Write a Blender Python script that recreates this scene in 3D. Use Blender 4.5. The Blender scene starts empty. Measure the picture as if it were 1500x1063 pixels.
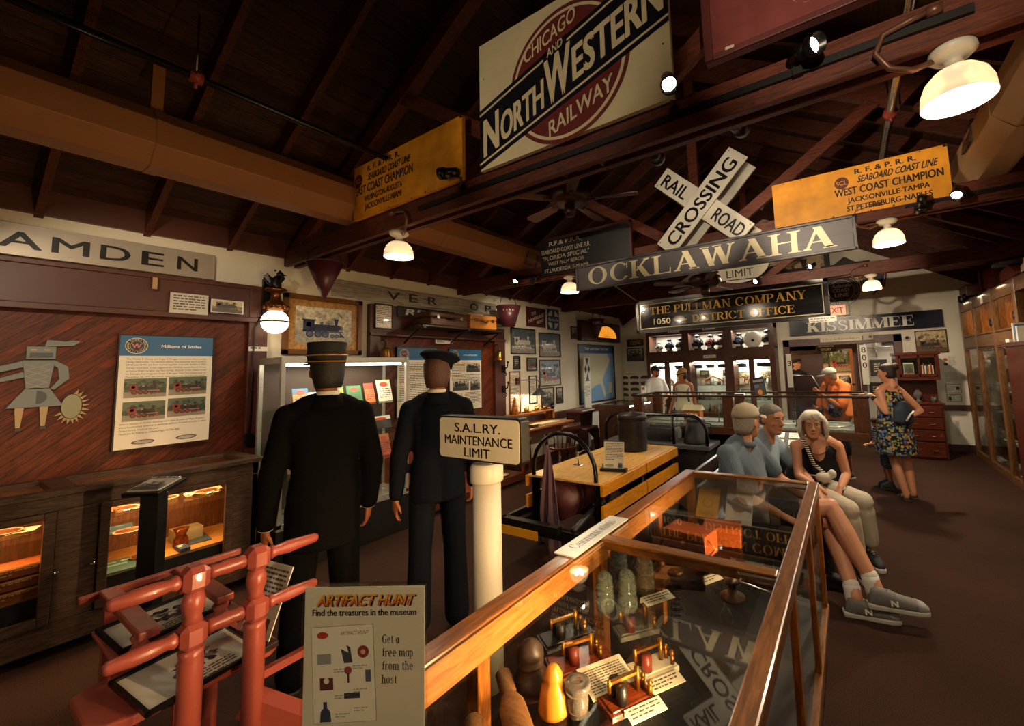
import bpy, bmesh, math, random
from mathutils import Vector, Matrix, noise
R = math.radians
PI = math.pi
rnd = random.Random(7)
SC = bpy.context.scene
COL = SC.collection

# ------------------------------------------------------------------ camera, world, exposure
cam_d = bpy.data.cameras.new('camera')
cam = bpy.data.objects.new('camera', cam_d)
COL.objects.link(cam)
cam_d.sensor_fit = 'HORIZONTAL'
cam_d.sensor_width = 36.0
cam_d.lens = 616.5 * 36 / 1500
cam_d.shift_x = (750 - 850) / 1500
cam_d.shift_y = (480.9 - 531.5) / 1500
cam_d.clip_start = 0.02
_yaw, _pit, _rol = R(32.319), R(5.445), R(-2.015)
_f = Vector((-math.sin(_yaw) * math.cos(_pit), math.cos(_yaw) * math.cos(_pit), math.sin(_pit)))
_r0 = Vector((math.cos(_yaw), math.sin(_yaw), 0))
_u0 = _r0.cross(_f)
_r = _r0 * math.cos(_rol) + _u0 * math.sin(_rol)
_u = _u0 * math.cos(_rol) - _r0 * math.sin(_rol)
EYE = Vector((0, 0, 1.70))
cam.matrix_world = Matrix(((_r.x, _u.x, -_f.x, EYE.x), (_r.y, _u.y, -_f.y, EYE.y), (_r.z, _u.z, -_f.z, EYE.z), (0, 0, 0, 1)))
SC.camera = cam
w = bpy.data.worlds.new('room_ambience')
SC.world = w
w.use_nodes = True
w.node_tree.nodes['Background'].inputs[0].default_value = (1.0, 0.72, 0.45, 1)
w.node_tree.nodes['Background'].inputs[1].default_value = 0.04
SC.view_settings.view_transform = 'Standard'
SC.view_settings.look = 'None'
SC.view_settings.gamma = 1
SC.view_settings.use_curve_mapping = False
SC.view_settings.exposure = 0.35
SC.cycles.max_bounces = 10
SC.cycles.transparent_max_bounces = 24
SC.cycles.caustics_reflective = False
SC.cycles.caustics_refractive = False
SC.cycles.sample_clamp_indirect = 4.0

WARM = (1.0, 0.80, 0.56)
def lamp(name, kind, loc, power, col=WARM, size=0.05, rot=None, to=None, spot=None, sy=None):
    d = bpy.data.lights.new(name, kind)
    d.energy = power
    d.color = col
    if kind == 'AREA':
        d.size = size
        if spot: d.spread = R(spot)
        if sy: d.shape = 'RECTANGLE'; d.size_y = sy
    else:
        d.shadow_soft_size = size
    if spot and kind == 'SPOT': d.spot_size = R(spot); d.spot_blend = 0.6
    o = bpy.data.objects.new(name, d)
    COL.objects.link(o)
    o.location = loc
    if to is not None:
        o.rotation_euler = (Vector(to) - Vector(loc)).to_track_quat('-Z', 'Y').to_euler()
    elif rot: o.rotation_euler = rot
    return o

# ------------------------------------------------------------------ materials
def lin(c):
    if isinstance(c, str):
        c = c.lstrip('#')
        c = [int(c[i:i + 2], 16) / 255 for i in (0, 2, 4)]
    return tuple((x / 12.92 if x <= 0.04045 else ((x + 0.055) / 1.055) ** 2.4) for x in c[:3])
_mats = {}
def _new(key):
    m = bpy.data.materials.new(key)
    m.use_nodes = True
    nt = m.node_tree
    return m, nt, nt.nodes, nt.links, nt.nodes['Principled BSDF']
def mat(col=None, rough=0.5, metal=0.0, bump=0.0, bscale=60, var=0.0, vscale=6, emit=0, spec=0.5, coat=0, sub=0):
    """plain paint / metal / cloth; col None reads the mesh's own face colours"""
    key = ('m', str(col), rough, metal, bump, bscale, var, vscale, emit, spec, coat, sub)
    if key in _mats: return _mats[key]
    m, nt, N, L, b = _new('painted_surface')
    b.inputs['Roughness'].default_value = rough
    b.inputs['Metallic'].default_value = metal
    b.inputs['Specular IOR Level'].default_value = spec
    b.inputs['Coat Weight'].default_value = coat
    if sub:
        b.inputs['Subsurface Weight'].default_value = sub
        b.inputs['Subsurface Scale'].default_value = 0.01
    if col is None:
        a = N.new('ShaderNodeVertexColor'); a.layer_name = 'Col'
        src = a.outputs['Color']
    else:
        rgb = N.new('ShaderNodeRGB'); rgb.outputs[0].default_value = (*lin(col), 1)
        src = rgb.outputs[0]
    if var:
        tc = N.new('ShaderNodeTexCoord')
        nz = N.new('ShaderNodeTexNoise'); nz.inputs['Scale'].default_value = vscale; nz.inputs['Detail'].default_value = 5
        L.new(tc.outputs['Object'], nz.inputs['Vector'])
        mr = N.new('ShaderNodeMapRange'); mr.inputs[1].default_value = 0.3; mr.inputs[2].default_value = 0.7
        mr.inputs[3].default_value = 1 - var; mr.inputs[4].default_value = 1 + var * 0.5
        L.new(nz.outputs[0], mr.inputs[0])
        mx = N.new('ShaderNodeMix'); mx.data_type = 'RGBA'; mx.blend_type = 'MULTIPLY'; mx.inputs[0].default_value = 1
        L.new(src, mx.inputs[6]); L.new(mr.outputs[0], mx.inputs[7])
        src = mx.outputs[2]
    L.new(src, b.inputs['Base Color'])
    if emit:
        L.new(src, b.inputs['Emission Color']); b.inputs['Emission Strength'].default_value = emit
    if bump:
        tc = N.new('ShaderNodeTexCoord')
        nz = N.new('ShaderNodeTexNoise'); nz.inputs['Scale'].default_value = bscale; nz.inputs['Detail'].default_value = 3
        L.new(tc.outputs['Object'], nz.inputs['Vector'])
        bp = N.new('ShaderNodeBump'); bp.inputs['Strength'].default_value = bump; bp.inputs['Distance'].default_value = 0.01
        L.new(nz.outputs[0], bp.inputs['Height']); L.new(bp.outputs[0], b.inputs['Normal'])
    _mats[key] = m
    return m
def wood(c1, c2, axis='x', scale=9, rough=0.4, coat=0.0, bump=0.15, plank=0, pdir='y', diag=0.0):
    """grain runs along axis; plank>0 adds board joints every plank metres across pdir (diag turns the boards)"""
    key = ('w', c1, c2, axis, scale, rough, coat, bump, plank, pdir, diag)
    if key in _mats: return _mats[key]
    m, nt, N, L, b = _new('wood_grain')
    tc = N.new('ShaderNodeTexCoord')
    mp = N.new('ShaderNodeMapping')
    if diag: mp.inputs['Rotation'].default_value = (diag, 0, 0)
    L.new(tc.outputs['Object'], mp.inputs['Vector'])
    base = mp.outputs[0]
    st = N.new('ShaderNodeMapping')
    st.inputs['Scale'].default_value = tuple(1.0 if a == axis else 9.0 for a in 'xyz')
    L.new(base, st.inputs['Vector'])
    nz = N.new('ShaderNodeTexNoise'); nz.inputs['Scale'].default_value = scale; nz.inputs['Detail'].default_value = 6; nz.inputs['Distortion'].default_value = 1.2
    vec = st.outputs[0]
    if plank:
        sp = N.new('ShaderNodeSeparateXYZ'); L.new(base, sp.inputs[0])
        dv = N.new('ShaderNodeMath'); dv.operation = 'DIVIDE'; dv.inputs[1].default_value = plank
        L.new(sp.outputs['xyz'.index(pdir)], dv.inputs[0])
        fl = N.new('ShaderNodeMath'); fl.operation = 'FLOOR'; L.new(dv.outputs[0], fl.inputs[0])
        wn = N.new('ShaderNodeTexWhiteNoise'); wn.noise_dimensions = '1D'; L.new(fl.outputs[0], wn.inputs['W'])
        ad = N.new('ShaderNodeVectorMath'); ad.operation = 'MULTIPLY_ADD'
        ad.inputs[1].default_value = (7, 7, 7); L.new(wn.outputs['Color'], ad.inputs[0]); L.new(st.outputs[0], ad.inputs[2])
        vec = ad.outputs[0]
    L.new(vec, nz.inputs['Vector'])
    cr = N.new('ShaderNodeValToRGB')
    cr.color_ramp.elements[0].position = 0.3; cr.color_ramp.elements[1].position = 0.72
    cr.color_ramp.elements[0].color = (*lin(c1), 1); cr.color_ramp.elements[1].color = (*lin(c2), 1)
    L.new(nz.outputs[0], cr.inputs[0])
    out = cr.outputs[0]
    if plank:
        mr = N.new('ShaderNodeMapRange'); mr.inputs[3].default_value = 0.6; mr.inputs[4].default_value = 1.15
        L.new(wn.outputs['Value'], mr.inputs[0])
        fr = N.new('ShaderNodeMath'); fr.operation = 'FRACT'; L.new(dv.outputs[0], fr.inputs[0])
        lt = N.new('ShaderNodeMath'); lt.operation = 'GREATER_THAN'; lt.inputs[1].default_value = 0.05; L.new(fr.outputs[0], lt.inputs[0])
        mu = N.new('ShaderNodeMath'); mu.operation = 'MULTIPLY'; L.new(mr.outputs[0], mu.inputs[0]); L.new(lt.outputs[0], mu.inputs[1])
        mx = N.new('ShaderNodeMix'); mx.data_type = 'RGBA'; mx.blend_type = 'MULTIPLY'; mx.inputs[0].default_value = 1
        L.new(out, mx.inputs[6]); L.new(mu.outputs[0], mx.inputs[7])
        out = mx.outputs[2]
    L.new(out, b.inputs['Base Color'])
    b.inputs['Roughness'].default_value = rough
    b.inputs['Specular IOR Level'].default_value = 0.28
    b.inputs['Coat Weight'].default_value = coat
    b.inputs['Coat Roughness'].default_value = 0.15
    if bump:
        bp = N.new('ShaderNodeBump'); bp.inputs['Strength'].default_value = bump; bp.inputs['Distance'].default_value = 0.005
        L.new(nz.outputs[0], bp.inputs['Height']); L.new(bp.outputs[0], b.inputs['Normal'])
    _mats[key] = m
    return m
def pane(refl=1.0, tint=(0.97, 0.98, 0.97)):
    """thin sheet of window glass"""
    key = ('g', refl, tint)
    if key in _mats: return _mats[key]
    m, nt, N, L, b = _new('sheet_glass')
    N.remove(b)
    t = N.new('ShaderNodeBsdfTransparent'); t.inputs[0].default_value = (*tint, 1)
    g = N.new('ShaderNodeBsdfGlossy'); g.inputs['Roughness'].default_value = 0.0
    fr = N.new('ShaderNodeFresnel')
    ge = N.new('ShaderNodeNewGeometry'); io = N.new('ShaderNodeMath'); io.operation = 'MULTIPLY_ADD'
    io.inputs[1].default_value = 1 / 1.5 - 1.5; io.inputs[2].default_value = 1.5      # same reflectance from either face of the sheet
    L.new(ge.outputs['Backfacing'], io.inputs[0]); L.new(io.outputs[0], fr.inputs[0])
    mu = N.new('ShaderNodeMath'); mu.operation = 'MULTIPLY'; mu.inputs[1].default_value = refl; mu.use_clamp = True
    L.new(fr.outputs[0], mu.inputs[0])
    mx = N.new('ShaderNodeMixShader')
    L.new(mu.outputs[0], mx.inputs[0]); L.new(t.outputs[0], mx.inputs[1]); L.new(g.outputs[0], mx.inputs[2])
    L.new(mx.outputs[0], N['Material Output'].inputs[0])
    _mats[key] = m
    return m
def solid_glass(col, rough=0.0, ior=1.45, trans=.88):
    key = ('sg', col, rough, trans)
    if key in _mats: return _mats[key]
    m, nt, N, L, b = _new('cast_glass')
    b.inputs['Base Color'].default_value = (*lin(col), 1)
    b.inputs['Transmission Weight'].default_value = trans
    b.inputs['Roughness'].default_value = rough
    b.inputs['IOR'].default_value = ior
    _mats[key] = m
    return m
def carpet():
    m, nt, N, L, b = _new('carpet')
    tc = N.new('ShaderNodeTexCoord')
    n1 = N.new('ShaderNodeTexNoise'); n1.inputs['Scale'].default_value = 220; n1.inputs['Detail'].default_value = 2
    n2 = N.new('ShaderNodeTexNoise'); n2.inputs['Scale'].default_value = 1.3; n2.inputs['Detail'].default_value = 4
    for n in (n1, n2): L.new(tc.outputs['Object'], n.inputs['Vector'])
    cr = N.new('ShaderNodeValToRGB'); e = cr.color_ramp.elements
    e[0].position = 0.32; e[1].position = 0.7
    e[0].color = (*lin('#20140f'), 1); e[1].color = (*lin('#452c22'), 1)
    L.new(n1.outputs[0], cr.inputs[0])
    mr = N.new('ShaderNodeMapRange'); mr.inputs[1].default_value = .3; mr.inputs[2].default_value = .7; mr.inputs[3].default_value = 0.75; mr.inputs[4].default_value = 1.15
    L.new(n2.outputs[0], mr.inputs[0])
    mx = N.new('ShaderNodeMix'); mx.data_type = 'RGBA'; mx.blend_type = 'MULTIPLY'; mx.inputs[0].default_value = 1
    L.new(cr.outputs[0], mx.inputs[6]); L.new(mr.outputs[0], mx.inputs[7]); L.new(mx.outputs[2], b.inputs['Base Color'])
    b.inputs['Roughness'].default_value = 0.95; b.inputs['Specular IOR Level'].default_value = 0.1
    bp = N.new('ShaderNodeBump'); bp.inputs['Strength'].default_value = 0.5; bp.inputs['Distance'].default_value = 0.004
    L.new(n1.outputs[0], bp.inputs['Height']); L.new(bp.outputs[0], b.inputs['Normal'])
    return m
def pattern(cols, scale=30, rough=0.8, kind='cells', axis=2, soft=False):
    """cloth print: irregular cells (flowers), or bands along an axis"""
    m, nt, N, L, b = _new('printed_cloth')
    tc = N.new('ShaderNodeTexCoord')
    cr = N.new('ShaderNodeValToRGB'); cr.color_ramp.interpolation = 'LINEAR' if soft else 'CONSTANT'
    while len(cr.color_ramp.elements) < len(cols): cr.color_ramp.elements.new(0.5)
    for i, c in enumerate(cols):
        cr.color_ramp.elements[i].position = i / len(cols); cr.color_ramp.elements[i].color = (*lin(c), 1)
    if kind == 'cells':
        v = N.new('ShaderNodeTexVoronoi'); v.inputs['Scale'].default_value = scale; v.inputs['Randomness'].default_value = 1
        L.new(tc.outputs['Object'], v.inputs['Vector'])
        wn = N.new('ShaderNodeSeparateColor'); L.new(v.outputs['Color'], wn.inputs[0]); L.new(wn.outputs[0], cr.inputs[0])
        gt = N.new('ShaderNodeMath'); gt.operation = 'LESS_THAN'; gt.inputs[1].default_value = 0.62; L.new(v.outputs['Distance'], gt.inputs[0])
        mx = N.new('ShaderNodeMix'); mx.data_type = 'RGBA'; mx.inputs[6].default_value = (*lin(cols[0]), 1)
        L.new(gt.outputs[0], mx.inputs[0]); L.new(cr.outputs[0], mx.inputs[7]); L.new(mx.outputs[2], b.inputs['Base Color'])
    elif kind == 'noise':
        v = N.new('ShaderNodeTexNoise'); v.inputs['Scale'].default_value = scale; v.inputs['Detail'].default_value = 4
        L.new(tc.outputs['Object'], v.inputs['Vector'])
        mr = N.new('ShaderNodeMapRange'); mr.inputs[1].default_value = .3; mr.inputs[2].default_value = .7
        L.new(v.outputs[0], mr.inputs[0]); L.new(mr.outputs[0], cr.inputs[0]); L.new(cr.outputs[0], b.inputs['Base Color'])
    else:
        sp = N.new('ShaderNodeSeparateXYZ'); L.new(tc.outputs['Object'], sp.inputs[0])
        mu = N.new('ShaderNodeMath'); mu.operation = 'MULTIPLY'; mu.inputs[1].default_value = scale; L.new(sp.outputs[axis], mu.inputs[0])
        fr = N.new('ShaderNodeMath'); fr.operation = 'FRACT'; L.new(mu.outputs[0], fr.inputs[0]); L.new(fr.outputs[0], cr.inputs[0])
        L.new(cr.outputs[0], b.inputs['Base Color'])
    b.inputs['Roughness'].default_value = rough; b.inputs['Specular IOR Level'].default_value = 0.2
    return m
def brushed(col='#8f8a82', rough=0.32, sc=(2, 2, 90)):
    key = ('br', col, rough, sc)
    if key in _mats: return _mats[key]
    m, nt, N, L, b = _new('brushed_metal')
    tc = N.new('ShaderNodeTexCoord'); mp = N.new('ShaderNodeMapping'); mp.inputs['Scale'].default_value = sc
    L.new(tc.outputs['Object'], mp.inputs[0])
    nz = N.new('ShaderNodeTexNoise'); nz.inputs['Scale'].default_value = 3; nz.inputs['Detail'].default_value = 5; L.new(mp.outputs[0], nz.inputs['Vector'])
    mr = N.new('ShaderNodeMapRange'); mr.inputs[1].default_value = .3; mr.inputs[2].default_value = .7; mr.inputs[3].default_value = rough * .88; mr.inputs[4].default_value = rough * 1.15
    L.new(nz.outputs[0], mr.inputs[0]); L.new(mr.outputs[0], b.inputs['Roughness'])
    b.inputs['Base Color'].default_value = (*lin(col), 1); b.inputs['Metallic'].default_value = 0.6
    _mats[key] = m
    return m
PAINT = mat(None, 0.55)
GLOSS = mat(None, 0.25)
MATTE = mat(None, 0.9, spec=0.1)
GLASS = pane()
BLACK = mat('#0b0a0a', 0.4)
BLACKM = mat('#151312', 0.35, 0.3)
IRON = mat('#1c1a19', 0.45, 0.6, bump=0.1)
BRASS = mat('#b08a45', 0.28, 1.0)
STEEL = mat('#b9b6b0', 0.22, 1.0)
CHROME = mat('#d8d6d2', 0.08, 1.0)
WHITE = mat('#e6e1d3', 0.6)
GLOW = {}
def glow(col, s):
    k = (col, s)
    if k not in GLOW:
        m, nt, N, L, b = _new('lit_lamp_glass')
        b.inputs['Base Color'].default_value = (*lin(col), 1)
        b.inputs['Emission Color'].default_value = (*lin(col), 1)
        b.inputs['Emission Strength'].default_value = s
        b.inputs['Roughness'].default_value = 0.3
        GLOW[k] = m
    return GLOW[k]

# ------------------------------------------------------------------ mesh builder
def frame_to(a, b):
    """matrix whose z axis runs from a to b"""
    a, b = Vector(a), Vector(b)
    q = (b - a).to_track_quat('Z', 'Y')
    return Matrix.Translation(a) @ q.to_matrix().to_4x4()
class MB:
    def __init__(s, col=(1, 1, 1)):
        s.v = []; s.f = []; s.c = []; s.sm = []; s.col = col; s.M = None
    def add(s, vs, fs, col=None, smooth=False, M=None):
        o = len(s.v)
        c = lin(col if col is not None else s.col)
        T = M if s.M is None else (s.M @ M if M is not None else s.M)
        s.v.extend([tuple(T @ Vector(v)) if T is not None else tuple(v) for v in vs])
        for f in fs:
            s.f.append([i + o for i in f]); s.c.append(c); s.sm.append(smooth)
        return s
    def bx(s, x0, x1, y0, y1, z0, z1, col=None, M=None):
        v = [(x, y, z) for z in (z0, z1) for x, y in ((x0, y0), (x1, y0), (x1, y1), (x0, y1))]
        return s.add(v, [(3, 2, 1, 0), (4, 5, 6, 7), (0, 1, 5, 4), (1, 2, 6, 5), (2, 3, 7, 6), (3, 0, 4, 7)], col, False, M)
    def bar(s, a, b, wx, wy, col=None, roll=0):
        a, b = Vector(a), Vector(b)
        M = frame_to(a, b) @ Matrix.Rotation(roll, 4, 'Z')
        return s.bx(-wx / 2, wx / 2, -wy / 2, wy / 2, 0, (b - a).length, col, M)
    def lathe(s, prof, M=None, n=20, col=None, smooth=True, a0=0, a1=2 * PI):
        full = abs(a1 - a0 - 2 * PI) < 1e-6
        k = n if full else n + 1
        vs = []
        for r, z in prof:
            for i in range(k):
                a = a0 + (a1 - a0) * i / n
                vs.append((r * math.cos(a), r * math.sin(a), z))
        fs = []
        for j in range(len(prof) - 1):
            for i in range(n):
                p, q = j * k + i, j * k + (i + 1) % k
                fs.append((p, q, q + k, p + k))
        if full:
            if prof[0][0] > 1e-5: fs.append(tuple(range(k))[::-1])
            if prof[-1][0] > 1e-5: fs.append(tuple((len(prof) - 1) * k + i for i in range(k)))
        return s.add(vs, fs, col, smooth, M)
    def cyl(s, a, b, r0, r1=None, n=16, col=None, smooth=True):
        L = (Vector(b) - Vector(a)).length
        r1 = r0 if r1 is None else r1
        return s.lathe([(r0, 0), (r1, L)], frame_to(a, b), n, col, smooth)
    def ball(s, c, rx, ry=None, rz=None, n=14, col=None, M=None):
        ry = ry or rx; rz = rz or rx
        T = Matrix.Translation(c) @ Matrix.Diagonal((rx, ry, rz, 1))
        if M is not None: T = M @ T
        k = max(6, n // 2)
        return s.lathe([(max(1e-6, math.sin(PI * i / k)), -math.cos(PI * i / k)) for i in range(k + 1)], T, n, col)
    def tube(s, pts, r, n=8, col=None, closed=False, M=None):
        pts = [Vector(p) for p in pts]
        m = len(pts)
        rr = r if isinstance(r, (list, tuple)) else [r] * m
        vs = []; fs = []
        up = None
        for i, p in enumerate(pts):
            a = pts[(i - 1) % m] if (closed or i > 0) else p
            b = pts[(i + 1) % m] if (closed or i < m - 1) else p
            t = (b - a).normalized()
            if up is None:
                up = Vector((0, 0, 1)) if abs(t.z) < 0.9 else Vector((1, 0, 0))
            x = t.cross(up).normalized(); up = x.cross(t).normalized()
            for j in range(n):
                g = 2 * PI * j / n
                vs.append(p + (x * math.cos(g) + up * math.sin(g)) * rr[i])
        for i in range(m if closed else m - 1):
            for j in range(n):
                a, b = i * n + j, i * n + (j + 1) % n
                c, d = ((i + 1) % m) * n + (j + 1) % n, ((i + 1) % m) * n + j
                fs.append((a, b, c, d))
        if not closed:
            fs.append(tuple(range(n))[::-1]); fs.append(tuple((m - 1) * n + j for j in range(n)))
        return s.add(vs, fs, col, True, M)
    def prism(s, poly, z0, z1, M=None, col=None):
        n = len(poly)
        vs = [(x, y, z0) for x, y in poly] + [(x, y, z1) for x, y in poly]
        fs = [tuple(range(n))[::-1], tuple(range(n, 2 * n))] + [(i, (i + 1) % n, n + (i + 1) % n, n + i) for i in range(n)]
        return s.add(vs, fs, col, False, M)
    def flat(s, poly, z=0, M=None, col=None):
        return s.add([(x, y, z) for x, y in poly], [tuple(range(len(poly)))], col, False, M)
    def rect(s, x0, y0, x1, y1, z=0, M=None, col=None):
        return s.flat([(x0, y0), (x1, y0), (x1, y1), (x0, y1)], z, M, col)
    def loft(s, secs, n=16, col=None, M=None, caps=True, power=2.0):
        """secs: (centre, rx, ry, xdir) rings joined in order"""
        vs = []; fs = []
        for c, rx, ry, xd, yd in secs:
            for j in range(n):
                a = 2 * PI * j / n
                ca, sa = math.cos(a), math.sin(a)
                e = 2 / power
                vs.append(Vector(c) + Vector(xd) * rx * math.copysign(abs(ca) ** e, ca) + Vector(yd) * ry * math.copysign(abs(sa) ** e, sa))
        for i in range(len(secs) - 1):
            for j in range(n):
                a, b = i * n + j, i * n + (j + 1) % n
                fs.append((a, b, b + n, a + n))
        if caps:
            fs.append(tuple(range(n))[::-1]); fs.append(tuple((len(secs) - 1) * n + j for j in range(n)))
        return s.add(vs, fs, col, True, M)
    def text(s, body, M, h, col='#000000', width=None, align='c', bold=0.0, shear=0.0, z=0.0008, font='sans', gap=0.0):
        """flat lettering: cap height h, baseline at M's origin, squeezed to width if given"""
        vs, fs, x0, x1 = letters(body, bold, font, gap)
        if not vs: return s
        W = (x1 - x0) * h
        sx = 1.0
        if width: sx = width / W
        off = {'c': -(x0 + x1) / 2, 'l': -x0, 'r': -x1}[align]
        v2 = [((v[0] + off) * h * sx + v[1] * h * shear, v[1] * h, z + (v[2] if len(v) > 2 else 0)) for v in vs]
        return s.add(v2, fs, col, False, M)
    def lines(s, M, x0, y1, w, n, lh, col='#3a3a3a', seed=1, fill=0.45, z=0.0008):
        """rows of print too small to read"""
        q = random.Random(seed)
        for i in range(n):
            y = y1 - i * lh
            x = x0
            end = x0 + w * (1 if i < n - 1 else q.uniform(.4, .8))
            while x < end - lh * .3:
                ww = min(q.uniform(.8, 3.2) * lh * .6, end - x)
                s.rect(x, y - lh * fill, x + ww, y, z, M, col)
                x += ww + lh * .3
        return s
_txt = {}
def letters(body, bold, font, gap=0.0):
    k = (body, bold, font, gap)
    if k in _txt: return _txt[k]
    if font == 'serif':
        out = serif(body, bold)
    else:
        cu = bpy.data.curves.new('lettering', 'FONT')
        cu.body = body; cu.size = 1.0; cu.resolution_u = 3
        cu.space_character = 1.0 + gap
        o = bpy.data.objects.new('lettering', cu)
        me = o.to_mesh()
        cap = 0.729
        vs = [(v.co.x / cap, v.co.y / cap) for v in me.vertices]
        fs = [tuple(p.vertices) for p in me.polygons]
        o.to_mesh_clear()
        bpy.data.objects.remove(o); bpy.data.curves.remove(cu)
        if bold:      # heavier strokes: the outline laid down three times, slightly apart
            n = len(vs); o3 = [(-bold, -bold * .4), (bold, -bold * .4), (-bold, bold * .4), (bold, bold * .4)]
            vs = [(x + dx, y + dy, k * .0003) for k, (dx, dy) in enumerate(o3) for x, y in vs]; fs = [tuple(i + k * n for i in f) for k in range(4) for f in fs]
        xs = [v[0] for v in vs] or [0, 0]
        out = (vs, fs, min(xs), max(xs))
    _txt[k] = out
    return out
def serif(body, bold):
    """roman capitals drawn from stems, hairlines, bowls and bracketed serifs"""
    vs = []; fs = []
    T, t = 0.17 + bold, 0.055 + bold * .3
    x = 0.0
    def poly(p):
        o = len(vs); k = len(fs) % 5 * .00012; vs.extend((x_, y_, k) for x_, y_ in p); fs.append(tuple(range(o, o + len(p))))
    def ring(cx, cy, rx, ry, a0=0, a1=360, tx=None, ty=None):
        tx = T if tx is None else tx; ty = t if ty is None else ty
        n = max(4, int(abs(a1 - a0) / 12))
        P = []
        for i in range(n + 1):
            a = R(a0 + (a1 - a0) * i / n)
            P.append(((cx + rx * math.cos(a), cy + ry * math.sin(a)), (cx + (rx - tx) * math.cos(a), cy + (ry - ty) * math.sin(a))))
        for i in range(n): poly([P[i][0], P[i + 1][0], P[i + 1][1], P[i][1]])
    def sf(cx, y, wd, up):
        d = 1 if up else -1
        poly([(cx - wd / 2, y), (cx + wd / 2, y), (cx + wd / 2, y + d * .035), (cx - wd / 2, y + d * .035)])
        poly([(cx - wd / 2, y + d * .035), (cx + wd / 2, y + d * .035), (cx + wd * .2, y + d * .085), (cx - wd * .2, y + d * .085)])
    def stem(x0, wd=None, y0=0.0, y1=1.0, bot=True, top=True):
        wd = wd or T
        poly([(x0, y0), (x0 + wd, y0), (x0 + wd, y1), (x0, y1)])
        if bot: sf(x0 + wd / 2, y0, wd + .2, True)
        if top: sf(x0 + wd / 2, y1, wd + .2, False)
    def dg(xa, ya, xb, yb, wd):
        poly([(xa - wd / 2, ya), (xa + wd / 2, ya), (xb + wd / 2, yb), (xb - wd / 2, yb)])
    def hb(xa, xb, y, th=None, tick=0):
        th = th or t
        poly([(xa, y), (xb, y), (xb, y + th), (xa, y + th)])
        if tick: poly([(xb - .05, y), (xb, y), (xb, y + tick), (xb - .02, y + tick)])
    for ch in body:
        a = x + .08
        if ch == ' ': x += .38; continue
        if ch == 'I': stem(a); wd = T
        elif ch == 'H': stem(a); stem(a + .55); hb(a + T, a + .55, .5); wd = .55 + T
        elif ch == 'L': stem(a); hb(a + T, a + .62, 0, t, .3); wd = .62
        elif ch == 'E':
            stem(a); hb(a + T, a + .6, 0, t, .28); hb(a + T, a + .58, 1 - t, t, -.22); hb(a + T, a + .45, .5); poly([(a + .42, .38), (a + .45, .38), (a + .45, .68), (a + .42, .68)]); wd = .6
        elif ch == 'F':
            stem(a); hb(a + T, a + .58, 1 - t, t, -.25); hb(a + T, a + .43, .5); poly([(a + .4, .38), (a + .43, .38), (a + .43, .68), (a + .4, .68)]); wd = .58
        elif ch == 'T':
            stem(a + .27, top=False); hb(a, a + .54 + T, 1 - t); wd = .54 + T
            for q in (a, a + .5 + T): poly([(q, .74), (q + .04, .74), (q + .04, 1), (q, 1)])
        elif ch == 'K':
            stem(a); dg(a + T + .02, .38, a + .6, 1, .09); dg(a + .62, 0, a + .32, .62, T + .06); sf(a + .6, 1, .24, False); sf(a + .64, 0, .3, True); wd = .76
        elif ch == 'A':
            dg(a + .1, 0, a + .42, 1, .09); dg(a + .7, 0, a + .40, 1, T + .05); hb(a + .2, a + .6, .3); sf(a + .1, 0, .24, True); sf(a + .7, 0, .36, True); wd = .84
        elif ch == 'W':
            dg(a + .32, 0, a + .1, 1, T + .03); dg(a + .32, 0, a + .55, 1, .08); dg(a + .78, 0, a + .52, 1, T + .03); dg(a + .78, 0, a + .98, 1, .08)
            sf(a + .1, 1, .32, False); sf(a + .52, 1, .3, False); sf(a + .98, 1, .24, False); wd = 1.08
        elif ch == 'V' : dg(a + .4, 0, a + .12, 1, T + .04); dg(a + .4, 0, a + .68, 1, .08); sf(a + .12, 1, .34, False); sf(a + .68, 1, .24, False); wd = .78
        elif ch == 'Y':
            stem(a + .28, y1=.5, top=False); dg(a + .36, .42, a + .1, 1, T); dg(a + .37, .42, a + .64, 1, .08); sf(a + .1, 1, .32, False); sf(a + .64, 1, .24, False); wd = .74
        elif ch == 'M':
            stem(a + .02, .07); stem(a + .68); dg(a + .4, 0, a + .1, 1, T); dg(a + .4, 0, a + .74, 1, .08); wd = .87
        elif ch == 'N':
            stem(a + .04, .07); stem(a + .62, .07); dg(a + .62, 0, a + .1, 1, T); wd = .72
        elif ch == 'U':
            stem(a, y0=.3, bot=False); stem(a + .54, .07, y0=.3, bot=False); ring(a + .305, .32, .305, .32, 180, 360, T * .8, .08); wd = .64
        elif ch in 'PR':
            stem(a); ring(a + .3, .73, .32, .27, -90, 90); hb(a + T, a + .32, 1 - t); hb(a + T, a + .32, .46)
            wd = .62
            if ch == 'R': dg(a + .62, 0, a + .36, .5, T + .04); sf(a + .66, 0, .24, True); wd = .76
        elif ch == 'D':
            stem(a); ring(a + .28, .5, .44, .5, -90, 90); hb(a + T, a + .3, 1 - t); hb(a + T, a + .3, 0); wd = .72
        elif ch == 'B':
            stem(a); ring(a + .28, .74, .3, .26, -90, 90); ring(a + .28, .27, .34, .27, -90, 90); hb(a + T, a + .3, 1 - t); hb(a + T, a + .3, 0); wd = .62
        elif ch in 'O0Q': ring(a + .42, .5, .42, .52) if ch != '0' else ring(a + .3, .5, .3, .52); wd = .84 if ch != '0' else .6
        elif ch == 'C':
            ring(a + .42, .5, .42, .52, 40, 325); poly([(a + .7, .64), (a + .75, .64), (a + .75, .98), (a + .72, .98)]); wd = .78
        elif ch == 'G':
            ring(a + .42, .5, .42, .52, 40, 300); stem(a + .6, .13, 0.06, .42, bot=False); wd = .8
        elif ch == 'S':
            ring(a + .29, .75, .26, .265, 30, 270, .12, .08); ring(a + .29, .26, .29, .275, -150, 90, .13, .08)
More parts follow.
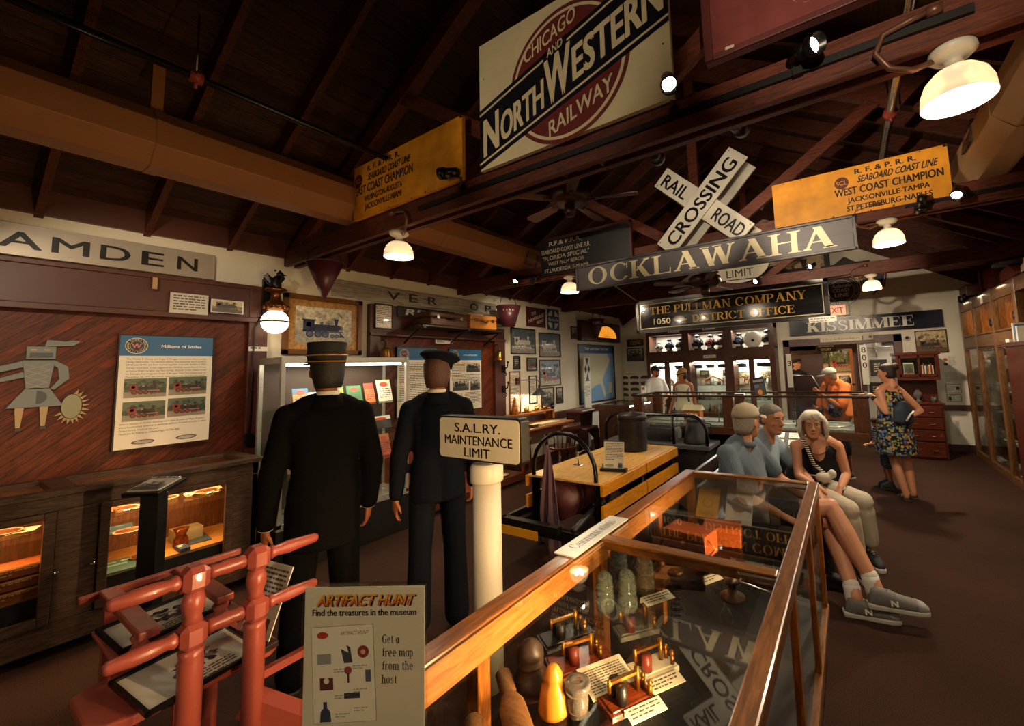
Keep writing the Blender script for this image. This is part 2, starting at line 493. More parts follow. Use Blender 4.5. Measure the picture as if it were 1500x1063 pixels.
            poly([(a + .47, .7), (a + .52, .7), (a + .52, 1), (a + .49, 1)]); poly([(a, 0), (a + .03, 0), (a + .06, .32), (a, .32)]); wd = .58
        elif ch in 'oce':
            ring(a + .26, .34, .26, .36, *{'o': (0, 360), 'c': (45, 320), 'e': (0, 320)}[ch], .13, .05); wd = .52
            if ch == 'e': hb(a + .1, a + .48, .34)
        elif ch in 'nmhr':
            stem(a, .12, 0, 1 if ch == 'h' else .66); wd = .34
            for k in range({'r': 0, 'm': 2}.get(ch, 1)): ring(a + .25 + k * .36, .42, .21, .27, 0, 150, .12, .06); stem(a + .34 + k * .36, .12, 0, .44, top=False); wd = .48 + k * .36
            if ch == 'r': ring(a + .24, .45, .16, .24, 40, 150, .1, .08)
        elif ch in 'u': stem(a, .12, .24, .66, bot=False); ring(a + .22, .26, .22, .27, 180, 350, .12, .06); stem(a + .36, .12, 0, .66); wd = .5
        elif ch in 'il': stem(a, .12, 0, 1 if ch == 'l' else .66); wd = .14; ring(a + .06, .86, .09, .09, 0, 360, .09, .09) if ch == 'i' else 0
        elif ch in 'tf': stem(a + .1, .12, 0.04, .85, bot=ch == 'f', top=False); hb(a, a + .36, .6); ring(a + (.26 if ch == 'f' else .28), .82 if ch == 'f' else .1, .15, .16 if ch == 'f' else .12, *((30, 180) if ch == 'f' else (190, 320)), .08, .06); wd = .36
        elif ch in 'apdgb': ring(a + .24, .33, .24, .35, 0, 360, .12, .05); stem(a + (0 if ch in 'pb' else .38), .12, -.3 if ch in 'pg' else 0, 1 if ch in 'db' else .66, top=ch != 'a'); wd = .5; ring(a + .24, -.2, .25, .16, 190, 360, .08, .06) if ch == 'g' else 0
        elif ch == 's': ring(a + .18, .5, .17, .18, 30, 270, .09, .06); ring(a + .18, .17, .19, .19, -150, 90, .1, .06); wd = .38
        elif ch == 'y': dg(a + .1, .66, a + .3, .05, .14); dg(a + .5, .66, a + .2, -.3, .06); sf(a + .1, .66, .24, False); sf(a + .5, .66, .2, False); wd = .56
        elif ch == '1': stem(a + .05, .13, top=False); poly([(a - .05, .8), (a + .1, .85), (a + .1, 1), (a + .05, 1)]); wd = .25
        elif ch == '5': ring(a + .26, .31, .28, .31, -150, 130, .13, .08); hb(a + .08, a + .5, .88, .12); poly([(a + .06, .5), (a + .13, .5), (a + .13, 1), (a + .06, 1)]); wd = .54
        elif ch == '-' : hb(a, a + .18, .38, .1); wd = .18
        else: hb(a, a + .12, 0, .12); wd = .12
        x = a + wd + .06
    return vs, fs, 0.0, x

# ------------------------------------------------------------------ objects
_inv = {}
def prop(o, label=None, cat=None, group=None, kind=None):
    if label: o['label'] = label
    if cat: o['category'] = cat
    if group: o['group'] = group
    if kind: o['kind'] = kind
    return o
def thing(name, label, cat, loc=(0, 0, 0), rz=0, group=None, world=False, rot=None, kind=None):
    o = bpy.data.objects.new(name, None)
    COL.objects.link(o)
    o.empty_display_size = 0.05
    o.location = loc
    o.rotation_euler = rot if rot else (0, 0, rz)
    prop(o, label, cat, group, kind)
    if world:
        _inv[o.name] = (Matrix.Translation(loc) @ o.rotation_euler.to_matrix().to_4x4()).inverted()
    return o
def build(name, mb, material, parent=None, bevel=0.0, seg=2, label=None, subsurf=0, mods=None, recenter=False):
    vs = mb.v
    root = parent
    while root is not None and root.parent is not None: root = root.parent
    if root is not None and root.name in _inv:
        I = _inv[root.name]
        vs = [tuple(I @ Vector(v)) for v in vs]
    loc = None
    if recenter and vs:
        xs, ys, zs = zip(*vs)
        loc = Vector(((min(xs) + max(xs)) / 2, (min(ys) + max(ys)) / 2, min(zs)))
        vs = [(v[0] - loc.x, v[1] - loc.y, v[2] - loc.z) for v in vs]
    me = bpy.data.meshes.new(name)
    me.from_pydata(vs, [], mb.f)
    me.polygons.foreach_set('use_smooth', mb.sm)
    ca = me.color_attributes.new('Col', 'FLOAT_COLOR', 'CORNER')
    buf = []
    for p, c in zip(me.polygons, mb.c): buf.extend((*c, 1.0) * p.loop_total)
    ca.data.foreach_set('color', buf)
    me.materials.append(material)
    me.update()
    o = bpy.data.objects.new(name, me)
    COL.objects.link(o)
    if parent is not None: o.parent = parent
    if loc is not None: o.location = loc
    if bevel:
        b = o.modifiers.new('edge', 'BEVEL'); b.width = bevel; b.segments = seg; b.limit_method = 'ANGLE'; b.angle_limit = R(40)
    if subsurf:
        q = o.modifiers.new('smooth', 'SUBSURF'); q.levels = subsurf; q.render_levels = subsurf
    if label: o['label'] = label
    return o
def solo(name, label, cat, mb, material, group=None, **k):
    return prop(build(name, mb, material, recenter=True, **k), label, cat, group)
def struct(name, mb, material, parent=None, **k):
    o = build(name, mb, material, parent, **k)
    if parent is None: o['kind'] = 'structure'
    return o
def copy_tree(o, loc=None, rz=None, parent=None, label=None):
    c = o.copy(); COL.objects.link(c)
    if parent is not None: c.parent = parent
    if loc is not None: c.location = loc
    if rz is not None: c.rotation_euler = (0, 0, rz)
    if label: c['label'] = label
    for ch in list(o.children): copy_tree(ch, parent=c)
    return c
# picture frames of reference: x to the viewer's right, y up, z out of the surface
def FY(x, y, z): return Matrix(((1, 0, 0, x), (0, 0, -1, y), (0, 1, 0, z), (0, 0, 0, 1)))      # faces -y
def FX(x, y, z): return Matrix(((0, 0, 1, x), (1, 0, 0, y), (0, 1, 0, z), (0, 0, 0, 1)))       # faces +x
def FXM(x, y, z): return Matrix(((0, 0, -1, x), (-1, 0, 0, y), (0, 1, 0, z), (0, 0, 0, 1)))    # faces -x
def FZ(x, y, z, rz=0): return Matrix.Translation((x, y, z)) @ Matrix.Rotation(rz, 4, 'Z')      # lies flat, faces up
# ------------------------------------------------------------------ setting
XL, XR, YB, XM = -5.05, 2.30, 10.0, -1.375
YF = -2.6
EAVE, RIDGE = 2.97, 5.12
SL = (RIDGE - EAVE) / (XM - XL)
def roof_z(x): return RIDGE - SL * abs(x - XM)
DARKW = wood('#1a0c06', '#4a2b16', 'y', 6, 0.6, plank=0.13, pdir='x')
RAFT = wood('#2e150c', '#5e301d', 'x', 7, 0.55)
TRUSS = wood('#3a1a12', '#6a3523', 'x', 8, 0.5)
BROWN = mat('#4b2419', 0.45, var=0.15, vscale=3)
CREAM = mat('#d8d0bb', 0.75, var=0.05, vscale=2)
GREYW = mat('#d4cdbd', 0.75, var=0.05, vscale=2)
OAK = wood('#5a2f12', '#9a5f28', 'y', 8, 0.3, coat=0.3)
DOAK = wood('#24140c', '#4a2c1a', 'y', 8, 0.45)
GREYOAK = wood('#2e1c12', '#5d4330', 'y', 9, 0.5)

b = MB(); b.bx(XL - 0.1, XR + 0.1, YF, YB + 3.3, -0.1, 0)
struct('floor', b, carpet())
b = MB(); b.bx(XL - 0.12, XL, YF, YB + 3.3, 0, 3.32)
struct('wall_left', b, CREAM)
b = MB(); b.bx(XR, XR + 0.12, YF, YB + 3.3, 0, 3.32)
struct('wall_right', b, CREAM)
b = MB(); b.prism([(XL, 0), (XR, 0), (XR, EAVE + .3), (XM, RIDGE + .4), (XL, EAVE + .3)], -.1, 0, FY(0, YF, 0))
struct('wall_front', b, CREAM)
# back wall with the doorway cut out of it
DX0, DX1, DZ = -1.05, 0.74, 2.0
b = MB()
for p in ([(XL, 0), (DX0, 0), (DX0, EAVE + .3), (XL, EAVE + .3)], [(DX1, 0), (XR, 0), (XR, EAVE + .3), (DX1, EAVE + .3)],
          [(DX0, DZ), (DX1, DZ), (DX1, EAVE + .3), (DX0, EAVE + .3)], [(XL, EAVE + .3), (XR, EAVE + .3), (XM, RIDGE + .4)]):
    b.prism(p, -.12, 0, FY(0, YB, 0))
struct('wall_back', b, GREYW)
# roof: one board deck on each slope, rafters under it
b = MB()
for s in (-1, 1):
    xe = XL - .3 if s < 0 else XR + .3
    zt = 0.19
    p = [(XM, roof_z(XM) + zt), (xe, roof_z(xe) + zt), (xe, roof_z(xe) + zt + .05), (XM, roof_z(XM) + zt + .05)]
    if s > 0: p = p[::-1]
    b.prism(p, -(YB + 3.3), -YF, FY(0, 0, 0))
ceil = struct('ceiling', b, DARKW)
for i in range(22):
    y = YF + .1 + i * .58
    if y > YB: break
    for s in (-1, 1):
        xe = XL + .0 if s < 0 else XR - .0
        r = MB()
        p = [(XM, roof_z(XM)), (xe, roof_z(xe)), (xe, roof_z(xe) + .19), (XM, roof_z(XM) + .19)]
        if s > 0: p = p[::-1]
        r.prism(p, -y - .045, -y, FY(0, 0, 0))
        build('rafter', r, RAFT, ceil)
b = MB()
for s in (-1, 1):
    xw = XL if s < 0 else XR
    b.bx(min(xw, xw - s * .04), max(xw, xw - s * .04), YF, YB, EAVE + .02, EAVE + .3)
struct('trim_1', b, BROWN)

def truss(y, webs=True):
    t = thing('roof_truss', None, None, (XM, y + .07, 2.9), world=True, kind='structure')
    m = MB(); m.bx(XL + .02, XR - .02, y, y + .045, 2.9, 3.08); m.bx(XL + .02, XR - .02, y + .10, y + .145, 2.9, 3.08)
    build('tie_beam', m, TRUSS, t, bevel=.004, seg=1)
    m = MB(); m.bx(XM + .04, XM + .14, y + .045, y + .10, 2.92, RIDGE)
    build('king_post', m, TRUSS, t)
    for s in (-1, 1):
        m = MB(); m.bar((XM + .09 + s * .1, y + .072, 2.95), (XM + .09 + s * 1.78, y + .072, roof_z(XM + 1.78)), .05, .11)
        build('strut', m, TRUSS, t)
        m = MB(); xe = XL + .05 if s < 0 else XR - .05
        m.bar((xe, y + .072, 3.0), (XM, y + .072, RIDGE - .05), .1, .15)
        build('principal_rafter', m, TRUSS, t)
for y in (-2.5, -.35, 2.05, 4.42, 7.22): truss(y)
b = MB()
for s in (-1, 1):
    xe = XL if s < 0 else XR
    b.bar((xe, YB - .03, roof_z(xe) - .05), (XM, YB - .03, RIDGE - .05), .05, .3)
struct('trim_2', b, RAFT)

# timber panelling on the left wall
DIAG = wood('#3a1508', '#783412', 'y', 7, 0.5, plank=0.062, pdir='z', diag=R(-42))
def wall_panel(i, y0, y1, z1, post):
    b = MB(); b.bx(XL, XL + .02, y0, y1, 0, z1)
    struct('trim_%d' % i, b, DIAG)
wall_panel(3, YF, 1.74, 2.3, 0)
wall_panel(4, 3.1, 5.2, 2.24, 0)
b = MB()
b.bx(XL, XL + .07, YF, 1.9, 2.29, 2.63); b.bx(XL, XL + .09, YF, 1.9, 2.60, 2.64); b.bx(XL, XL + .1, YF, 1.9, 2.27, 2.32)
b.bx(XL, XL + .08, 1.74, 1.9, 0, 2.64)
struct('trim_5', b, BROWN, bevel=.006)
b = MB()
b.bx(XL, XL + .07, 2.99, 5.42, 2.22, 2.60); b.bx(XL, XL + .1, 2.99, 5.42, 2.2, 2.24)
b.bx(XL, XL + .08, 2.99, 3.13, 0, 2.22); b.bx(XL, XL + .08, 5.17, 5.42, 0, 2.22)
struct('trim_6', b, BROWN, bevel=.006)
b = MB(); b.bx(XL, XL + .03, 5.42, YB, .72, .86)
struct('trim_7', b, BROWN, bevel=.004)
b = MB(); b.bx(XL, XL + .02, 5.42, YB, 0, .1); b.bx(XL, DX0 - .1, YB - .02, YB, 0, .1)
struct('baseboard_left', b, BROWN)
b = MB(); b.bx(DX1 + .1, XR, YB - .025, YB, 0, .13)
struct('baseboard_back', b, mat('#3a1d15', .5))
b = MB(); b.bx(DX1 + .4, XR, YB - .03, YB, .72, .82)
struct('trim_8', b, mat('#4a2419', .45), bevel=.004)
# doorway frame
b = MB()
b.bx(DX0 - .12, DX0, YB - .04, YB + .12, 0, DZ + .14); b.bx(DX1, DX1 + .13, YB - .04, YB + .12, 0, DZ + .14); b.bx(DX0 - .12, DX1 + .13, YB - .04, YB + .12, DZ, DZ + .15)
struct('trim_9', b, mat('#4b2a24', .45), bevel=.004)
b = MB(); b.bx(.17, .26, YB - .02, YB + .1, 0, DZ)
struct('trim_10', b, mat('#3a201a', .45))
# room beyond the doorway
b = MB(); b.bx(-2.6, XR, YB + 3.2, YB + 3.3, 0, 3.3)
struct('wall_far', b, CREAM)
b = MB(); b.bx(.17, .27, YB + .12, YB + 1.1, 0, 3.2); b.bx(.27, XR, YB + 1.0, YB + 1.1, 0, 3.2)
struct('wall_passage', b, mat('#a79f96', .7))
b = MB(); b.bx(-2.7, -2.6, YB + .1, YB + 3.3, 0, 3.3)
struct('wall_gallery', b, CREAM)
b = MB(); b.bx(-1.15, -.62, YB + .9, YB + .98, 0, 2.2); b.bx(-1.15, .17, YB + .9, YB + .98, 1.93, 2.2)
b.bx(-.62, -.5, YB + .88, YB + 1.0, 0, 1.95); b.bx(.07, .17, YB + .88, YB + 1.0, 0, 1.95)
struct('trim_11', b, mat('#4a2b20', .5))

# ------------------------------------------------------------------ lamps on the trusses
def opal():
    m, nt, N, L, b = _new('opal_glass')
    b.inputs['Base Color'].default_value = (*lin('#f4ead6'), 1); b.inputs['Roughness'].default_value = .25
    b.inputs['Emission Color'].default_value = (1, .86, .66, 1); b.inputs['Emission Strength'].default_value = .32
    t = N.new('ShaderNodeBsdfTransparent'); t.inputs[0].default_value = (1, .8, .55, 1)
    mx = N.new('ShaderNodeMixShader'); mx.inputs[0].default_value = .11
    L.new(b.outputs[0], mx.inputs[1]); L.new(t.outputs[0], mx.inputs[2]); L.new(mx.outputs[0], N['Material Output'].inputs[0])
    return m
OPAL = opal()
BULB = glow('#ffe9c0', 14)
ENAMEL = mat('#c9c4b2', .4)
def dome_lamp(x, y, label, power=60, hidden=False):
    t = thing('dome_lamp', label, 'lamp', (x, y, 2.9), group='white dome lamps under the beams')
    m = MB(); m.lathe([(.0, -.0), (.075, -.0), (.078, -.018), (.06, -.035), (.03, -.045), (.03, -.075), (.045, -.08), (.045, -.095), (0, -.095)][::-1], n=24)
    build('canopy', m, ENAMEL, t)
    m = MB()
    pr = [(.03, -.085), (.07, -.095), (.098, -.125), (.113, -.165), (.118, -.215), (.115, -.216), (.108, -.165), (.092, -.128), (.066, -.1), (.03, -.09)]
    m.lathe(pr, n=32); build('glass_shade', m, OPAL, t)
    m = MB(); m.ball((0, 0, -.145), .035); build('bulb', m, BULB, t)
    m = MB(); s = -1 if x < XM else 1
    m.tube([(-.05 * s, 0, -.02), (-.13 * s, -.05, -.06), (-.21 * s, -.09, -.04), (-.25 * s, -.1, .03), (-.22 * s, -.1, .1), (-.13 * s, -.1, .12), (-.08 * s, -.1, .125)], .012, 8); m.cyl((-.08 * s, -.1, .125), (-.03 * s, -.1, .125), .02, None, 10)
    build('conduit', m, mat('#6b4a3a', .4, .5), t)
    lamp('dome_light', 'POINT', (x, y, 2.9 - .17), power, size=.05)
    return t
for x, y, lb in ((-3.12, 2.12, 'white dome lamp between the brown duct and the dark truss beam beside the yellow sign'),
                 (.44, 2.12, 'biggest white dome lamp hanging near the tan duct'),
                 (-2.98, 4.49, 'white dome lamp beside the end of the long grey serif letter sign'),
                 (.375, 4.49, 'white dome lamp under the yellow sign of the second beam'),
                 (.36, 7.3, 'small white dome lamp hanging in front of the back wall near the round emblem')):
    dome_lamp(x, y, lb, 290 if y > 7 else (170 if x > 0 else 110) if y > 4 else (105 if x > 0 else 52))
dome_lamp(-3.12, -.28, 'unseen added white dome lamp on the rear truss beam over the long wall case', 10)  # unseen pair added behind the camera to light the foreground
dome_lamp(.44, -.28, 'unseen added white dome lamp on the rear truss beam over the aisle', 14)

def track_head(x, y, z, aim, label, lit=True, power=120, spot=55, arm=(0, 0, .1), col=WARM):
    t = thing('track_spotlight', label, 'spotlight', (x, y, z), group='black track spotlights on the beams')
    d = (Vector(aim) - Vector((x, y, z))).normalized()
    m = MB(); m.cyl(-d * .075, d * .02, .032, .036, 18); m.lathe([(.036, .02), (.044, .03), (.044, .07), (.040, .07), (.034, .03)], frame_to((0, 0, 0), d), 20)
    build('can', m, mat('#0c0b0b', .3, .2), t)
    m = MB(); m.lathe([(0, .032), (.038, .032)], frame_to((0, 0, 0), d), 18)
    build('lens', m, glow('#fff1d0', 30) if lit else BLACK, t)
    m = MB(); m.tube([Vector(arm), Vector(arm) * .4 - d * .06, -d * .03], .009, 8); m.bx(arm[0] - .02, arm[0] + .02, arm[1] - .015, arm[1] + .015, arm[2] - .005, arm[2] + .03)
    build('swivel_arm', m, BLACK, t)
    if lit: lamp('spot_light', 'SPOT', Vector((x, y, z)) + d * .09, power, col, .02, to=aim, spot=spot)
    return t
def track(y, x0, x1, z, label):
    m = MB(); m.bx(x0, x1, y - .02, y, z - .017, z + .017)
    solo('lighting_track', label, 'light track', m, BLACK, 'black lighting tracks')
track(2.05, -2.75, .5, 2.99, 'black lighting track along the front of the big sign beam')
track(4.42, -3.8, -3.1, 2.97, 'short black track on the second beam below the dark sign')
track(4.42, .5, 1.3, 2.97, 'short black track on the second beam past the yellow sign')
track_head(-.66, 1.96, 3.13, (.1, .3, 1.0), 'lit spotlight at the lower corner of the big cream railway sign', arm=(0, .07, -.13), power=90)
track_head(-.05, 1.97, 3.03, (1.3, .7, 2.5), 'lit spotlight below the maroon board', arm=(-.04, .06, -.06), power=60)
track_head(-2.3, 1.95, 3.12, (-3.0, 1.8, 3.2), 'unlit spotlight pointing along the yellow sign left of the cream sign'.replace('left of', 'beside'), False, arm=(.05, .08, -.1))
track_head(-.4, 2.26, 2.95, (.05, 4.38, 3.15), 'spotlight behind the sign beam aimed at the yellow board', True, 120, arm=(0, -.06, .0))
track_head(-.87, 2.28, 2.94, (-1.25, 4.15, 3.3), 'spotlight behind the sign beam aimed at the rail crossing boards', True, 75, arm=(0, -.06, .0))
track_head(-2.63, 2.3, 3.28, (-2.6, 4.2, 3.1), 'small spotlight above the brown duct', True, 30, arm=(0, .05, .06))
track_head(-3.72, 4.3, 2.93, (-3.2, 2.4, 1.2), 'lit spotlight at the far end of the brown duct', True, 70, arm=(.0, .1, .04))
track_head(.82, 4.3, 2.97, (.2, 2.4, 1.3), 'lit spotlight past the end of the yellow sign', True, 70, arm=(0, .1, 0))
track_head(-1.8, 4.66, 2.93, (-1.39, 7.1, 3.35), 'added spotlight on the far face of the second beam aimed at the oval sign', True, 60, arm=(0, -.06, .03))  # extra head added to brighten the oval sign
track_head(-.25, 4.66, 2.93, (.1, 9.9, 3.1), 'added spotlight on the far face of the second beam aimed at the gable emblems', True, 170, 50, arm=(0, -.06, .03))  # extra head added to brighten the gable wall and its emblems
track_head(-3.45, 4.33, 2.9, (-4.6, 5.2, 2.3), 'spotlight on the short track aimed at the suitcases', True, 60, arm=(.05, .07, .05), spot=60)
track_head(.6, 4.33, 2.94, (.45, 6.2, 1.2), 'unlit spotlight in front of the yellow sign', False, arm=(.0, .07, .03))
track_head(-.36, 7.16, 3.12, (-1.2, 5.75, 2.4), 'small lit spotlight above the gilt office sign, near the old engine picture', True, 40, arm=(0, .08, -.04))
track_head(-1.15, 7.14, 3.0, (-1.5, 5.75, 2.35), 'small lit spotlight just above the gilt office sign, below the oval sign', True, 30, arm=(0, .08, -.02))
# lamps on the beam behind the camera that wash the signs, mannequins and the near case
for x, aim, p, sp in ((-1.9, (-1.5, 2.0, 3.5), 42, 50), (.3, (.2, 2, 3.4), 110, 45), (-3.2, (-2.9, 2.0, 3.3), 16, 40), (-2.6, (-5.0, 1.1, 2.0), 105, 55)):
    track_head(x, -.12, 2.94, aim, 'spotlight on the rear truss beam aimed towards %s' % {-1.9: 'the cream sign', .3: 'the maroon board', -3.2: 'the orange sign', -2.6: 'the blue topped poster'}[x], True, p, sp, arm=(0, -.06, .06))
track_head(.25, -2.42, 2.84, (-1.3, .5, .95), 'spotlight on the rearmost beam aimed at the luggage stand and the treasure hunt notice', True, 105, 36, arm=(0, -.06, .08))
# ------------------------------------------------------------------ hanging signs
def skew(k): return Matrix(((1, 0, 0, 0), (k, 1, 0, 0), (0, 0, 1, 0), (0, 0, 0, 1)))
ENAM = mat(None, .3, var=.08, vscale=5, coat=.2)
WORN = mat(None, .5, var=.25, vscale=7)
def arc(cx, cy, r, a0, a1, n=40): return [(cx + r * math.cos(R(a0 + (a1 - a0) * i / n)), cy + r * math.sin(R(a0 + (a1 - a0) * i / n))) for i in range(n + 1)]
def clip_rect(poly, x0, y0, x1, y1):
    for ax, lim, sg in ((0, x0, 1), (0, x1, -1), (1, y0, 1), (1, y1, -1)):
        out = []
        for i in range(len(poly)):
            p, q = poly[i - 1], poly[i]
            ip, iq = (p[ax] - lim) * sg >= 0, (q[ax] - lim) * sg >= 0
            if ip != iq:
                t = (lim - p[ax]) / (q[ax] - p[ax]); out.append((p[0] + (q[0] - p[0]) * t, p[1] + (q[1] - p[1]) * t))
            if iq: out.append(q)
        poly = out
        if not poly: return []
    return poly
# big cream railway sign
CR, MA, NV = '#ddcfa8', '#6d302c', '#191922'
b = MB(CR); W, H = 1.38, .92
F = FY(-1.34, 2.0, 3.53)
b.bx(-W / 2, W / 2, -H / 2, H / 2, -.03, 0, None, F)
cx, cy = .03, -.04
b.flat(arc(cx, cy, .437, 0, 360, 60)[:-1], .001, F, MA); b.flat(arc(cx, cy, .412, 0, 360, 60)[:-1], .0015, F, CR); b.flat(arc(cx, cy, .392, 0, 360, 60)[:-1], .002, F, MA)
k = .3
def band(y0, y1, z, c): b.flat(clip_rect([(-1, y0 - k), (1, y0 + k), (1, y1 + k), (-1, y1 - k)], -W / 2, -H / 2, W / 2, H / 2), z, F, c)
band(-.245, .18, .0025, NV); band(.135, .15, .003, CR); band(-.215, -.2, .003, CR)
S = F @ skew(k)
def stext(t, x0, x1, y, h, c=CR, bold=.03): b.text(t, S @ Matrix.Translation(((x0 + x1) / 2, y, 0)), h, c, x1 - x0, bold=bold, z=.0042)
stext('N', -.655, -.51, -.175, .27, bold=.05); stext('ORTH', -.495, -.13, -.165, .2, bold=.05); stext('W', -.125, .075, -.175, .31, bold=.05); stext('ESTERN', .085, .665, -.15, .22, bold=.05)
b.flat([(-.13, .125), (.05, .125), (.05, .185), (-.13, .185)], .0034, S, NV)
stext('AND', -.1, .02, .135, .055)
stext('CHICAGO', -.28, .12, .225, .1, bold=.02); stext('RAILWAY', -.1, .35, -.385, .105, bold=.02)
for x in (-.65, .65):
    for y in (-.42, -.15, .2): b.flat(arc(x, y, .006, 0, 360, 8)[:-1], .001, F, '#3b3226')
solo('railway_sign', 'big square cream sign with maroon disc and black diagonal band standing on the truss beam', 'sign', b, ENAM, bevel=.004)

def route_sign(x0, x1, z0, z1, y, name, label, lines, right, w, badge=True):
    b = MB('#e0961c'); F = FY(0, y, 0)
    b.bx(x0, x1, z0, z1, -.03, 0, None, F)
    q = random.Random(3)
    for i in range(26):
        x = q.choice((x0 + q.uniform(0, .03), x1 - q.uniform(0, .03), q.uniform(x0, x1))); z = q.choice((z0 + q.uniform(0, .015), z1 - q.uniform(0, .015)))
        b.flat(arc(x, z, q.uniform(.003, .009), 0, 360, 7)[:-1], .0006, F, '#4a2a12')
    c = right
    for t, dz, h, ww, sh in lines:
        b.text(t, F @ Matrix.Translation((c + (.07 if sh else 0), z0 + dz, 0)), h * 1.1, '#1d130c', ww * (.94 if sh else 1.03), shear=sh, bold=.045)
    if badge:
        bx_ = c - w / 2 + .07
        b.flat(arc(bx_, z0 + badge[1], badge[2], 0, 360, 24)[:-1], .0008, F, '#5b2418'); b.text('SCL', F @ Matrix.Translation((bx_, z0 + badge[1] - .02, 0)), .042, '#e0961c', badge[2] * 1.5, z=.0014)
    return solo('route_sign', label, 'sign', b, WORN, 'painted route name boards on the beams', bevel=.003)
route_sign(-3.6, -2.21, 3.07, 3.55, 2.0, 'e', 'orange route board with black lettering on the front beam, beside the cream sign',
    (('R. F. & P. R. R.', .40, .045, .44, 0), ('SEABOARD COAST LINE', .315, .055, .62, .25), ('EAST COAST CHAMPION', .215, .07, .78, 0), ('WILMINGTON-AUGUSTA', .135, .048, .52, 0), ('JACKSONVILLE-MIAMI', .06, .048, .5, 0)), -3.17, .86, (0, .345, .06))
route_sign(-.5, .81, 2.98, 3.41, 4.38, 'w', 'yellow route board with black lettering and brown badge on the second beam',
    (('R. F. & P. R. R.', .355, .042, .42, 0), ('SEABOARD COAST LINE', .275, .055, .58, .25), ('WEST COAST CHAMPION', .18, .062, .74, 0), ('JACKSONVILLE-TAMPA', .105, .042, .56, 0), ('ST.PETERSBURG-NAPLES', .03, .045, .58, 0)), .39, .78, (0, .30, .055))
b = MB('#17161a'); F = FY(0, 4.38, 0)
b.bx(-3.36, -2.03, 2.93, 3.41, -.03, 0, None, F); b.bx(-3.37, -2.02, 3.39, 3.42, -.035, .006, '#3a1512', F); b.bx(-2.05, -2.02, 2.93, 3.41, -.035, .006, '#3a1512', F)
for t, z, h, w_ in (('R.F.& P.R.R.', 3.315, .055, .5), ('SEABOARD COAST LINE R.R.', 3.215, .058, .76), ('"FLORIDA SPECIAL"', 3.13, .055, .72), ('WEST PALM BEACH', 3.055, .045, .54), ('FT.LAUDERDALE-MIAMI', 2.965, .05, .66)):
    b.text(t, F @ Matrix.Translation((-2.96, z, 0)), h, '#d9cfb4', w_, bold=.01)
solo('route_sign', 'black route board with pale lettering on the second beam, near the duct end', 'sign', b, WORN, 'painted route name boards on the beams')
# maroon board at the top of the picture
b = MB('#753634'); F = FY(0, 2.0, 0)
b.bx(-.48, .95, 3.17, 3.75, -.04, 0, None, F); b.bx(-.48, -.44, 3.17, 3.75, 0, .02, '#5a2826', F); b.bx(-.44, .95, 3.17, 3.2, 0, .012, '#5a2826', F)
b.text('PHILADELPHIA', F @ Matrix.Translation((.02, 3.3, 0)), .07, '#a06a2a', .85, 'l', z=.001)
q = random.Random(5)
for i in range(40):
    x, y, a = q.uniform(-.1, .3), q.uniform(3.2, 3.5), q.uniform(0, 3)
    l = q.uniform(.002, .03)
    b.flat([(x, y), (x + l * math.cos(a), y + l * math.sin(a)), (x + l * math.cos(a) + .002, y + l * math.sin(a) + .002)], .0008, F, '#b8907c')
b.rect(-.38, 3.19, -.34, 3.205, .014, F, '#cfc6b4')
solo('maroon_board', 'maroon painted board with worn gilt letters standing on the front beam', 'sign', b, WORN, bevel=.003)

def chain(p, q, parent, r=.006, col=STEEL, link=.035):
    p, q = Vector(p), Vector(q); n = max(3, int((q - p).length / link))
    m = MB()
    for i in range(n):
        a, c = p.lerp(q, i / n), p.lerp(q, (i + 1) / n)
        M = frame_to(a, c) @ Matrix.Rotation(PI / 2 * (i % 2), 4, 'Z')
        L = (c - a).length
        m.tube([(r * 1.6 * math.cos(t), 0, L / 2 + (L * .62) * math.sin(t)) for t in [2 * PI * j / 8 for j in range(8)]], r * .45, 5, closed=True, M=M)
    return build('chain', m, col, parent)
# long grey serif sign
t = thing('depot_sign', 'long grey plank sign with big cream serif letters hung across the hall', 'sign', (-1.2, 4.0, 2.58), world=True)
F = FY(0, 4.0, 0)
b = MB('#4b474b'); b.bx(-2.54, .115, 2.595, 2.85, -.025, 0, None, F)
x0 = -2.5
b.text('OCKLAWAHA', F @ Matrix.Translation((-1.21, 2.628, 0)), .19, '#ded2ac', 2.42, font='serif')
b.rect(-2.54, 2.7175, .115, 2.7195, .0006, F, '#2e2b2d')
build('board', b, mat(None, .5, var=.15, vscale=4), t)
b = MB('#3b383c')
for a in ((-2.56, .135, 2.58, 2.60), (-2.56, .135, 2.84, 2.862), (-2.56, -2.535, 2.58, 2.862), (.11, .135, 2.58, 2.862)): b.bx(a[0], a[1], a[2], a[3], -.03, .014, None, F)
build('edge_moulding', b, mat('#434044', .45), t, bevel=.004)
for x in (-2.3, -.1): chain((x, 4.02, 2.86), (x, 4.45, 2.98), t)
# gilt office sign
t = thing('office_sign', 'black glossy framed sign with gilt serif letters hung on chains', 'sign', (-1.35, 5.62, 2.19), world=True)
F = FY(0, 5.6, 0)
b = MB('#1b1a1c'); b.bx(-2.54, -.16, 2.2, 2.62, -.03, 0, None, F)
b.text('THE PULLMAN COMPANY', F @ Matrix.Translation((-1.36, 2.43, 0)), .105, '#d9a94e', 2.0, font='serif')
b.text('DISTRICT OFFICE', F @ Matrix.Translation((-1.12, 2.275, 0)), .095, '#d9a94e', 1.25, font='serif')
b.rect(-2.32, 2.265, -2.03, 2.385, .0006, F, '#0d0c0d'); b.text('1050', F @ Matrix.Translation((-2.175, 2.285, 0)), .085, '#e3d3a0', .25, bold=.02, z=.001)
b.flat(arc(-1.83, 2.32, .012, 0, 360, 8)[:-1], .0008, F, '#d9a94e')
build('board', b, mat(None, .12, coat=.6), t)
b = MB('#151314')
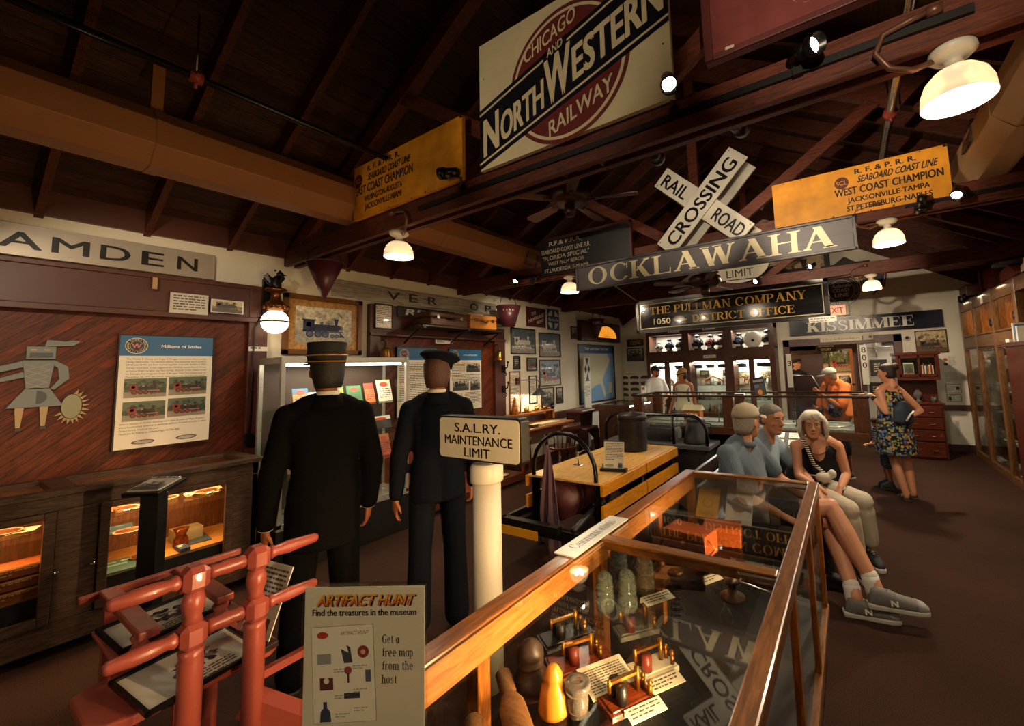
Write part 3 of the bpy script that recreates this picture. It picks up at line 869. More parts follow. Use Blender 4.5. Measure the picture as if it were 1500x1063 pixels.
for g, c, z in ((.0, '#151314', .02), (.055, '#cdbf98', .003)):
    th = .05 if g == 0 else .012
    x0, x1, z0, z1 = -2.565 + g, -.135 - g, 2.175 + g, 2.645 - g
    for a in ((x0, x1, z0, z0 + th), (x0, x1, z1 - th, z1), (x0, x0 + th, z0, z1), (x1 - th, x1, z0, z1)): b.bx(a[0], a[1], a[2], a[3], -.03, z, c, F)
build('frame', b, mat(None, .3), t, bevel=.003)
chain((-2.53, 5.6, 2.64), (-2.62, 4.5, 2.92), t); chain((-.16, 5.6, 2.64), (.12, 7.2, 2.92), t, r=.008)
b = MB('#d8d4c8'); b.rect(-.36, 2.135, -.08, 2.2, .03, F); b.lines(F, -.34, 2.185, .24, 2, .03, '#777777', 4, z=.031); build('price_tag', b, PAINT, t)

# rail crossing boards
t = thing('crossing_sign', 'white crossed rail crossing boards with black lettering fixed to the king post', 'sign', (-1.17, 4.3, 3.35), world=True)
def blade(c, ang, L, y, txt, name):
    b = MB('#d7d3c6'); F = FY(c[0], y, c[1]) @ Matrix.Rotation(R(ang), 4, 'Z')
    b.bx(-L / 2, L / 2, -.115, .115, -.02, 0, None, F)
    for s, x, w_ in txt: b.text(s, F @ Matrix.Translation((x, -.07, 0)), .14, '#17151a', w_, bold=.03, z=.001)
    q = random.Random(len(name))
    for s, x, w_ in txt:
        for i in range(int(w_ / .028)): 
            for yy in (-.045, .045): b.flat(arc(x - w_ / 2 + i * .028 + .012, yy, .005, 0, 360, 7)[:-1], .0015, F, '#d7d3c6')
    for x in (-L / 2 + .03, L / 2 - .03):
        for yy in (-.09, .09): b.flat(arc(x, yy, .006, 0, 360, 8)[:-1], .001, F, '#333333')
    build('crossing_board', b, ENAM, t, bevel=.003)
blade((-1.155, 3.345), 46, 1.16, 4.2, [('CROSSING', 0, 1.0)], 'a')
blade((-1.155, 3.345), -44, 1.16, 4.235, [('RAIL', -.36, .34), ('ROAD', .36, .36)], 'bb')
for (y, a) in ((4.40, 46), (4.38, -44)):
    b = MB('#b9b5a9'); F = FY(-1.12, y, 3.31) @ Matrix.Rotation(R(a), 4, 'Z'); b.bx(-.58, .58, -.115, .115, -.02, 0, None, F); build('rear_board', b, ENAM, t)
# oval limit sign, seen between the two hung signs
b = MB('#d8d0b8'); F = FY(-1.39, 7.12, 3.3)
b.prism([(.45 * math.cos(a * PI / 24), .3 * math.sin(a * PI / 24)) for a in range(48)], -.02, 0, F)
for t_, y, w_ in (('LIMIT', -.2, .42),): b.text(t_, F @ Matrix.Translation((0, y, 0)), .13, '#2a221c', w_, bold=-.005)
solo('oval_sign', 'white oval sign with black lettering behind the long grey sign', 'sign', b, ENAM)

# ------------------------------------------------------------------ ducts, pipes, fans
def octa(r): return [(r * math.cos(PI / 8 + i * PI / 4), r * math.sin(PI / 8 + i * PI / 4)) for i in range(8)]
def duct(x, z, y0, y1, r, label, col, straps, grille):
    t = thing('air_duct', label, 'duct', (x, y0, z), world=True, group='octagonal air ducts')
    m = MB(); M = FY(x, 0, z)
    m.prism(octa(r), -y1, -y0, M)
    for s in straps: m.prism(octa(r + .006), -s - .01, -s, M)
    build('duct_body', m, mat(col, .5, .1, var=.12, vscale=3), t, bevel=.012)
    for s in straps:
        m = MB(); m.prism(octa(r + .004), -s - .06, -s, M); m.bx(x - .02, x + .02, s, s + .06, z + r, z + r + .35)
        build('hanger_strap', m, mat(col, .5, .1), t)
    for (g, ang) in grille:
        G = Matrix.Translation((x, g, z)) @ Matrix.Rotation(R(ang), 4, 'Y')
        m = MB(); rr = r * math.cos(PI / 8)
        for a in ((-.085, -.07, -.12, .12), (.07, .085, -.12, .12), (-.07, .07, -.12, -.105), (-.07, .07, .105, .12)): m.bx(rr, rr + .015, a[2], a[3], a[0], a[1], None, G)
        for i in range(8): m.bx(rr - .002, rr + .008, -.105, .105, -.065 + i * .0175, -.058 + i * .0175, None, G)
        build('grille', m, mat('#4a2a22', .4), t)
duct(-3.75, 3.28, YF + .1, 4.72, .205, 'long tan duct running above the mannequins towards the far signs', '#8a5a34', (.72, 3.0), ((4.45, 20),))
duct(1.08, 3.3, -.5, 4.8, .205, 'wide tan duct high over the aisle near the biggest dome lamp', '#b08a60', (2.5, 3.6), ((4.15, 190),))
def pipe(pts, r, label, col, clamps):
    t = thing('sprinkler_pipe', label, 'pipe', pts[0], world=True, group='sprinkler pipes under the roof')
    m = MB(); m.tube(pts, r, 12); build('pipe', m, col, t)
    for c in clamps:
        a = Vector(pts[0]).lerp(Vector(pts[1]), c); d = (Vector(pts[1]) - Vector(pts[0])).normalized()
        m = MB(); m.cyl(a - d * .03, a + d * .03, r + .014, None, 12); m.cyl(a + Vector((-.05, 0, 0)), a + Vector((.05, 0, 0)), .012, None, 8); m.cyl(a, a - Vector((0, 0, .07)), .01, None, 8)
        build('coupling', m, mat('#8a3424', .45), t)
        m = MB(); m.cyl(a, a + Vector((0, 0, .4)), .006, None, 6); build('hanger_rod', m, STEEL, t)
pipe([(-3.15, -.6, 3.5), (-3.1, 3.6, 3.5)], .022, 'black sprinkler pipe with a red coupling crossing the dark roof', mat('#141212', .3, .4), (.33,))
pipe([(.47, 1.2, 3.72), (.44, 6.4, 3.72)], .035, 'bright steel sprinkler pipe with a red clamp above the yellow sign', mat('#c8c4bc', .2, .9), (.58,))

def fan(x, y, z, label, a0, n=5):
    t = thing('ceiling_fan', label, 'fan', (x, y, z), group='brown ceiling fans')
    BR = mat('#3a1f16', .35, .4)
    m = MB(); m.lathe([(.0, .55), (.07, .55), (.075, .5), (.05, .42), (.02, .40), (.02, .2), (.05, .19), (.06, .12), (.1, .1), (.0, .1)][::-1], n=24); build('downrod', m, BR, t)
    m = MB(); m.lathe([(0, .12), (.16, .115), (.195, .09), (.2, .03), (.18, 0), (.11, -.02), (.0, -.02)][::-1], n=32); build('motor_housing', m, BR, t)
    m = MB(); m.lathe([(0, -.02), (.05, -.02), (.055, -.09), (.045, -.13), (0, -.135)][::-1], n=20); m.tube([(.03, 0, -.12), (.03, 0, -.25)], .003, 5); build('switch_cup', m, BR, t)
    for i in range(n):
        a = a0 + 2 * PI * i / n
        M = Matrix.Rotation(a, 4, 'Z') @ Matrix.Rotation(R(10), 4, 'X')
        m = MB(); m.bx(.1, .26, -.018, .018, .0, .012, None, M); b_ = build('blade_iron', m, BR, t)
        m = MB(); m.prism([(.22, -.045), (.62, -.07), (.66, -.04), (.66, .04), (.62, .07), (.22, .045)], .012, .02, M); build('fan_blade', m, mat('#4a2a1c', .4), t)
fan(-2.16, 3.3, 3.3, 'brown ceiling fan behind the big cream sign', .35)
fan(-1.45, 5.25, 2.69, 'far brown ceiling fan just above the gilt office sign', .1)
# ------------------------------------------------------------------ small picture drawings
def loco(b, M, x, y, s, c1='#1d1f26', c2='#40444f', red=None, z=.0026):
    """a steam engine in side view, s = length, standing on y"""
    def rc(x0, y0, x1, y1, c): b.rect(x + x0 * s, y + y0 * s, x + x1 * s, y + y1 * s, z, M, c)
    def ci(cx, cy, r, c, zz=.0004): b.flat(arc(x + cx * s, y + cy * s, r * s, 0, 360, 14)[:-1], z + zz, M, c)
    bd = red or c1
    rc(.05, .13, .95, .17, c2); rc(.30, .17, .85, .31, c1); rc(.06, .15, .30, .40, bd); rc(.03, .39, .33, .42, c1)
    b.flat([(x + s * p, y + s * q) for p, q in ((.76, .31), (.81, .31), (.84, .46), (.73, .46))], z, M, c1)
    rc(.42, .31, .49, .37, c2); rc(.58, .31, .63, .36, red or c2); rc(.85, .2, .9, .28, red or c1)
    b.flat([(x + s * p, y + s * q) for p, q in ((.88, .14), (1, .02), (.86, .02))], z, M, bd)
    for cx, r in ((.2, .085), (.38, .085), (.54, .085), (.7, .05), (.8, .05)):
        ci(cx, r, r, c1); ci(cx, r, r * .7, red or c2, .0006)
    rc(.2, .075, .56, .09, '#9a9a9a'); rc(.12, .25, .22, .35, '#cfc8b4')
PICT = mat(None, .3, coat=.3, var=.45, vscale=38)
def scene(b, M, w, h, kind, seed=1):
    """paint a little landscape with a train inside a w x h rectangle centred on M"""
    q = random.Random(seed)
    pal = {'bw': ('#b9b4a6', '#6e6a62', '#3a3835', '#1c1b1a', None), 'color': ('#9db4c4', '#5f6f3f', '#8a7a5a', '#1b1a20', '#a5341f'),
           'blue': ('#8fa6b8', '#56707e', '#b8b0a0', '#203040', '#b4552a'), 'sepia': ('#c8b48a', '#8a7350', '#5a4630', '#2a1d12', None),
           'wash': ('#d9d2ba', '#c4bda8', '#a8a595', '#2a3350', None), 'dusk': ('#4a5a68', '#3a4a40', '#8a8272', '#c9c4b8', None), 'green': ('#55624a', '#2f3a26', '#8a8068', '#251b18', '#8a2c1c')}[kind]
    b.rect(-w / 2, -h / 2, w / 2, h / 2, .0005, M, pal[0])
    top = [(-w / 2 + w * i / 12, h * (q.uniform(-.05, .22))) for i in range(13)]
    b.flat([(-w / 2, -h / 2)] + [(w / 2, -h / 2)] + top[::-1], .0009, M, pal[1])
    def mixc(a_, b_, f): return '#' + ''.join('%02x' % int(int(a_[i:i + 2], 16) * (1 - f) + int(b_[i:i + 2], 16) * f) for i in (1, 3, 5))
    for i in range(26):
        cx, cy = q.uniform(-.5, .5) * w, q.uniform(-.2, .34) * h
        p_ = clip_rect([(cx + q.uniform(.025, .1) * w * math.cos(a), cy + q.uniform(.03, .13) * h * math.sin(a)) for a in [j * .9 for j in range(7)]], -w / 2, -h / 2, w / 2, h / 2)
        if p_: b.flat(p_, .0010 + .00004 * i, M, mixc(pal[1], pal[q.choice((0, 1, 2, 3))], q.uniform(.1, .7)))
    b.flat([(-w / 2, -h / 2), (w / 2, -h / 2), (w / 2, -h * .3), (-w / 2, -h * .18)], .0022, M, pal[2])
    loco(b, M, -w * .42, -h * .34, w * .8, pal[3], pal[2] if kind != 'wash' else '#56617c', pal[4])
def framed(name, label, M, w, h, fw, fcol, kind, group=None, matw=0.0, matc='#c9a878', seed=1, depth=.025, mat_=None, text=None, cat='picture'):
    """wall picture: moulding, mount and the picture itself"""
    t = thing(name, label, cat, M.translation, group=group, world=True)
    b = MB(fcol)
    for a in ((-w / 2, w / 2, -h / 2, -h / 2 + fw), (-w / 2, w / 2, h / 2 - fw, h / 2), (-w / 2, -w / 2 + fw, -h / 2, h / 2), (w / 2 - fw, w / 2, -h / 2, h / 2)):
        b.bx(a[0], a[1], a[2], a[3], 0, depth, None, M)
    build('moulding', b, mat_ or mat(None, .35), t, bevel=min(.004, fw * .3), seg=1)
    iw, ih = w - 2 * fw, h - 2 * fw
    b = MB(matc); b.bx(-iw / 2, iw / 2, -ih / 2, ih / 2, 0, depth * .3, None, M)
    P = M @ Matrix.Translation((0, 0, depth * .3))
    if kind == 'doc':
        b.rect(-iw / 2, -ih / 2, iw / 2, ih / 2, .0004, P, '#e6dcc0')
        n = int(ih / .022); b.lines(P, -iw * .42, ih * .42, iw * .84, n - 3, .022, '#5a5248', seed)
    elif kind == 'dark':
        b.rect(-iw / 2, -ih / 2, iw / 2, ih / 2, .0004, P, '#15130f'); b.lines(P, -iw * .35, ih * .3, iw * .7, 4, ih * .17, '#b9a878', seed)
    else:
        scene(b, P, iw - 2 * matw, ih - 2 * matw, kind, seed)
    build('picture', b, PICT, t)
    return t
DB = '#1a1411'
# steel station sign: letters spread along the wall
b = MB('#8d8377'); F = FX(XL + .02, 0, 0)
b.bx(-.75, 1.46, 2.665, 2.89, 0, .015, None, F)
for a in ((-.75, 1.46, 2.66, 2.668), (-.75, 1.46, 2.886, 2.893), (1.455, 1.463, 2.66, 2.893)): b.bx(a[0], a[1], a[2], a[3], 0, .02, '#3a3530', F)
t = solo('steel_sign', 'long brushed steel sign with wide black letters over the diagonal boarding', 'sign', b, brushed('#b8afa3', .35, (4, 1.5, 30)))
for ch, y, w_ in (('C', .10, .16), ('A', .35, .2), ('M', .587, .19), ('D', .823, .17), ('E', 1.043, .14), ('N', 1.27, .14)):
    b = MB(); b.text(ch, FX(XL + .037, y, 2.715), .125, '#0c0b0b', w_, bold=.02); build('letter', b, mat('#0c0b0b', .4), t)
for v in t.children: v.location = -t.location
# second long steel sign
t = thing('steel_sign', 'long brushed steel sign with raised letters above the suitcases', 'sign', (XL, 3.9, 2.64), world=True)
b = MB(); F = FX(XL + .02, 0, 0); b.bx(2.55, 5.25, 2.645, 2.845, 0, .02, None, F); build('plate', b, brushed('#b8b0a4', .28, (4, 1.2, 40)), t, bevel=.003)
for ch, y, w_ in (('V', 3.33, .19), ('E', 3.63, .14), ('R', 3.95, .16), ('O', 4.75, .17), ('P', 5.06, .14)):
    b = MB(); b.text(ch, FX(XL + .042, y, 2.69), .115, '#3b3833', w_, bold=.02); build('letter', b, mat('#3b3833', .35, .6), t)
b = MB('#26282a'); F = FX(XL + .08, 0, 0); b.bx(3.36, 4.3, 2.47, 2.61, 0, .01, None, F); b.text('RE', F @ Matrix.Translation((3.62, 2.5, 0)), .085, '#e8e2d4', .3, shear=.3, bold=.03, z=.0115)
solo('name_plate', 'dark plate with slanted white letters just under the long steel sign', 'sign', b, PAINT)
# cards on the brown band
def card(x, y0, y1, z0, z1, label, kind, seed, name='placard', back='#d8d4c8', facing=FX, n=6, th=.006, cat='card', group=None):
    w_, h = y1 - y0, z1 - z0
    M = facing(x, (y0 + y1) / 2, (z0 + z1) / 2)
    b = MB(back); b.bx(-w_ / 2, w_ / 2, -h / 2, h / 2, 0, th, None, M)
    P = M @ Matrix.Translation((0, 0, th))
    if kind == 'txt':
        b.lines(P, -w_ * .42, h * .4, w_ * .84, n, h * .8 / n, '#4a463f', seed)
    elif kind != 'none': scene(b, P, w_ * .92, h * .9, kind, seed)
    return solo(name, label, cat, b, mat(None, .35), group)
card(XL + .1, 1.15, 1.41, 2.31, 2.49, 'silvery text card on the brown band over the blue topped poster', 'txt', 3, back='#bfb9ab')
card(XL + .1, 1.43, 1.68, 2.34, 2.465, 'small photograph card of a passenger car on the brown band', 'sepia', 4, name='photo_card')
card(XL + .085, 1.74, 1.9, 1.985, 2.03, 'narrow white label on the brown post below the globe lamp', 'txt', 5, n=1)
card(XL + .1, 3.95, 4.25, 2.13, 2.18, 'narrow white label under the luggage shelf', 'txt', 6, n=2)
card(XL + .1, 5.15, 5.5, 2.42, 2.5, 'white label beside the suitcases and the hanging bucket', 'txt', 6, n=2)
b = MB('#a9835a'); b.bx(XL + .1, XL + .13, 1.03, 1.06, 2.5, 2.6); solo('wood_peg', 'small pale wooden peg on the brown band under the steel sign', 'peg', b, PAINT)

# cut-out figure of dancing costume
t = thing('wall_figure', 'grey painted cut-out dancer figure mounted on the diagonal boards', 'wall decoration', (XL + .03, .45, 1.5), world=True)
F = FX(XL + .025, .48, 1.8)
G, GD, TN = '#6f7573', '#41464a', '#a98f63'
b = MB(G)
def pc(poly, c=None, z=.02, sc=1.0): b.prism([(x * sc, y * sc) for x, y in poly], 0, z, F, c)
pc([(-.075, .1), (.075, .1), (.055, -.11), (-.05, -.11)]); pc([(-.05, -.1), (.055, -.1), (.13, -.24), (-.13, -.24)])
for p in ([(-.075, .095), (-.27, .02), (-.27, -.02), (-.05, .055)], [(-.06, .02), (-.2, -.04), (-.21, -.07), (-.05, -.02)]): pc(p, None, .018)
pc([(.075, .1), (.14, .05), (.15, -.04), (.08, -.12), (.06, -.11), (.1, -.04), (.09, .04), (.06, .07)], None, .018)
build('body_panel', b, mat(None, .5), t, bevel=.002, seg=1)
b = MB(G); pc([(-.06, .11), (.075, .11), (.075, .2), (-.06, .2)]); b.prism([(-.045, .12), (.06, .12), (.06, .155), (-.045, .155)], .02, .023, F, GD)
for x in (-.03, .03): b.rect(x - .012, .17, x + .016, .182, .0215, F, TN)
build('mask', b, mat(None, .5), t)
b = MB(G); pc([(.02, .2), (.05, .205), (.16, .21), (.19, .245), (.15, .25), (.12, .24), (.03, .25)]); build('headdress', b, mat(None, .5), t)
for x in (-.09, .02):
    b = MB(TN); pc([(x, -.24), (x + .04, -.24), (x + .03, -.38), (x + .01, -.38)], TN, .018); b.rect(x + .01, -.4, x + .035, -.385, .02, F, GD); build('boot', b, mat(None, .5), t)
b = MB(TN)
c = (.17, -.25)
b.prism([(c[0] + .05 * math.cos(a * PI / 12), c[1] + .09 * math.sin(a * PI / 12)) for a in range(24)], .0, .022, F, '#8a8a6a')
for i in range(14):
    a = R(-150 + i * 17); p = Vector((c[0] + .055 * math.cos(a), c[1] + .095 * math.sin(a))); d = Vector((math.cos(a), math.sin(a))) * .04; n_ = Vector((-d.y, d.x)) * .25
    pc([tuple(p - n_), tuple(p + n_), tuple(p + d)], TN, .015)
build('feather_fan', b, mat(None, .5), t)
b = MB(TN)
for i in range(4):
    z = .07 - i * .045
    b.flat([(-.06 + i * .004, z), (.055 - i * .004, z - .045), (.055 - i * .004, z - .042), (-.06 + i * .004, z + .003)], .021, F, TN); b.flat([(-.06 + i * .004, z - .045), (.055 - i * .004, z), (.055 - i * .004, z + .003), (-.06 + i * .004, z - .042)], .0212, F, TN)
b.flat(arc(0, -.17, .05, -90, 90, 8), .021, F, GD)
build('chest_pattern', b, mat(None, .5), t)

# blue topped information posters
def poster(y0, y1, z0, z1, title, label, body, x=XL + .03, photos='green'):
    w_, h = y1 - y0, z1 - z0
    M = FX(x, (y0 + y1) / 2, (z0 + z1) / 2)
    t = thing('information_poster', label, 'poster', M.translation, world=True, group='blue topped posters on the panelling')
    b = MB('#0e0d0d'); b.bx(-w_ / 2, w_ / 2, -h / 2, h / 2, 0, .03, None, M); build('backing_board', b, mat(None, .5), t)
    P = M @ Matrix.Translation((0, 0, .0305)); w_ -= .02; h -= .02
    b = MB('#ddd4bf'); b.rect(-w_ / 2, -h / 2, w_ / 2, h / 2, 0, P)
    b.rect(-w_ / 2, h / 2 - h * .18, w_ / 2, h / 2, .0004, P, '#1f5f8a')
    cx, cy, r = -w_ / 2 + w_ * .16, h / 2 - h * .09, h * .072
    b.flat(arc(cx, cy, r, 0, 360, 28)[:-1], .0007, P, '#d8cfae'); b.flat(arc(cx, cy, r * .93, 0, 360, 28)[:-1], .001, P, '#14131a'); b.flat(arc(cx, cy, r * .6, 0, 360, 24)[:-1], .0013, P, '#b9a878'); b.flat(arc(cx, cy, r * .56, 0, 360, 24)[:-1], .0016, P, '#1c2b4a')
    b.text('W', P @ Matrix.Translation((cx, cy - r * .28, 0)), r * .6, '#c46a4a', bold=.04, z=.0019)
    for i, ch in enumerate('WALT DISNEY WORLD~RAILROAD'):
        if ch in ' ~': continue
        top = i < 17; a = R(195 - i * 13.2) if top else R(-150 + (i - 18) * 17); b.text(ch, P @ Matrix.Translation((cx + r * .77 * math.cos(a), cy + r * .77 * math.sin(a), 0)) @ Matrix.Rotation(a - PI / 2 if top else a + PI / 2, 4, 'Z') @ Matrix.Translation((0, -r * .1, 0)), r * .2, '#d8cfae', z=.0019)
    b.text(title, P @ Matrix.Translation((w_ * .14, h / 2 - h * .105, 0)), h * .03, '#e8e4d8', w_ * .45, bold=.02)
    body(b, P, w_, h)
    build('printed_sheet', b, mat(None, .4), t)
def body1(b, P, w_, h):
    T = ('The Walter E. Disney and Roger E. Broggie locomotives have a unique', 'sibling relationship. The identical engines have sequential serial numbers,', '58444 and 58445, and have worked together since their building in 1925.',
         'During restoration, it was suggested the 58445 be named Roy O. Disney', 'to honor Walt\'s brother, but Roy humbly declined. It was instead named', 'for Disney\'s first Imagineer Roger E. Broggie. After Roy passed away on', 'December 20, 1971 the fourth locomotive was named in his honor.')
    for i, s in enumerate(T): b.text(s, P @ Matrix.Translation((0, h * (.285 - .027 * i), 0)), h * .0155, '#26231f', w_ * .86)
    for i, (x, y) in enumerate(((-.225, .03), (.23, .035), (-.225, -.175), (.23, -.165))): scene(b, P @ Matrix.Translation((x * w_, y * h - .0, .0006)), w_ * .43, h * .17, 'green', 11 + i)
    for i, s in enumerate(('After a century of service, including more than 52 years at Magic Kingdom', 'these locomotives continue to generate millions of smiles annually on their', 'Grand Circle Tours of the park.', 'Thank you for helping us celebrate Magic On The Rails.')):
        b.text(s, P @ Matrix.Translation((-w_ * .46, h * (-.29 - .028 * i), 0)), h * .0165, '#26231f', w_ * (.9, .92, .4, .62)[i], 'l')
    for cx in (-.22, .24):
        b.flat([(cx * w_ + .07 * math.cos(a * PI / 10), -h * .45 + .018 * math.sin(a * PI / 10)) for a in range(20)], .0006, P, '#4a4640'); b.flat([(cx * w_ + .055 * math.cos(a * PI / 10), -h * .45 + .012 * math.sin(a * PI / 10)) for a in range(20)], .0009, P, '#b5ad9a')
def body2(b, P, w_, h):
    b.lines(P, -w_ * .45, h * .28, w_ * .42, 8, h * .024, '#4a453e', 3); scene(b, P @ Matrix.Translation((w_ * .23, h * .2, 0)), w_ * .45, h * .16, 'bw', 3)
    b.lines(P, -w_ * .45, h * .08, w_ * .9, 4, h * .024, '#4a453e', 5); scene(b, P @ Matrix.Translation((-w_ * .17, -h * .09, 0)), w_ * .5, h * .18, 'bw', 6); scene(b, P @ Matrix.Translation((w_ * .29, -h * .09, 0)), w_ * .32, h * .2, 'bw', 8)
    scene(b, P @ Matrix.Translation((-w_ * .27, -h * .32, 0)), w_ * .3, h * .2, 'bw', 9); b.lines(P, -w_ * .05, -h * .22, w_ * .5, 9, h * .024, '#4a453e', 7)
def body3(b, P, w_, h):
    b.lines(P, -w_ * .45, h * .28, w_ * .9, 22, h * .026, '#4a453e', 13)
poster(.865, 1.475, 1.17, 2.11, 'Millions of Smiles', 'blue topped poster with four train photographs on the diagonal boards above the wall case', body1, XL + .05)
poster(3.37, 4.02, 1.14, 2.07, '', 'blue topped poster half hidden behind the peaked cap mannequin', body3)
poster(4.23, 4.88, 1.13, 2.065, 'Return and Restoration', 'blue topped poster with black and white photographs beside the hanging bell', body2)

# globe lamp on a bracket with a carved beast
t = thing('wall_lamp', 'glowing globe wall lamp under a dark carved beast bracket on the brown post', 'lamp', (XL + .09, 1.83, 2.1), world=True)
gx, gy, gz = -4.8, 1.895, 2.27
m = MB(); m.ball((gx, gy, gz), .118, n=32); build('globe', m, glow('#ffe7bd', 3.0), t)
m = MB(); m.tube([(gx + .121 * math.cos(a * PI / 16), gy + .121 * math.sin(a * PI / 16), gz) for a in range(32)], .008, 8, closed=True); build('globe_band', m, mat('#5a3018', .35, .8), t)
m = MB(); m.lathe([(.03, .10), (.075, .115), (.1, .135), (.11, .16), (.095, .175), (.08, .2), (.05, .215), (.04, .28), (.06, .30), (.1, .315), (.09, .335), (0, .34)], Matrix.Translation((gx, gy, gz)), 24)
for i in range(12):
    a = i * PI / 6; m.ball((gx + .1 * math.cos(a), gy + .1 * math.sin(a), gz + .15), .022, n=8)
build('leafy_cap', m, mat('#6b3f1c', .35, .8), t)
CARV = mat('#120d0a', .4, .4)
m = MB(); m.bx(XL + .08, XL + .12, gy - .06, gy + .06, 2.33, 2.72); m.tube([(XL + .1, gy, 2.4), (XL + .15, gy, 2.45), (gx, gy, 2.56)], .025, 8); m.tube([(XL + .1, gy, 2.66), (gx - .05, gy, 2.62), (gx, gy, 2.6)], .02, 8); build('bracket', m, CARV, t)
m = MB()
m.loft([((gx, gy, 2.6), .05, .045, (1, 0, 0), (0, 1, 0)), ((gx - .01, gy - .005, 2.65), .055, .05, (1, 0, 0), (0, 1, 0)), ((gx, gy, 2.7), .04, .042, (1, 0, 0), (0, 1, 0)), ((gx + .01, gy + .01, 2.735), .025, .03, (1, 0, 0), (0, 1, 0))], 12)
m.ball((gx + .025, gy + .02, 2.75), .032, n=12); m.lathe([(.014, 0), (.002, .05)], frame_to((gx + .04, gy + .03, 2.745), (gx + .09, gy + .06, 2.735)), 8)
for s in (-1, 1):
    m.add([(gx - .02, gy + s * .03, 2.64), (gx - .05, gy + s * .1, 2.73), (gx - .03, gy + s * .07, 2.76), (gx, gy + s * .03, 2.71), (gx - .03, gy + s * .04, 2.65)], [(0, 1, 2, 3), (4, 3, 2, 1)])
    m.ball((gx + .02, gy + s * .02, 2.785), .01, n=6); m.tube([(gx + .02, gy + s * .03, 2.61), (gx + .05, gy + s * .035, 2.595), (gx + .07, gy + s * .035, 2.6)], .012, 6)
m.tube([(gx - .04, gy, 2.62), (gx - .08, gy - .05, 2.66), (gx - .07, gy - .08, 2.72)], .012, 6)
build('carved_beast', m, CARV, t)
m = MB(); m.tube([(XL + .1, 1.82, 2.33), (XL + .1, 1.78, 2.2), (XL + .1, 1.77, 1.4), (XL + .1, 1.76, 1.1)], .007, 6); m.bx(XL + .08, XL + .13, 1.73, 1.79, 1.09, 1.19); build('cord', m, BLACK, t)
lamp('globe_light', 'POINT', (gx + .01, gy, gz), 14, (1, .75, .45), .11)

# pictures
framed('framed_painting', 'wide gilt framed steam engine painting behind the kepi mannequin', FX(XL, 2.485, 2.29), .86, .66, .055, '#6b4318', 'wash', matw=.07, matc='#b5874a', seed=21, depth=.04, mat_=mat(None, .35, .2))
framed('framed_notice', 'small framed notice with lines of print beside the long steel sign', FX(XL + .07, 3.17, 2.45), .25, .32, .014, '#3a3630', 'doc', seed=31)
GP = 'framed pictures grouped on the white wall'
for i, (y0, y1, z0, z1, kind, fc, lb) in enumerate((
    (5.64, 6.34, 2.0, 2.48, 'dusk', DB, 'black framed mountain railway painting at the top beside the panelling'),
    (6.45, 7.17, 1.95, 2.43, 'dusk', '#4a3420', 'framed painting of a pale streamliner under the maroon and blue emblems'),
    (6.44, 7.14, 1.38, 1.90, 'blue', '#4a3420', 'framed painting of an orange train in snow above the desk'),
    (6.07, 6.37, 1.69, 1.94, 'green', DB, 'small framed red engine photograph in the middle of the picture wall'),
    (5.70, 5.88, 1.72, 1.97, 'dark', DB, 'small dark framed plaque near the panelling edge'),
    (5.58, 5.87, .955, 1.695, 'doc', '#7a3a18', 'tall narrow brown framed list beside the shaded desk lamp'),
    (6.12, 6.35, 1.08, 1.6, 'doc', DB, 'narrow framed sheet partly behind the cone lamp shade'),
    (6.48, 6.89, .98, 1.355, 'bw', DB, 'square black framed black and white photograph low on the picture wall'),
    (6.97, 7.2, 1.01, 1.34, 'bw', DB, 'narrow framed pair of photographs at the end of the picture wall'),
    (7.58, 7.84, 2.35, 2.62, 'bw', '#5a1c18', 'small dark red framed photograph beside the arched sunset sign'))):
    framed('framed_picture', lb, FX(XL, (y0 + y1) / 2, (z0 + z1) / 2), y1 - y0, z1 - z0, .02, fc, kind, GP, matw=0, seed=40 + i)
# emblems
b = MB('#4d1c22'); M = FX(XL, 6.385, 2.715); b.bx(-.295, .295, -.195, .195, 0, .012, None, M)
for t_, y, w_ in (('THE', .07, .14), ('MILWAUKEE', -.04, .48), ('ROAD', -.14, .2)): b.text(t_, M @ skew(.35) @ Matrix.Translation(({'THE': -.08, 'ROAD': .12}.get(t_, 0), y, 0)), .065, '#d8cdb4', w_, bold=.02, z=.0128)
b.rect(-.295, -.195, .295, -.185, .0128, M, '#b9a890'); b.rect(-.295, .185, .295, .195, .0128, M, '#b9a890')
solo('railway_emblem', 'maroon rectangular railway emblem with slanted pale letters above the pictures', 'sign', b, ENAM, 'railway emblems on the walls')
b = MB('#d8d4c4'); M = FX(XL, 6.94, 2.715); b.bx(-.21, .21, -.22, .22, 0, .012, None, M); b.rect(-.205, -.215, .205, .215, .0126, M, '#1f4f86')
b.flat(arc(0, 0, .19, 0, 360, 32)[:-1], .0132, M, '#d8d4c4'); b.rect(-.045, -.215, .045, .215, .0138, M, '#1f4f86'); b.rect(-.205, -.07, .205, .07, .0144, M, '#1f4f86')
b.text('Santa Fe', M @ Matrix.Translation((0, -.03, 0)), .065, '#e8e2d0', .34, bold=.02, z=.015)
solo('railway_emblem', 'blue square railway emblem with a white cross in a circle', 'sign', b, ENAM, 'railway emblems on the walls')
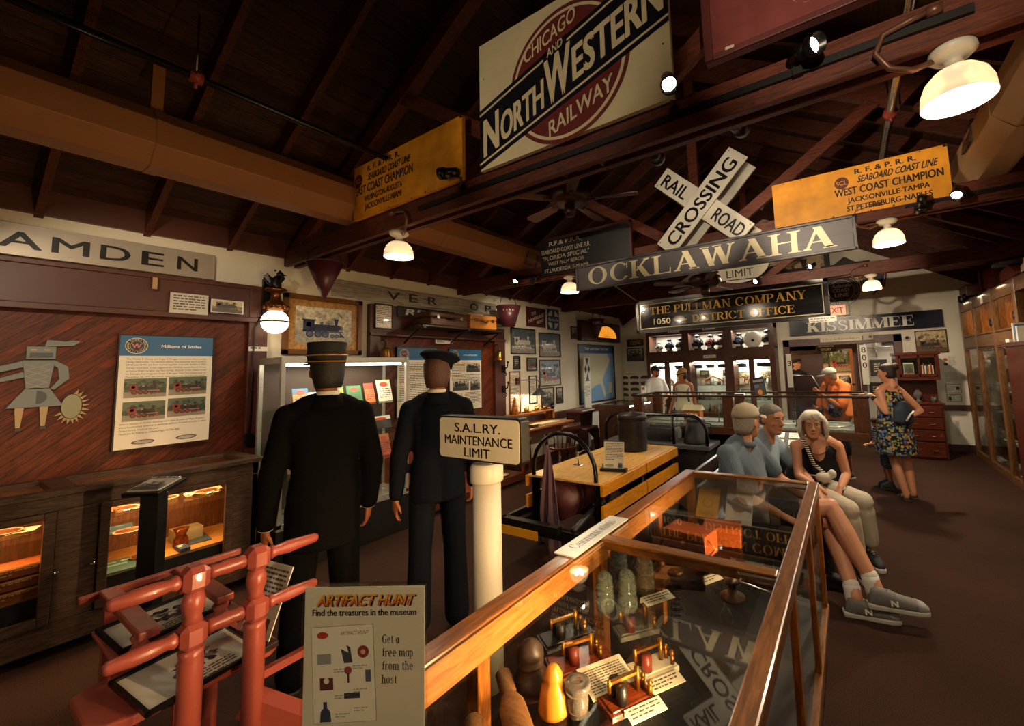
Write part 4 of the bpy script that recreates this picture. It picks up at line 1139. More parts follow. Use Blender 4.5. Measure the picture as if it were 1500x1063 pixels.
# arched sunset sign, a box lit through amber glass
t = thing('sunset_sign', 'dark red box sign with an amber half round sunburst above the map', 'sign', (XL, 8.75, 2.3), world=True)
M = FX(XL, 8.77, 2.32)
b = MB('#43141a'); b.bx(-.93, .93, 0, .46, 0, .12, None, M); build('case', b, mat(None, .35), t, bevel=.01)
b = MB('#d9861a')
b.flat([(.22 + .5 * math.cos(R(a)), .1 + .28 * math.sin(R(a))) for a in range(0, 181, 9)], .1215, M)
build('amber_glass', b, glow('#e8912a', .9), t)
b = MB('#43141a')
for i in range(1, 9):
    a = R(20 * i); b.flat([(.22 + .06 * math.cos(a + .1), .1 + .03 * math.sin(a + .1)), (.22 + .06 * math.cos(a - .1), .1 + .03 * math.sin(a - .1)), (.22 + .5 * math.cos(a - .012), .1 + .28 * math.sin(a - .012)), (.22 + .5 * math.cos(a + .012), .1 + .28 * math.sin(a + .012))], .123, M, '#5a2410')
build('leading', b, PAINT, t)
# wall map
t = thing('wall_map', 'large framed blue topped railway map on the left wall by the corner'.replace('left wall by', 'wall near'), 'map', (XL, 8.67, .9), world=True)
M = FX(XL, 8.67, 1.58); w_, h = 1.68, 1.34
b = MB('#1c1714')
for a in ((-w_ / 2, w_ / 2, -h / 2, -h / 2 + .03), (-w_ / 2, w_ / 2, h / 2 - .03, h / 2), (-w_ / 2, -w_ / 2 + .04, -h / 2, h / 2), (w_ / 2 - .03, w_ / 2, -h / 2, h / 2)): b.bx(a[0], a[1], a[2], a[3], 0, .03, None, M)
build('frame', b, mat(None, .4), t)
b = MB('#6f93b5'); b.bx(-w_ / 2 + .03, w_ / 2 - .03, -h / 2 + .03, h / 2 - .03, 0, .008, None, M); P = M @ Matrix.Translation((0, 0, .009))
b.rect(-w_ / 2 + .03, h / 2 - .2, w_ / 2 - .03, h / 2 - .03, .0004, P, '#25466b'); b.text('THE AMTRAK SYSTEM', P @ Matrix.Translation((0, h / 2 - .13, 0)), .06, '#d8d4c4', 1.1, bold=.02)
land = [(-.8, .45), (.5, .45), (.62, .3), (.45, .1), (.3, -.05), (.22, -.2), (.3, -.35), (.36, -.55), (.3, -.6), (.2, -.4), (.1, -.25), (-.1, -.28), (-.3, -.35), (-.5, -.3), (-.8, -.4)]
b.flat(land, .0006, P, '#b9b594')
q = random.Random(9)
for i in range(14):
    a = (q.uniform(-.75, .3), q.uniform(-.2, .42)); c = (a[0] + q.uniform(-.2, .3), a[1] + q.uniform(-.2, .2)); n_ = .004
    b.flat([a, (a[0] + n_, a[1]), (c[0] + n_, c[1]), c], .001, P, '#6a5a4a')
b.rect(.5, -.5, .7, -.25, .0008, P, '#cfcab5')
build('map_sheet', b, mat(None, .35), t)
# crossbuck marker post board
b = MB('#d8d2c0'); M = FX(XL + .12, 7.99, 0)
b.bx(-.13, .13, .8, 1.95, 0, .02, None, M); b.bx(-.04, .04, 0, .8, .0, .02, '#8a8478', M)
b.flat([(-.11, 1.93), (.11, 1.93), (0, 1.75)][::-1], .0206, M, '#16171f'); b.flat([(-.11, 1.42), (.11, 1.42), (0, 1.6)], .0206, M, '#16171f'); b.flat([(0, 1.93 - .01), (.12, 1.68), (0, 1.43), (-.12, 1.68)], .0204, M, '#16171f')
for s in (-1, 1): b.flat([(s * -.13, 1.93), (s * -.07, 1.93), (s * .13, 1.43), (s * .07, 1.43)][::s], .0209, M, '#d8d2c0')
b.lines(M, -.1, 1.34, .2, 9, .03, '#77726a', 3, z=.0206)
t = solo('marker_board', 'narrow white board with black diamond crossbuck shapes in front of the map', 'sign', b, PAINT)

# suitcases on a luggage rack
t = thing('luggage_rack', 'dark slatted luggage rack holding two suitcases on the panelling', 'shelf', (XL + .07, 4.1, 2.3), world=True)
m = MB()
for i in range(5): m.bx(XL + .1 + i * .085, XL + .14 + i * .085, 3.45, 4.95, 2.315, 2.335)
m.bx(XL + .07, XL + .5, 3.45, 3.49, 2.29, 2.315); m.bx(XL + .07, XL + .5, 4.9, 4.94, 2.29, 2.315); m.bx(XL + .07, XL + .5, 4.2, 4.24, 2.29, 2.315); build('slats', m, mat('#2a1710', .4), t)
for y in (3.47, 4.22, 4.92):
    m = MB(); m.tube([(XL + .07, y, 2.12), (XL + .2, y, 2.2), (XL + .4, y, 2.29)], .012, 6); build('bracket', m, IRON, t)
def suitcase(x0, x1, y0, y1, z0, z1, col, label, rz):
    cx, cy = (x0 + x1) / 2, (y0 + y1) / 2
    t = thing('suitcase', label, 'suitcase', (cx, cy, z0), rz, group='old suitcases on the rack')
    a, c, h = (x1 - x0) / 2, (y1 - y0) / 2, z1 - z0
    m = MB(); m.bx(-a, a, -c, c, 0, h * .62); build('case_body', m, mat(col, .4, var=.15, vscale=8), t, bevel=.02)
    m = MB(); m.bx(-a, a, -c, c, h * .63, h); build('lid', m, mat(col, .4, var=.15, vscale=8), t, bevel=.02)
    m = MB(); m.tube([(a, -.06, h * .55), (a + .03, -.05, h * .5), (a + .04, 0, h * .46), (a + .03, .05, h * .5), (a, .06, h * .55)], .009, 8); build('handle', m, BLACK, t)
    for s in (-1, 1):
        m = MB(); m.bx(a, a + .008, s * c * .62 - .025, s * c * .62 + .025, h * .5, h * .74); build('latch', m, STEEL, t)
suitcase(-4.98, -4.6, 3.6, 4.24, 2.337, 2.53, '#5a3a22', 'brown leather suitcase on the luggage rack', 0)
suitcase(-4.98, -4.58, 4.27, 4.82, 2.337, 2.55, '#b0702c', 'orange tan suitcase on the luggage rack, beside the brown one', 0)
# bells
def bell(y, label):
    t = thing('brass_bell', label, 'bell', (XL + .18, y, 1.88), group='brass bells on the panelling')
    m = MB(); m.lathe([(.085, 0), (.088, .01), (.075, .03), (.06, .07), (.052, .13), (.045, .155), (.02, .17), (0, .17)], n=24); build('bell_body', m, mat('#9a6c30', .3, .9), t)
    m = MB(); m.lathe([(.02, .16), (.03, .185), (.015, .2), (.012, .23), (0, .235)], n=12); m.tube([(-.1, 0, .26), (-.05, 0, .27), (0, 0, .23)], .01, 6); build('yoke', m, mat('#6a4a24', .4, .8), t)
    m = MB(); m.ball((0, 0, .005), .018, n=8); build('clapper', m, IRON, t)
bell(3.14, 'brass bell on the panelling behind the glass showcase')
bell(5.17, 'brass bell hanging past the last blue topped poster')
for i, z in enumerate((1.74, 1.4)):
    m = MB(); m.bx(XL + .08, XL + .1, 5.33, 5.4, z - .06, z + .06); m.tube([(XL + .1, 5.36, z), (XL + .16, 5.37, z + .02), (XL + .18, 5.37, z + .1)], .01, 6); m.ball((XL + .18, 5.37, z + .11), .02, n=8); m.tube([(XL + .1, 5.35, z - .04), (XL + .17, 5.35, z - .09), (XL + .14, 5.35, z - .12)], .008, 6)
    solo('signal_lever', ('upper', 'lower')[i] + ' small iron lever on the brown post beside the brass bell', 'lever', m, IRON, 'iron levers on the brown post')
# hanging cone buckets
def cone_bucket(x, y, z0, z1, r, label, word=None, col='#4a2028'):
    t = thing('fire_bucket', label, 'bucket', (x, y, z0), group='hanging cone fire buckets')
    b = MB(col); h = z1 - z0
    e = r * .5 if r == .2 else .012; b.lathe([(0, 0), (e, 0), (r, h), (r * .96, h), (e * .9, .02)], None, 28)
    b.lathe([(r, h - .006), (r + .006, h), (r, h + .006)], None, 28)
    if word:
        for i, ch in enumerate(word):
            a = -PI / 2 + (i - (len(word) - 1) / 2) * .28 + math.atan2(0 - y, 0 - x) + PI / 2
            rr = r * .82 + .004
            M = Matrix.Rotation(a, 4, 'Z') @ Matrix.Translation((rr, 0, h * .72)) @ FX(0, 0, 0)
            b.text(ch, M, h * .14, '#d8cdb0', z=.01, bold=.02)
    build('bucket_body', b, mat(None, .4, var=.2, vscale=9), t)
    m = MB(); m.tube([(0, -r, h), (0, -r * .85, h + r * .55), (0, -r * .4, h + r * .95), (0, 0, h + r * 1.05), (0, r * .4, h + r * .95), (0, r * .85, h + r * .55), (0, r, h)], .006, 6)
    m.cyl((0, 0, h + r * 1.05), (0, 0, h + r * 1.05 + max(.05, min(.5, roof_z(x) - z1 - r * 1.05 - .02))), .003, None, 5); build('bail_handle', m, IRON, t)
cone_bucket(-4.3, 2.11, 2.47, 2.83, .165, 'maroon cone fire bucket hanging over the gilt framed painting')
cone_bucket(-4.62, 5.13, 2.42, 2.75, .2, 'maroon cone fire bucket hanging beside the orange tan suitcase', 'FIRE')
cone_bucket(-4.6, 7.95, 2.34, 2.76, .18, 'maroon cone fire bucket hanging before the sunset sign', 'FIRE')

# telegraph desk, chair, lamp, stool
ORW = wood('#7a4217', '#b87228', 'y', 8, .3, coat=.4)
CHW = wood('#2c140a', '#5a2c16', 'z', 8, .35, coat=.3)
t = thing('telegraph_desk', 'orange wooden desk with a low back shelf under the pictures', 'desk', (-4.7, 5.85, 0), world=True)
m = MB(); m.bx(XL + .03, -4.38, 5.3, 6.6, .73, .765); build('desk_top', m, ORW, t, bevel=.006)
m = MB(); m.bx(XL + .03, -4.82, 5.35, 6.6, .93, .955); m.bx(XL + .03, -4.82, 5.35, 5.38, .765, .93); m.bx(XL + .03, -4.82, 6.57, 6.6, .765, .93); build('back_shelf', m, ORW, t, bevel=.004)
m = MB(); m.bx(XL + .05, -4.42, 5.36, 6.54, .62, .73); build('apron', m, CHW, t)
for x in (XL + .08, -4.45):
    for y in (5.38, 6.52):
        m = MB(); m.lathe([(.02, 0), (.03, .05), (.022, .1), (.03, .3), (.024, .5), (.034, .56), (.034, .63)], Matrix.Translation((x, y, 0)), 14); build('leg', m, CHW, t)
q = random.Random(2)
b = MB('#c9bc94'); b.bx(-4.7, -4.48, 5.75, 6.05, .767, .785); b.bx(-4.7, -4.48, 6.06, 6.3, .767, .78, '#b9c0a0'); solo('ledger', 'open pale ledger lying on the telegraph desk', 'book', b, PAINT)
b = MB('#3a2414'); b.bx(-4.55, -4.43, 5.45, 5.6, .767, .81); b.rect(-4.55, 5.45, -4.43, 5.6, .8105, None, '#d8c89a'); solo('card_box', 'small wooden box of cards on the desk near the cone shade', 'box', b, PAINT)
def telegraph_key(y, x, z, label):
    t = thing('telegraph_sounder', label, 'telegraph', (x, y, z), group='brass telegraph sounders on the desk shelf')
    m = MB(); m.bx(-.05, .05, -.08, .08, 0, .015); build('base', m, CHW, t)
    m = MB(); m.cyl((0, -.03, .015), (0, -.03, .07), .022, None, 10); m.cyl((0, .02, .015), (0, .02, .07), .022, None, 10); build('coil', m, BRASS, t)
    m = MB(); m.bx(-.01, .01, -.07, .07, .075, .085); m.cyl((0, .06, .015), (0, .06, .11), .008, None, 8); build('armature', m, BRASS, t)
telegraph_key(5.9, -4.93, .956, 'brass telegraph sounder on the desk shelf nearest the wooden horn box')
telegraph_key(6.2, -4.93, .956, 'brass telegraph sounder in the middle of the desk shelf')
telegraph_key(6.45, -4.93, .956, 'brass telegraph sounder at the far end of the desk shelf')
m = MB(); m.loft([((-4.9, 5.55, .956), .06, .08, (1, 0, 0), (0, 1, 0)), ((-4.9, 5.55, 1.05), .05, .05, (1, 0, 0), (0, 1, 0)), ((-4.9, 5.56, 1.18), .03, .025, (1, 0, 0), (0, 1, 0)), ((-4.9, 5.56, 1.24), .012, .012, (1, 0, 0), (0, 1, 0))], 14, power=3)
solo('resonator_box', 'orange tapered wooden resonator standing on the desk shelf', 'resonator', m, ORW)
m = MB(); m.cyl((-4.86, 6.55, .77), (-4.86, 6.55, 1.02), .012, None, 10); m.lathe([(.06, 0), (.06, .015), (.015, .03)], Matrix.Translation((-4.86, 6.55, .767)), 16); m.lathe([(.012, 0), (.03, .05), (.05, .06)], frame_to((-4.86, 6.55, 1.0), (-4.78, 6.5, 1.03)), 14); m.cyl((-4.86, 6.6, .82), (-4.86, 6.6, .98), .018, .022, 10)
solo('candlestick_telephone', 'black candlestick telephone at the far end of the desk', 'telephone', m, mat('#17110e', .3, .3))
t = thing('swing_lamp', 'swing arm wall lamp with grey cone shade over the telegraph desk', 'lamp', (XL, 5.78, 1.5), world=True)
m = MB(); m.bx(XL, XL + .05, 5.74, 5.81, 1.46, 1.58); build('wall_box', m, CHW, t)
m = MB(); m.tube([(XL + .05, 5.78, 1.53), (-4.82, 5.95, 1.53), (-4.78, 6.05, 1.52), (-4.77, 6.08, 1.47), (-4.77, 6.08, 1.42)], .007, 8); m.cyl((-4.77, 6.08, 1.36), (-4.77, 6.08, 1.44), .02, None, 10); build('arm', m, mat('#4a3424', .4, .6), t)
m = MB(); m.lathe([(.02, .13), (.035, .11), (.15, .005), (.15, 0), (.03, .1)], Matrix.Translation((-4.77, 6.08, 1.25)), 24); build('cone_shade', m, mat('#4a4c4a', .35, .3), t)
m = MB(); m.ball((-4.77, 6.08, 1.31), .028, n=10); build('bulb', m, glow('#ffd9a0', 25), t)
lamp('desk_light', 'POINT', (-4.77, 6.08, 1.25), 12, (1, .72, .4), .04)
t = thing('desk_chair', 'dark wooden captain chair drawn up to the telegraph desk', 'chair', (-4.05, 5.7, 0), R(75))
m = MB(); m.loft([((0, 0, .43), .23, .22, (1, 0, 0), (0, 1, 0)), ((0, 0, .465), .235, .225, (1, 0, 0), (0, 1, 0))], 20, power=3); build('seat', m, CHW, t, bevel=.006)
for sx in (-1, 1):
    for sy in (-1, 1):
        m = MB(); m.cyl((sx * .16, sy * .15, .44), (sx * .2, sy * .2, 0), .02, .016, 10); build('leg', m, CHW, t)
m = MB(); pts = [(.24 * math.cos(a), -.04 - .2 * math.sin(a), .68) for a in [i * PI / 10 for i in range(11)]]
m.tube(pts, .022, 8); build('arm_rail', m, CHW, t)
m = MB()
for i in range(1, 10):
    p = pts[i]; m.cyl((p[0] * .9, p[1] * .85, .46), p, .009, None, 6)
build('spindles', m, CHW, t)
m = MB(); m.loft([((0, -.235, .68), .2, .018, (1, 0, 0), (0, 1, 0)), ((0, -.25, .76), .21, .02, (1, 0, 0), (0, 1, 0)), ((0, -.27, .84), .18, .014, (1, 0, 0), (0, 1, 0))], 16, power=4); build('back_crest', m, CHW, t)
t = thing('padded_stool', 'maroon padded step stool beside the dark wooden box', 'stool', (-4.62, 7.2, 0), 0)
PAD = mat('#4a1a20', .4)
m = MB(); m.bx(-.2, .2, -.25, .25, .82, .9); build('seat', m, PAD, t, bevel=.03)
m = MB(); m.bx(-.05, .28, -.22, .22, .5, .56); build('step_pad', m, PAD, t, bevel=.02)
for sy in (-1, 1):
    m = MB(); m.prism([(-.2, 0), (-.12, 0), (-.1, .35), (.05, .42), (.16, .3), (.2, 0), (.28, 0), (.28, .5), (.12, .56), (.14, .82), (-.18, .82)], -.02, .02, Matrix.Translation((0, sy * .22, 0)) @ Matrix(((1, 0, 0, 0), (0, 0, -1, 0), (0, 1, 0, 0), (0, 0, 0, 1)))); build('side_frame', m, mat('#2a100e', .35), t)
b = MB('#d8d2c0'); b.bx(-4.66, -4.5, 7.1, 7.16, .902, .904); solo('seat_label', 'small white label lying on the maroon stool', 'label', b, PAINT)
# ------------------------------------------------------------------ back wall display cabinet
CABW = wood('#2c160d', '#5f3722', 'z', 8, .4, coat=.2)
CABX = wood('#2c160d', '#5f3722', 'x', 8, .4, coat=.2)
t = thing('lantern_cabinet', 'tall wooden cabinet with lit glass doors and lanterns along the far wall', 'cabinet', (-2.68, 9.75, 0), world=True)
X0, X1, YC = -4.14, -1.28, 9.5
m = MB()
for x0, x1 in ((-4.14, -4.05), (-3.24, -3.08), (-2.31, -2.12), (-1.385, -1.28)): m.bx(x0, x1, YC, YB - .01, 0, 2.56)
build('upright', m, CABW, t, bevel=.005)
m = MB()
for z0, z1 in ((2.42, 2.56), (1.76, 2.03)): m.bx(X0, X1, YC + .005, YB - .01 if z0 > 2 else YC + .06, z0, z1)
m.bx(X0, X1, YC + .06, YB - .01, 1.99, 2.03); m.bx(X0, X1, YC + .06, YB - .01, 1.76, 1.79); m.bx(X0, X1, YC + .005, YB - .01, .0, .62)
build('rail', m, CABX, t, bevel=.004)
m = MB()
for x0, x1 in ((-3.70, -3.57), (-1.81, -1.70)): m.bx(x0, x1, YC + .003, YC + .05, .6, 1.78)
build('door_stile', m, CABW, t, bevel=.004)
m = MB('#e4dfd2'); m.bx(X0 + .05, X1 - .05, YB - .03, YB - .005, .6, 2.45); build('back_panel', m, mat('#e4dfd2', .6), t)
for i, (x0, x1) in enumerate(((-4.05, -3.24), (-3.08, -2.31), (-2.12, -1.385))):
    m = MB(); m.bx(x0, x1, YC + .02, YC + .024, .62, 1.76); build('glass_door', m, pane(.6), t)
    for z in (.9, 1.22):
        m = MB(); m.bx(x0, x1, YC + .08, YB - .04, z, z + .008); build('glass_shelf', m, pane(.6, (.86, .93, .9)), t)
    m = MB(); m.bx(x0 + .05, x1 - .05, YC + .07, YC + .1, 1.735, 1.755); build('light_strip', m, glow('#fff4e0', 14), t)
    lamp('cabinet_light', 'AREA', ((x0 + x1) / 2, YC + .2, 1.73), 60, (1, .93, .82), .7, sy=.2)
    lamp('cabinet_light', 'AREA', ((x0 + x1) / 2, YC + .1, 2.41), 10, (1, .9, .75), .7, sy=.1)
def lantern(x, y, z, s, label, body='#15131a', lens='#20304a', ring=None, disc=False):
    t = thing('signal_lantern', label, 'lantern', (x, y, z), group='signal lanterns along the cabinet top')
    m = MB(); m.lathe([(.075, 0), (.085, .01), (.06, .04), (.06, .06), (.085, .09), (.09, .16), (.085, .2), (.06, .225), (.045, .24), (.045, .26), (.065, .265), (.045, .30), (.02, .31), (0, .31)], Matrix.Diagonal((s, s, s, 1)), 18); build('lantern_body', m, mat(body, .35, .3), t)
    for a in (-90, 180, 0):
        M = Matrix.Diagonal((s, s, s, 1)) @ Matrix.Translation((0, 0, .13)) @ Matrix.Rotation(R(a), 4, 'Z') @ Matrix(((0, 0, 1, 0), (1, 0, 0, 0), (0, 1, 0, 0), (0, 0, 0, 1)))
        m = MB(); m.lathe([(.04, .06), (.048, .105), (.044, .11), (.038, .1)], M, 18); build('lens_hood', m, mat(ring if (ring and a == -90) else body, .3, .4), t)
        m = MB(); m.lathe([(.038, .1), (.025, .112), (0, .117)], M, 16); build('lens', m, mat(lens, .05, .1, coat=1), t)
    if disc:
        M = Matrix.Translation((0, -.1 * s, .15 * s)) @ Matrix(((1, 0, 0, 0), (0, 0, -1, 0), (0, 1, 0, 0), (0, 0, 0, 1)))
        m = MB(); m.lathe([(.05 * s, 0), (.17 * s, 0), (.17 * s, .01), (.05 * s, .01)], M, 32); build('target_disc', m, mat('#d6d1c4', .45), t)
    b = MB('#d8d3c6'); b.rect(-.045, .03, .045, .08, -.0, FY(0, -.12 * s, 0)); build('paper_label', b, PAINT, t)
for x, s, body, lens, ring, disc, lb in ((-3.86, .78, '#6a655c', '#12151f', '#8a8478', 0, 'small silvery signal lantern at the near end of the lantern row'), (-3.6, .98, '#10131f', '#23406a', None, 0, 'dark blue signal lantern, second in the first bay of the cabinet top'),
        (-3.33, 1.0, '#141318', '#3b3f46', None, 0, 'black signal lantern with a flat cap beside the first bay divider'), (-2.92, 1.15, '#131218', '#1c1e26', None, 0, 'large black signal lantern at the start of the middle bay'), (-2.62, 1.1, '#2a1412', '#8a2a20', '#b0584a', 0, 'dark red signal lantern with a red ringed lens in the middle bay'),
        (-2.38, 1.08, '#1a1014', '#5a1c1c', None, 0, 'brown black signal lantern beside the red ringed one'), (-2.0, 1.08, '#121116', '#3a5f9a', '#5a6a8a', 0, 'black signal lantern with a pale blue lens in the last bay'), (-1.7, 1.08, '#121116', '#1a2238', None, 1, 'signal lantern with a broad white target disc'), (-1.43, 1.15, '#111114', '#16181d', None, 0, 'black signal lantern at the far end of the row, past the white disc')):
    lantern(x, 9.66, 2.032, s, lb, body, lens, ring, disc)
for x, z, lb in ((-3.42, 2.49, 'white label on the cabinet top rail over the flat capped lantern'), (-2.6, 2.5, 'white label on the cabinet top rail over the red ringed lantern'), (-2.62, 1.87, 'white label on the middle rail of the lantern cabinet')):
    b = MB('#d9d4c7'); F = FY(x, YC, z); b.bx(-.14, .14, -.03, .03, 0, .004, None, F); b.lines(F, -.06, .015, .18, 1, .03, '#777777', 2, z=.0046); b.flat(arc(-.1, 0, .015, 0, 360, 8)[:-1], .0046, F, '#222222')
    solo('cabinet_label', lb, 'label', b, PAINT, 'labels on the lantern cabinet')
# things behind the lit doors
q = random.Random(17)
HATC = ('#15151c', '#1c1a18', '#22252e')
def cap_on_shelf(x, y, z, label, col):
    t = thing('uniform_cap', label, 'cap', (x, y, z), R(q.uniform(-30, 30)), group='uniform caps at the top of the lit cabinet')
    m = MB(); m.loft([((0, 0, 0), .085, .1, (1, 0, 0), (0, 1, 0)), ((0, 0, .05), .09, .105, (1, 0, 0), (0, 1, 0)), ((0, 0, .065), .125, .14, (1, 0, 0), (0, 1, 0)), ((0, 0, .085), .12, .135, (1, 0, 0), (0, 1, 0)), ((0, 0, .095), .06, .07, (1, 0, 0), (0, 1, 0))], 18); build('cap_crown', m, mat(col, .7), t)
    m = MB(); m.prism([(.09 * math.cos(R(a)), -.085 + .0 + .09 * math.sin(R(a))) for a in range(180, 361, 20)], 0, .008); build('peak', m, mat('#0c0c0e', .15), t)
for i, x in enumerate((-3.85, -3.42, -2.95, -2.68, -2.42, -1.98, -1.6, -1.46)):
    cap_on_shelf(x, 9.72, 1.61, 'dark uniform cap under the cabinet light, ' + ('at the near end', 'behind the near door stile', 'at the start of the middle doors', 'above the coat hanger', 'beside the middle upright', 'at the start of the last bay', 'past the last door stile', 'in the far corner')[i], HATC[i % 3])
    m = MB(); m.bx(x - .1, x + .1, 9.64, 9.95, 1.6, 1.608); build('clear_ledge', m, pane(.6, (.9, .95, .93)), t)
t = thing('coat_hanger', 'wooden coat hanger hanging in the middle of the lit cabinet', 'hanger', (-2.62, 9.7, 1.25), world=True)
m = MB(); m.tube([(-2.86, 9.7, 1.3), (-2.76, 9.7, 1.36), (-2.62, 9.7, 1.42), (-2.48, 9.7, 1.36), (-2.38, 9.7, 1.3)], .014, 8); m.tube([(-2.84, 9.7, 1.305), (-2.4, 9.7, 1.305)], .008, 6); build('shoulder_bar', m, mat('#b8702c', .4), t)
m = MB(); m.tube([(-2.62, 9.7, 1.42), (-2.62, 9.7, 1.5), (-2.6, 9.7, 1.53), (-2.58, 9.7, 1.5)], .004, 6); build('hook', m, STEEL, t)
for i, (x0, x1, z0, z1, k, lb) in enumerate(((-2.98, -2.76, 1.42, 1.56, 'dark', 'small dark framed sign beside the coat hanger in the lit cabinet'), (-2.45, -2.3, 1.42, 1.55, 'sepia', 'small brown picture at the far side of the coat hanger'), (-2.1, -1.85, 1.28, 1.5, 'sepia', 'pale brown print in the last bay of the lit cabinet'), (-1.65, -1.42, 1.25, 1.5, 'sepia', 'tan print by the bright lamp in the last bay'), (-2.08, -1.82, .95, 1.12, 'doc', 'framed word sign on the shelf of the last bay'), (-3.56, -3.42, 1.3, 1.5, 'sepia', 'tan print behind the woman in the cream cap'))):
    framed('cabinet_print', lb, FY((x0 + x1) / 2, 9.9, (z0 + z1) / 2), x1 - x0, z1 - z0, .012, '#2a2622', k, 'prints inside the lit cabinet', seed=70 + i, depth=.012)
KIND = [('tin_box', '#c9b48a'), ('tin_box', '#8a5a34'), ('glass_jar', '#b9c4c0'), ('oil_can', '#3a3630'), ('lamp_base', '#9a7a3a'), ('cup', '#d8d4c8')]
KW = ['cream tin box', 'brown tin box', 'pale glass jar', 'dark oil can', 'brass lamp base', 'white cup']
BAYW = {0: 'first', 1: 'middle', 2: 'last'}
for bay, (x0, x1) in enumerate(((-4.0, -3.3), (-3.03, -2.36), (-2.08, -1.43))):
    for lev, z in enumerate((.63, .909, 1.229)):
        n = 6
        for i in range(n):
            k = (i + lev * 2 + bay) % 6
            x = x0 + (x1 - x0) * (i + .5) / n; y = 9.72 + q.uniform(-.05, .1)
            m = MB(KIND[k][1]); h = q.uniform(.1, .19)
            if k < 2: m.bx(x - .04, x + .04, y - .03, y + .03, z, z + h); m.bx(x - .042, x + .042, y - .032, y + .032, z + h, z + h + .012); m.rect(-.03, .02, .03, h * .7, .001, FY(x, y - .03, z), '#e0d8c0')
            elif k == 3: m.lathe([(.04, 0), (.04, .05), (.012, .08), (.005, h)], Matrix.Translation((x, y, z)), 12); m.tube([(x - .04, y, z + .04), (x - .06, y, z + .03), (x - .04, y, z + .01)], .004, 5)
            elif k == 4: m.lathe([(.04, 0), (.035, .01), (.015, .03), (.03, .06), (.025, .08), (.018, h * .7), (.02, h)], Matrix.Translation((x, y, z)), 14)
            else: m.lathe([(.03, 0), (.035, .01), (.035, h * .7), (.02, h * .8), (.022, h * .9), (0, h * .9)], Matrix.Translation((x, y, z)), 14)
            solo(KIND[k][0], '%s on the %s shelf of the %s lit cabinet bay' % (KW[k], ('bottom', 'middle', 'upper')[lev], BAYW[bay]), KIND[k][0].replace('_', ' '), m, PAINT, '%ss on the %s shelf of the %s bay' % (KW[k], ('bottom', 'middle', 'upper')[lev], BAYW[bay]))
# small pictures and papers beside the cabinet
framed('framed_plaque', 'small black plaque with gilt print beside the lantern cabinet', FY(-4.65, YB - .002, 2.31), .46, .18, .012, DB, 'dark', seed=90)
framed('framed_photograph', 'black framed group photograph beside the lantern cabinet', FY(-4.66, YB - .002, 2.01), .47, .34, .02, DB, 'bw', seed=91)
b = MB('#ddd5bf'); F = FY(-4.72, YB - .003, 1.28); b.bx(-.45, .5, -.38, .3, 0, .003, None, F)
for i in range(3):
    for j in range(4):
        x, y = -.3 + i * .3, .13 - j * .15
        b.rect(x - .12, y - .02, x + .12, y + .03, .0036, F, '#3a362e'); b.flat([(x - .12, y + .03), (x + .12, y + .03), (x + .05, y + .055), (x - .05, y + .055)], .0036, F, '#55504a'); b.rect(x - .12, y - .035, x + .12, y - .028, .0036, F, '#7a7468')
b.lines(F, -.25, .245, .5, 1, .03, '#55504a', 8, z=.0036)
solo('carriage_chart', 'cream wall chart with rows of small dark carriage drawings', 'chart', b, PAINT)
# signs over and round the doorway
b = MB('#16172a'); F = FY(0, YB - .03, 0); b.bx(-1.02, 1.5, 2.225, 2.545, 0, .02, None, F)
b.text('KISSIMMEE', F @ Matrix.Translation((.2, 2.285, 0)), .2, '#dcd8ca', 1.78, bold=.05, font='serif', z=.021)
q2 = random.Random(4)
for i in range(14):
    x, z = q2.uniform(-1.0, 1.48), q2.choice((2.23, 2.54)); b.flat(arc(x, z, q2.uniform(.004, .012), 0, 360, 6)[:-1], .0205, F, '#8a8478')
solo('station_sign', 'long dark blue enamel station sign with grey serif letters over the doorway', 'sign', b, mat(None, .22, spec=.25))
b = MB('#cfc5ab'); F = FY(-.11, YB - .045, 2.11); b.bx(-.36, .36, -.05, .05, 0, .012, None, F); b.text('Tools of the Railroad Industry', F @ Matrix.Translation((0, -.015, 0)), .04, '#3a342c', .64, bold=.02, font='serif', z=.0128)
solo('doorway_plaque', 'cream plaque with one line of black lettering on the doorway head', 'sign', b, PAINT)
b = MB('#b5ab98'); b.bx(.27, .43, YB - .06, YB - .045, 2.06, 2.18); b.rect(.36, 2.1, .41, 2.14, 0, FY(0, YB - .0605, 0), '#2a2622'); solo('thermostat', 'small beige thermostat box on the doorway head', 'thermostat', b, PAINT)
b = MB('#d8d3c5'); F = FY(.25, YB - .065, 1.6); b.bx(-.055, .055, -.4, .37, 0, .02, None, F)
for i, ch in enumerate('800'): b.text(ch, F @ Matrix.Translation((0, .22 - i * .15, 0)), .11, '#16161c', .075, bold=.02, z=.021)
solo('number_board', 'tall narrow white board with three black digits on the door post', 'sign', b, ENAM)
b = MB('#d8d3c5'); F = FY(-1.08, YB - .06, 1.55); b.bx(-.05, .05, -.4, .3, 0, .02, None, F); b.text('3', F @ Matrix.Translation((.01, .05, 0)), .11, '#16161c', z=.021, bold=.02)
solo('number_board', 'narrow white number board half hidden behind the dark cabinet edge', 'sign', b, ENAM)
t = thing('exit_sign', 'pale orange lit exit sign above the station sign', 'sign', (-.06, YB - .1, 2.6), world=True)
b = MB('#d9cdb8'); b.bx(-.32, .08, YB - .1, YB - .03, 2.58, 2.8); build('case', b, PAINT, t, bevel=.004)
b = MB(); b.rect(-.31, 2.59, .02, 2.79, .0008, FY(0, YB - .1, 0)); build('lit_face', b, glow('#e0835a', .8), t)
b = MB(); b.text('EXIT', FY(-.145, YB - .1, 2.63), .12, '#b8402a', .26, bold=.03, z=.0016); build('lettering', b, mat('#b8402a', .5), t)
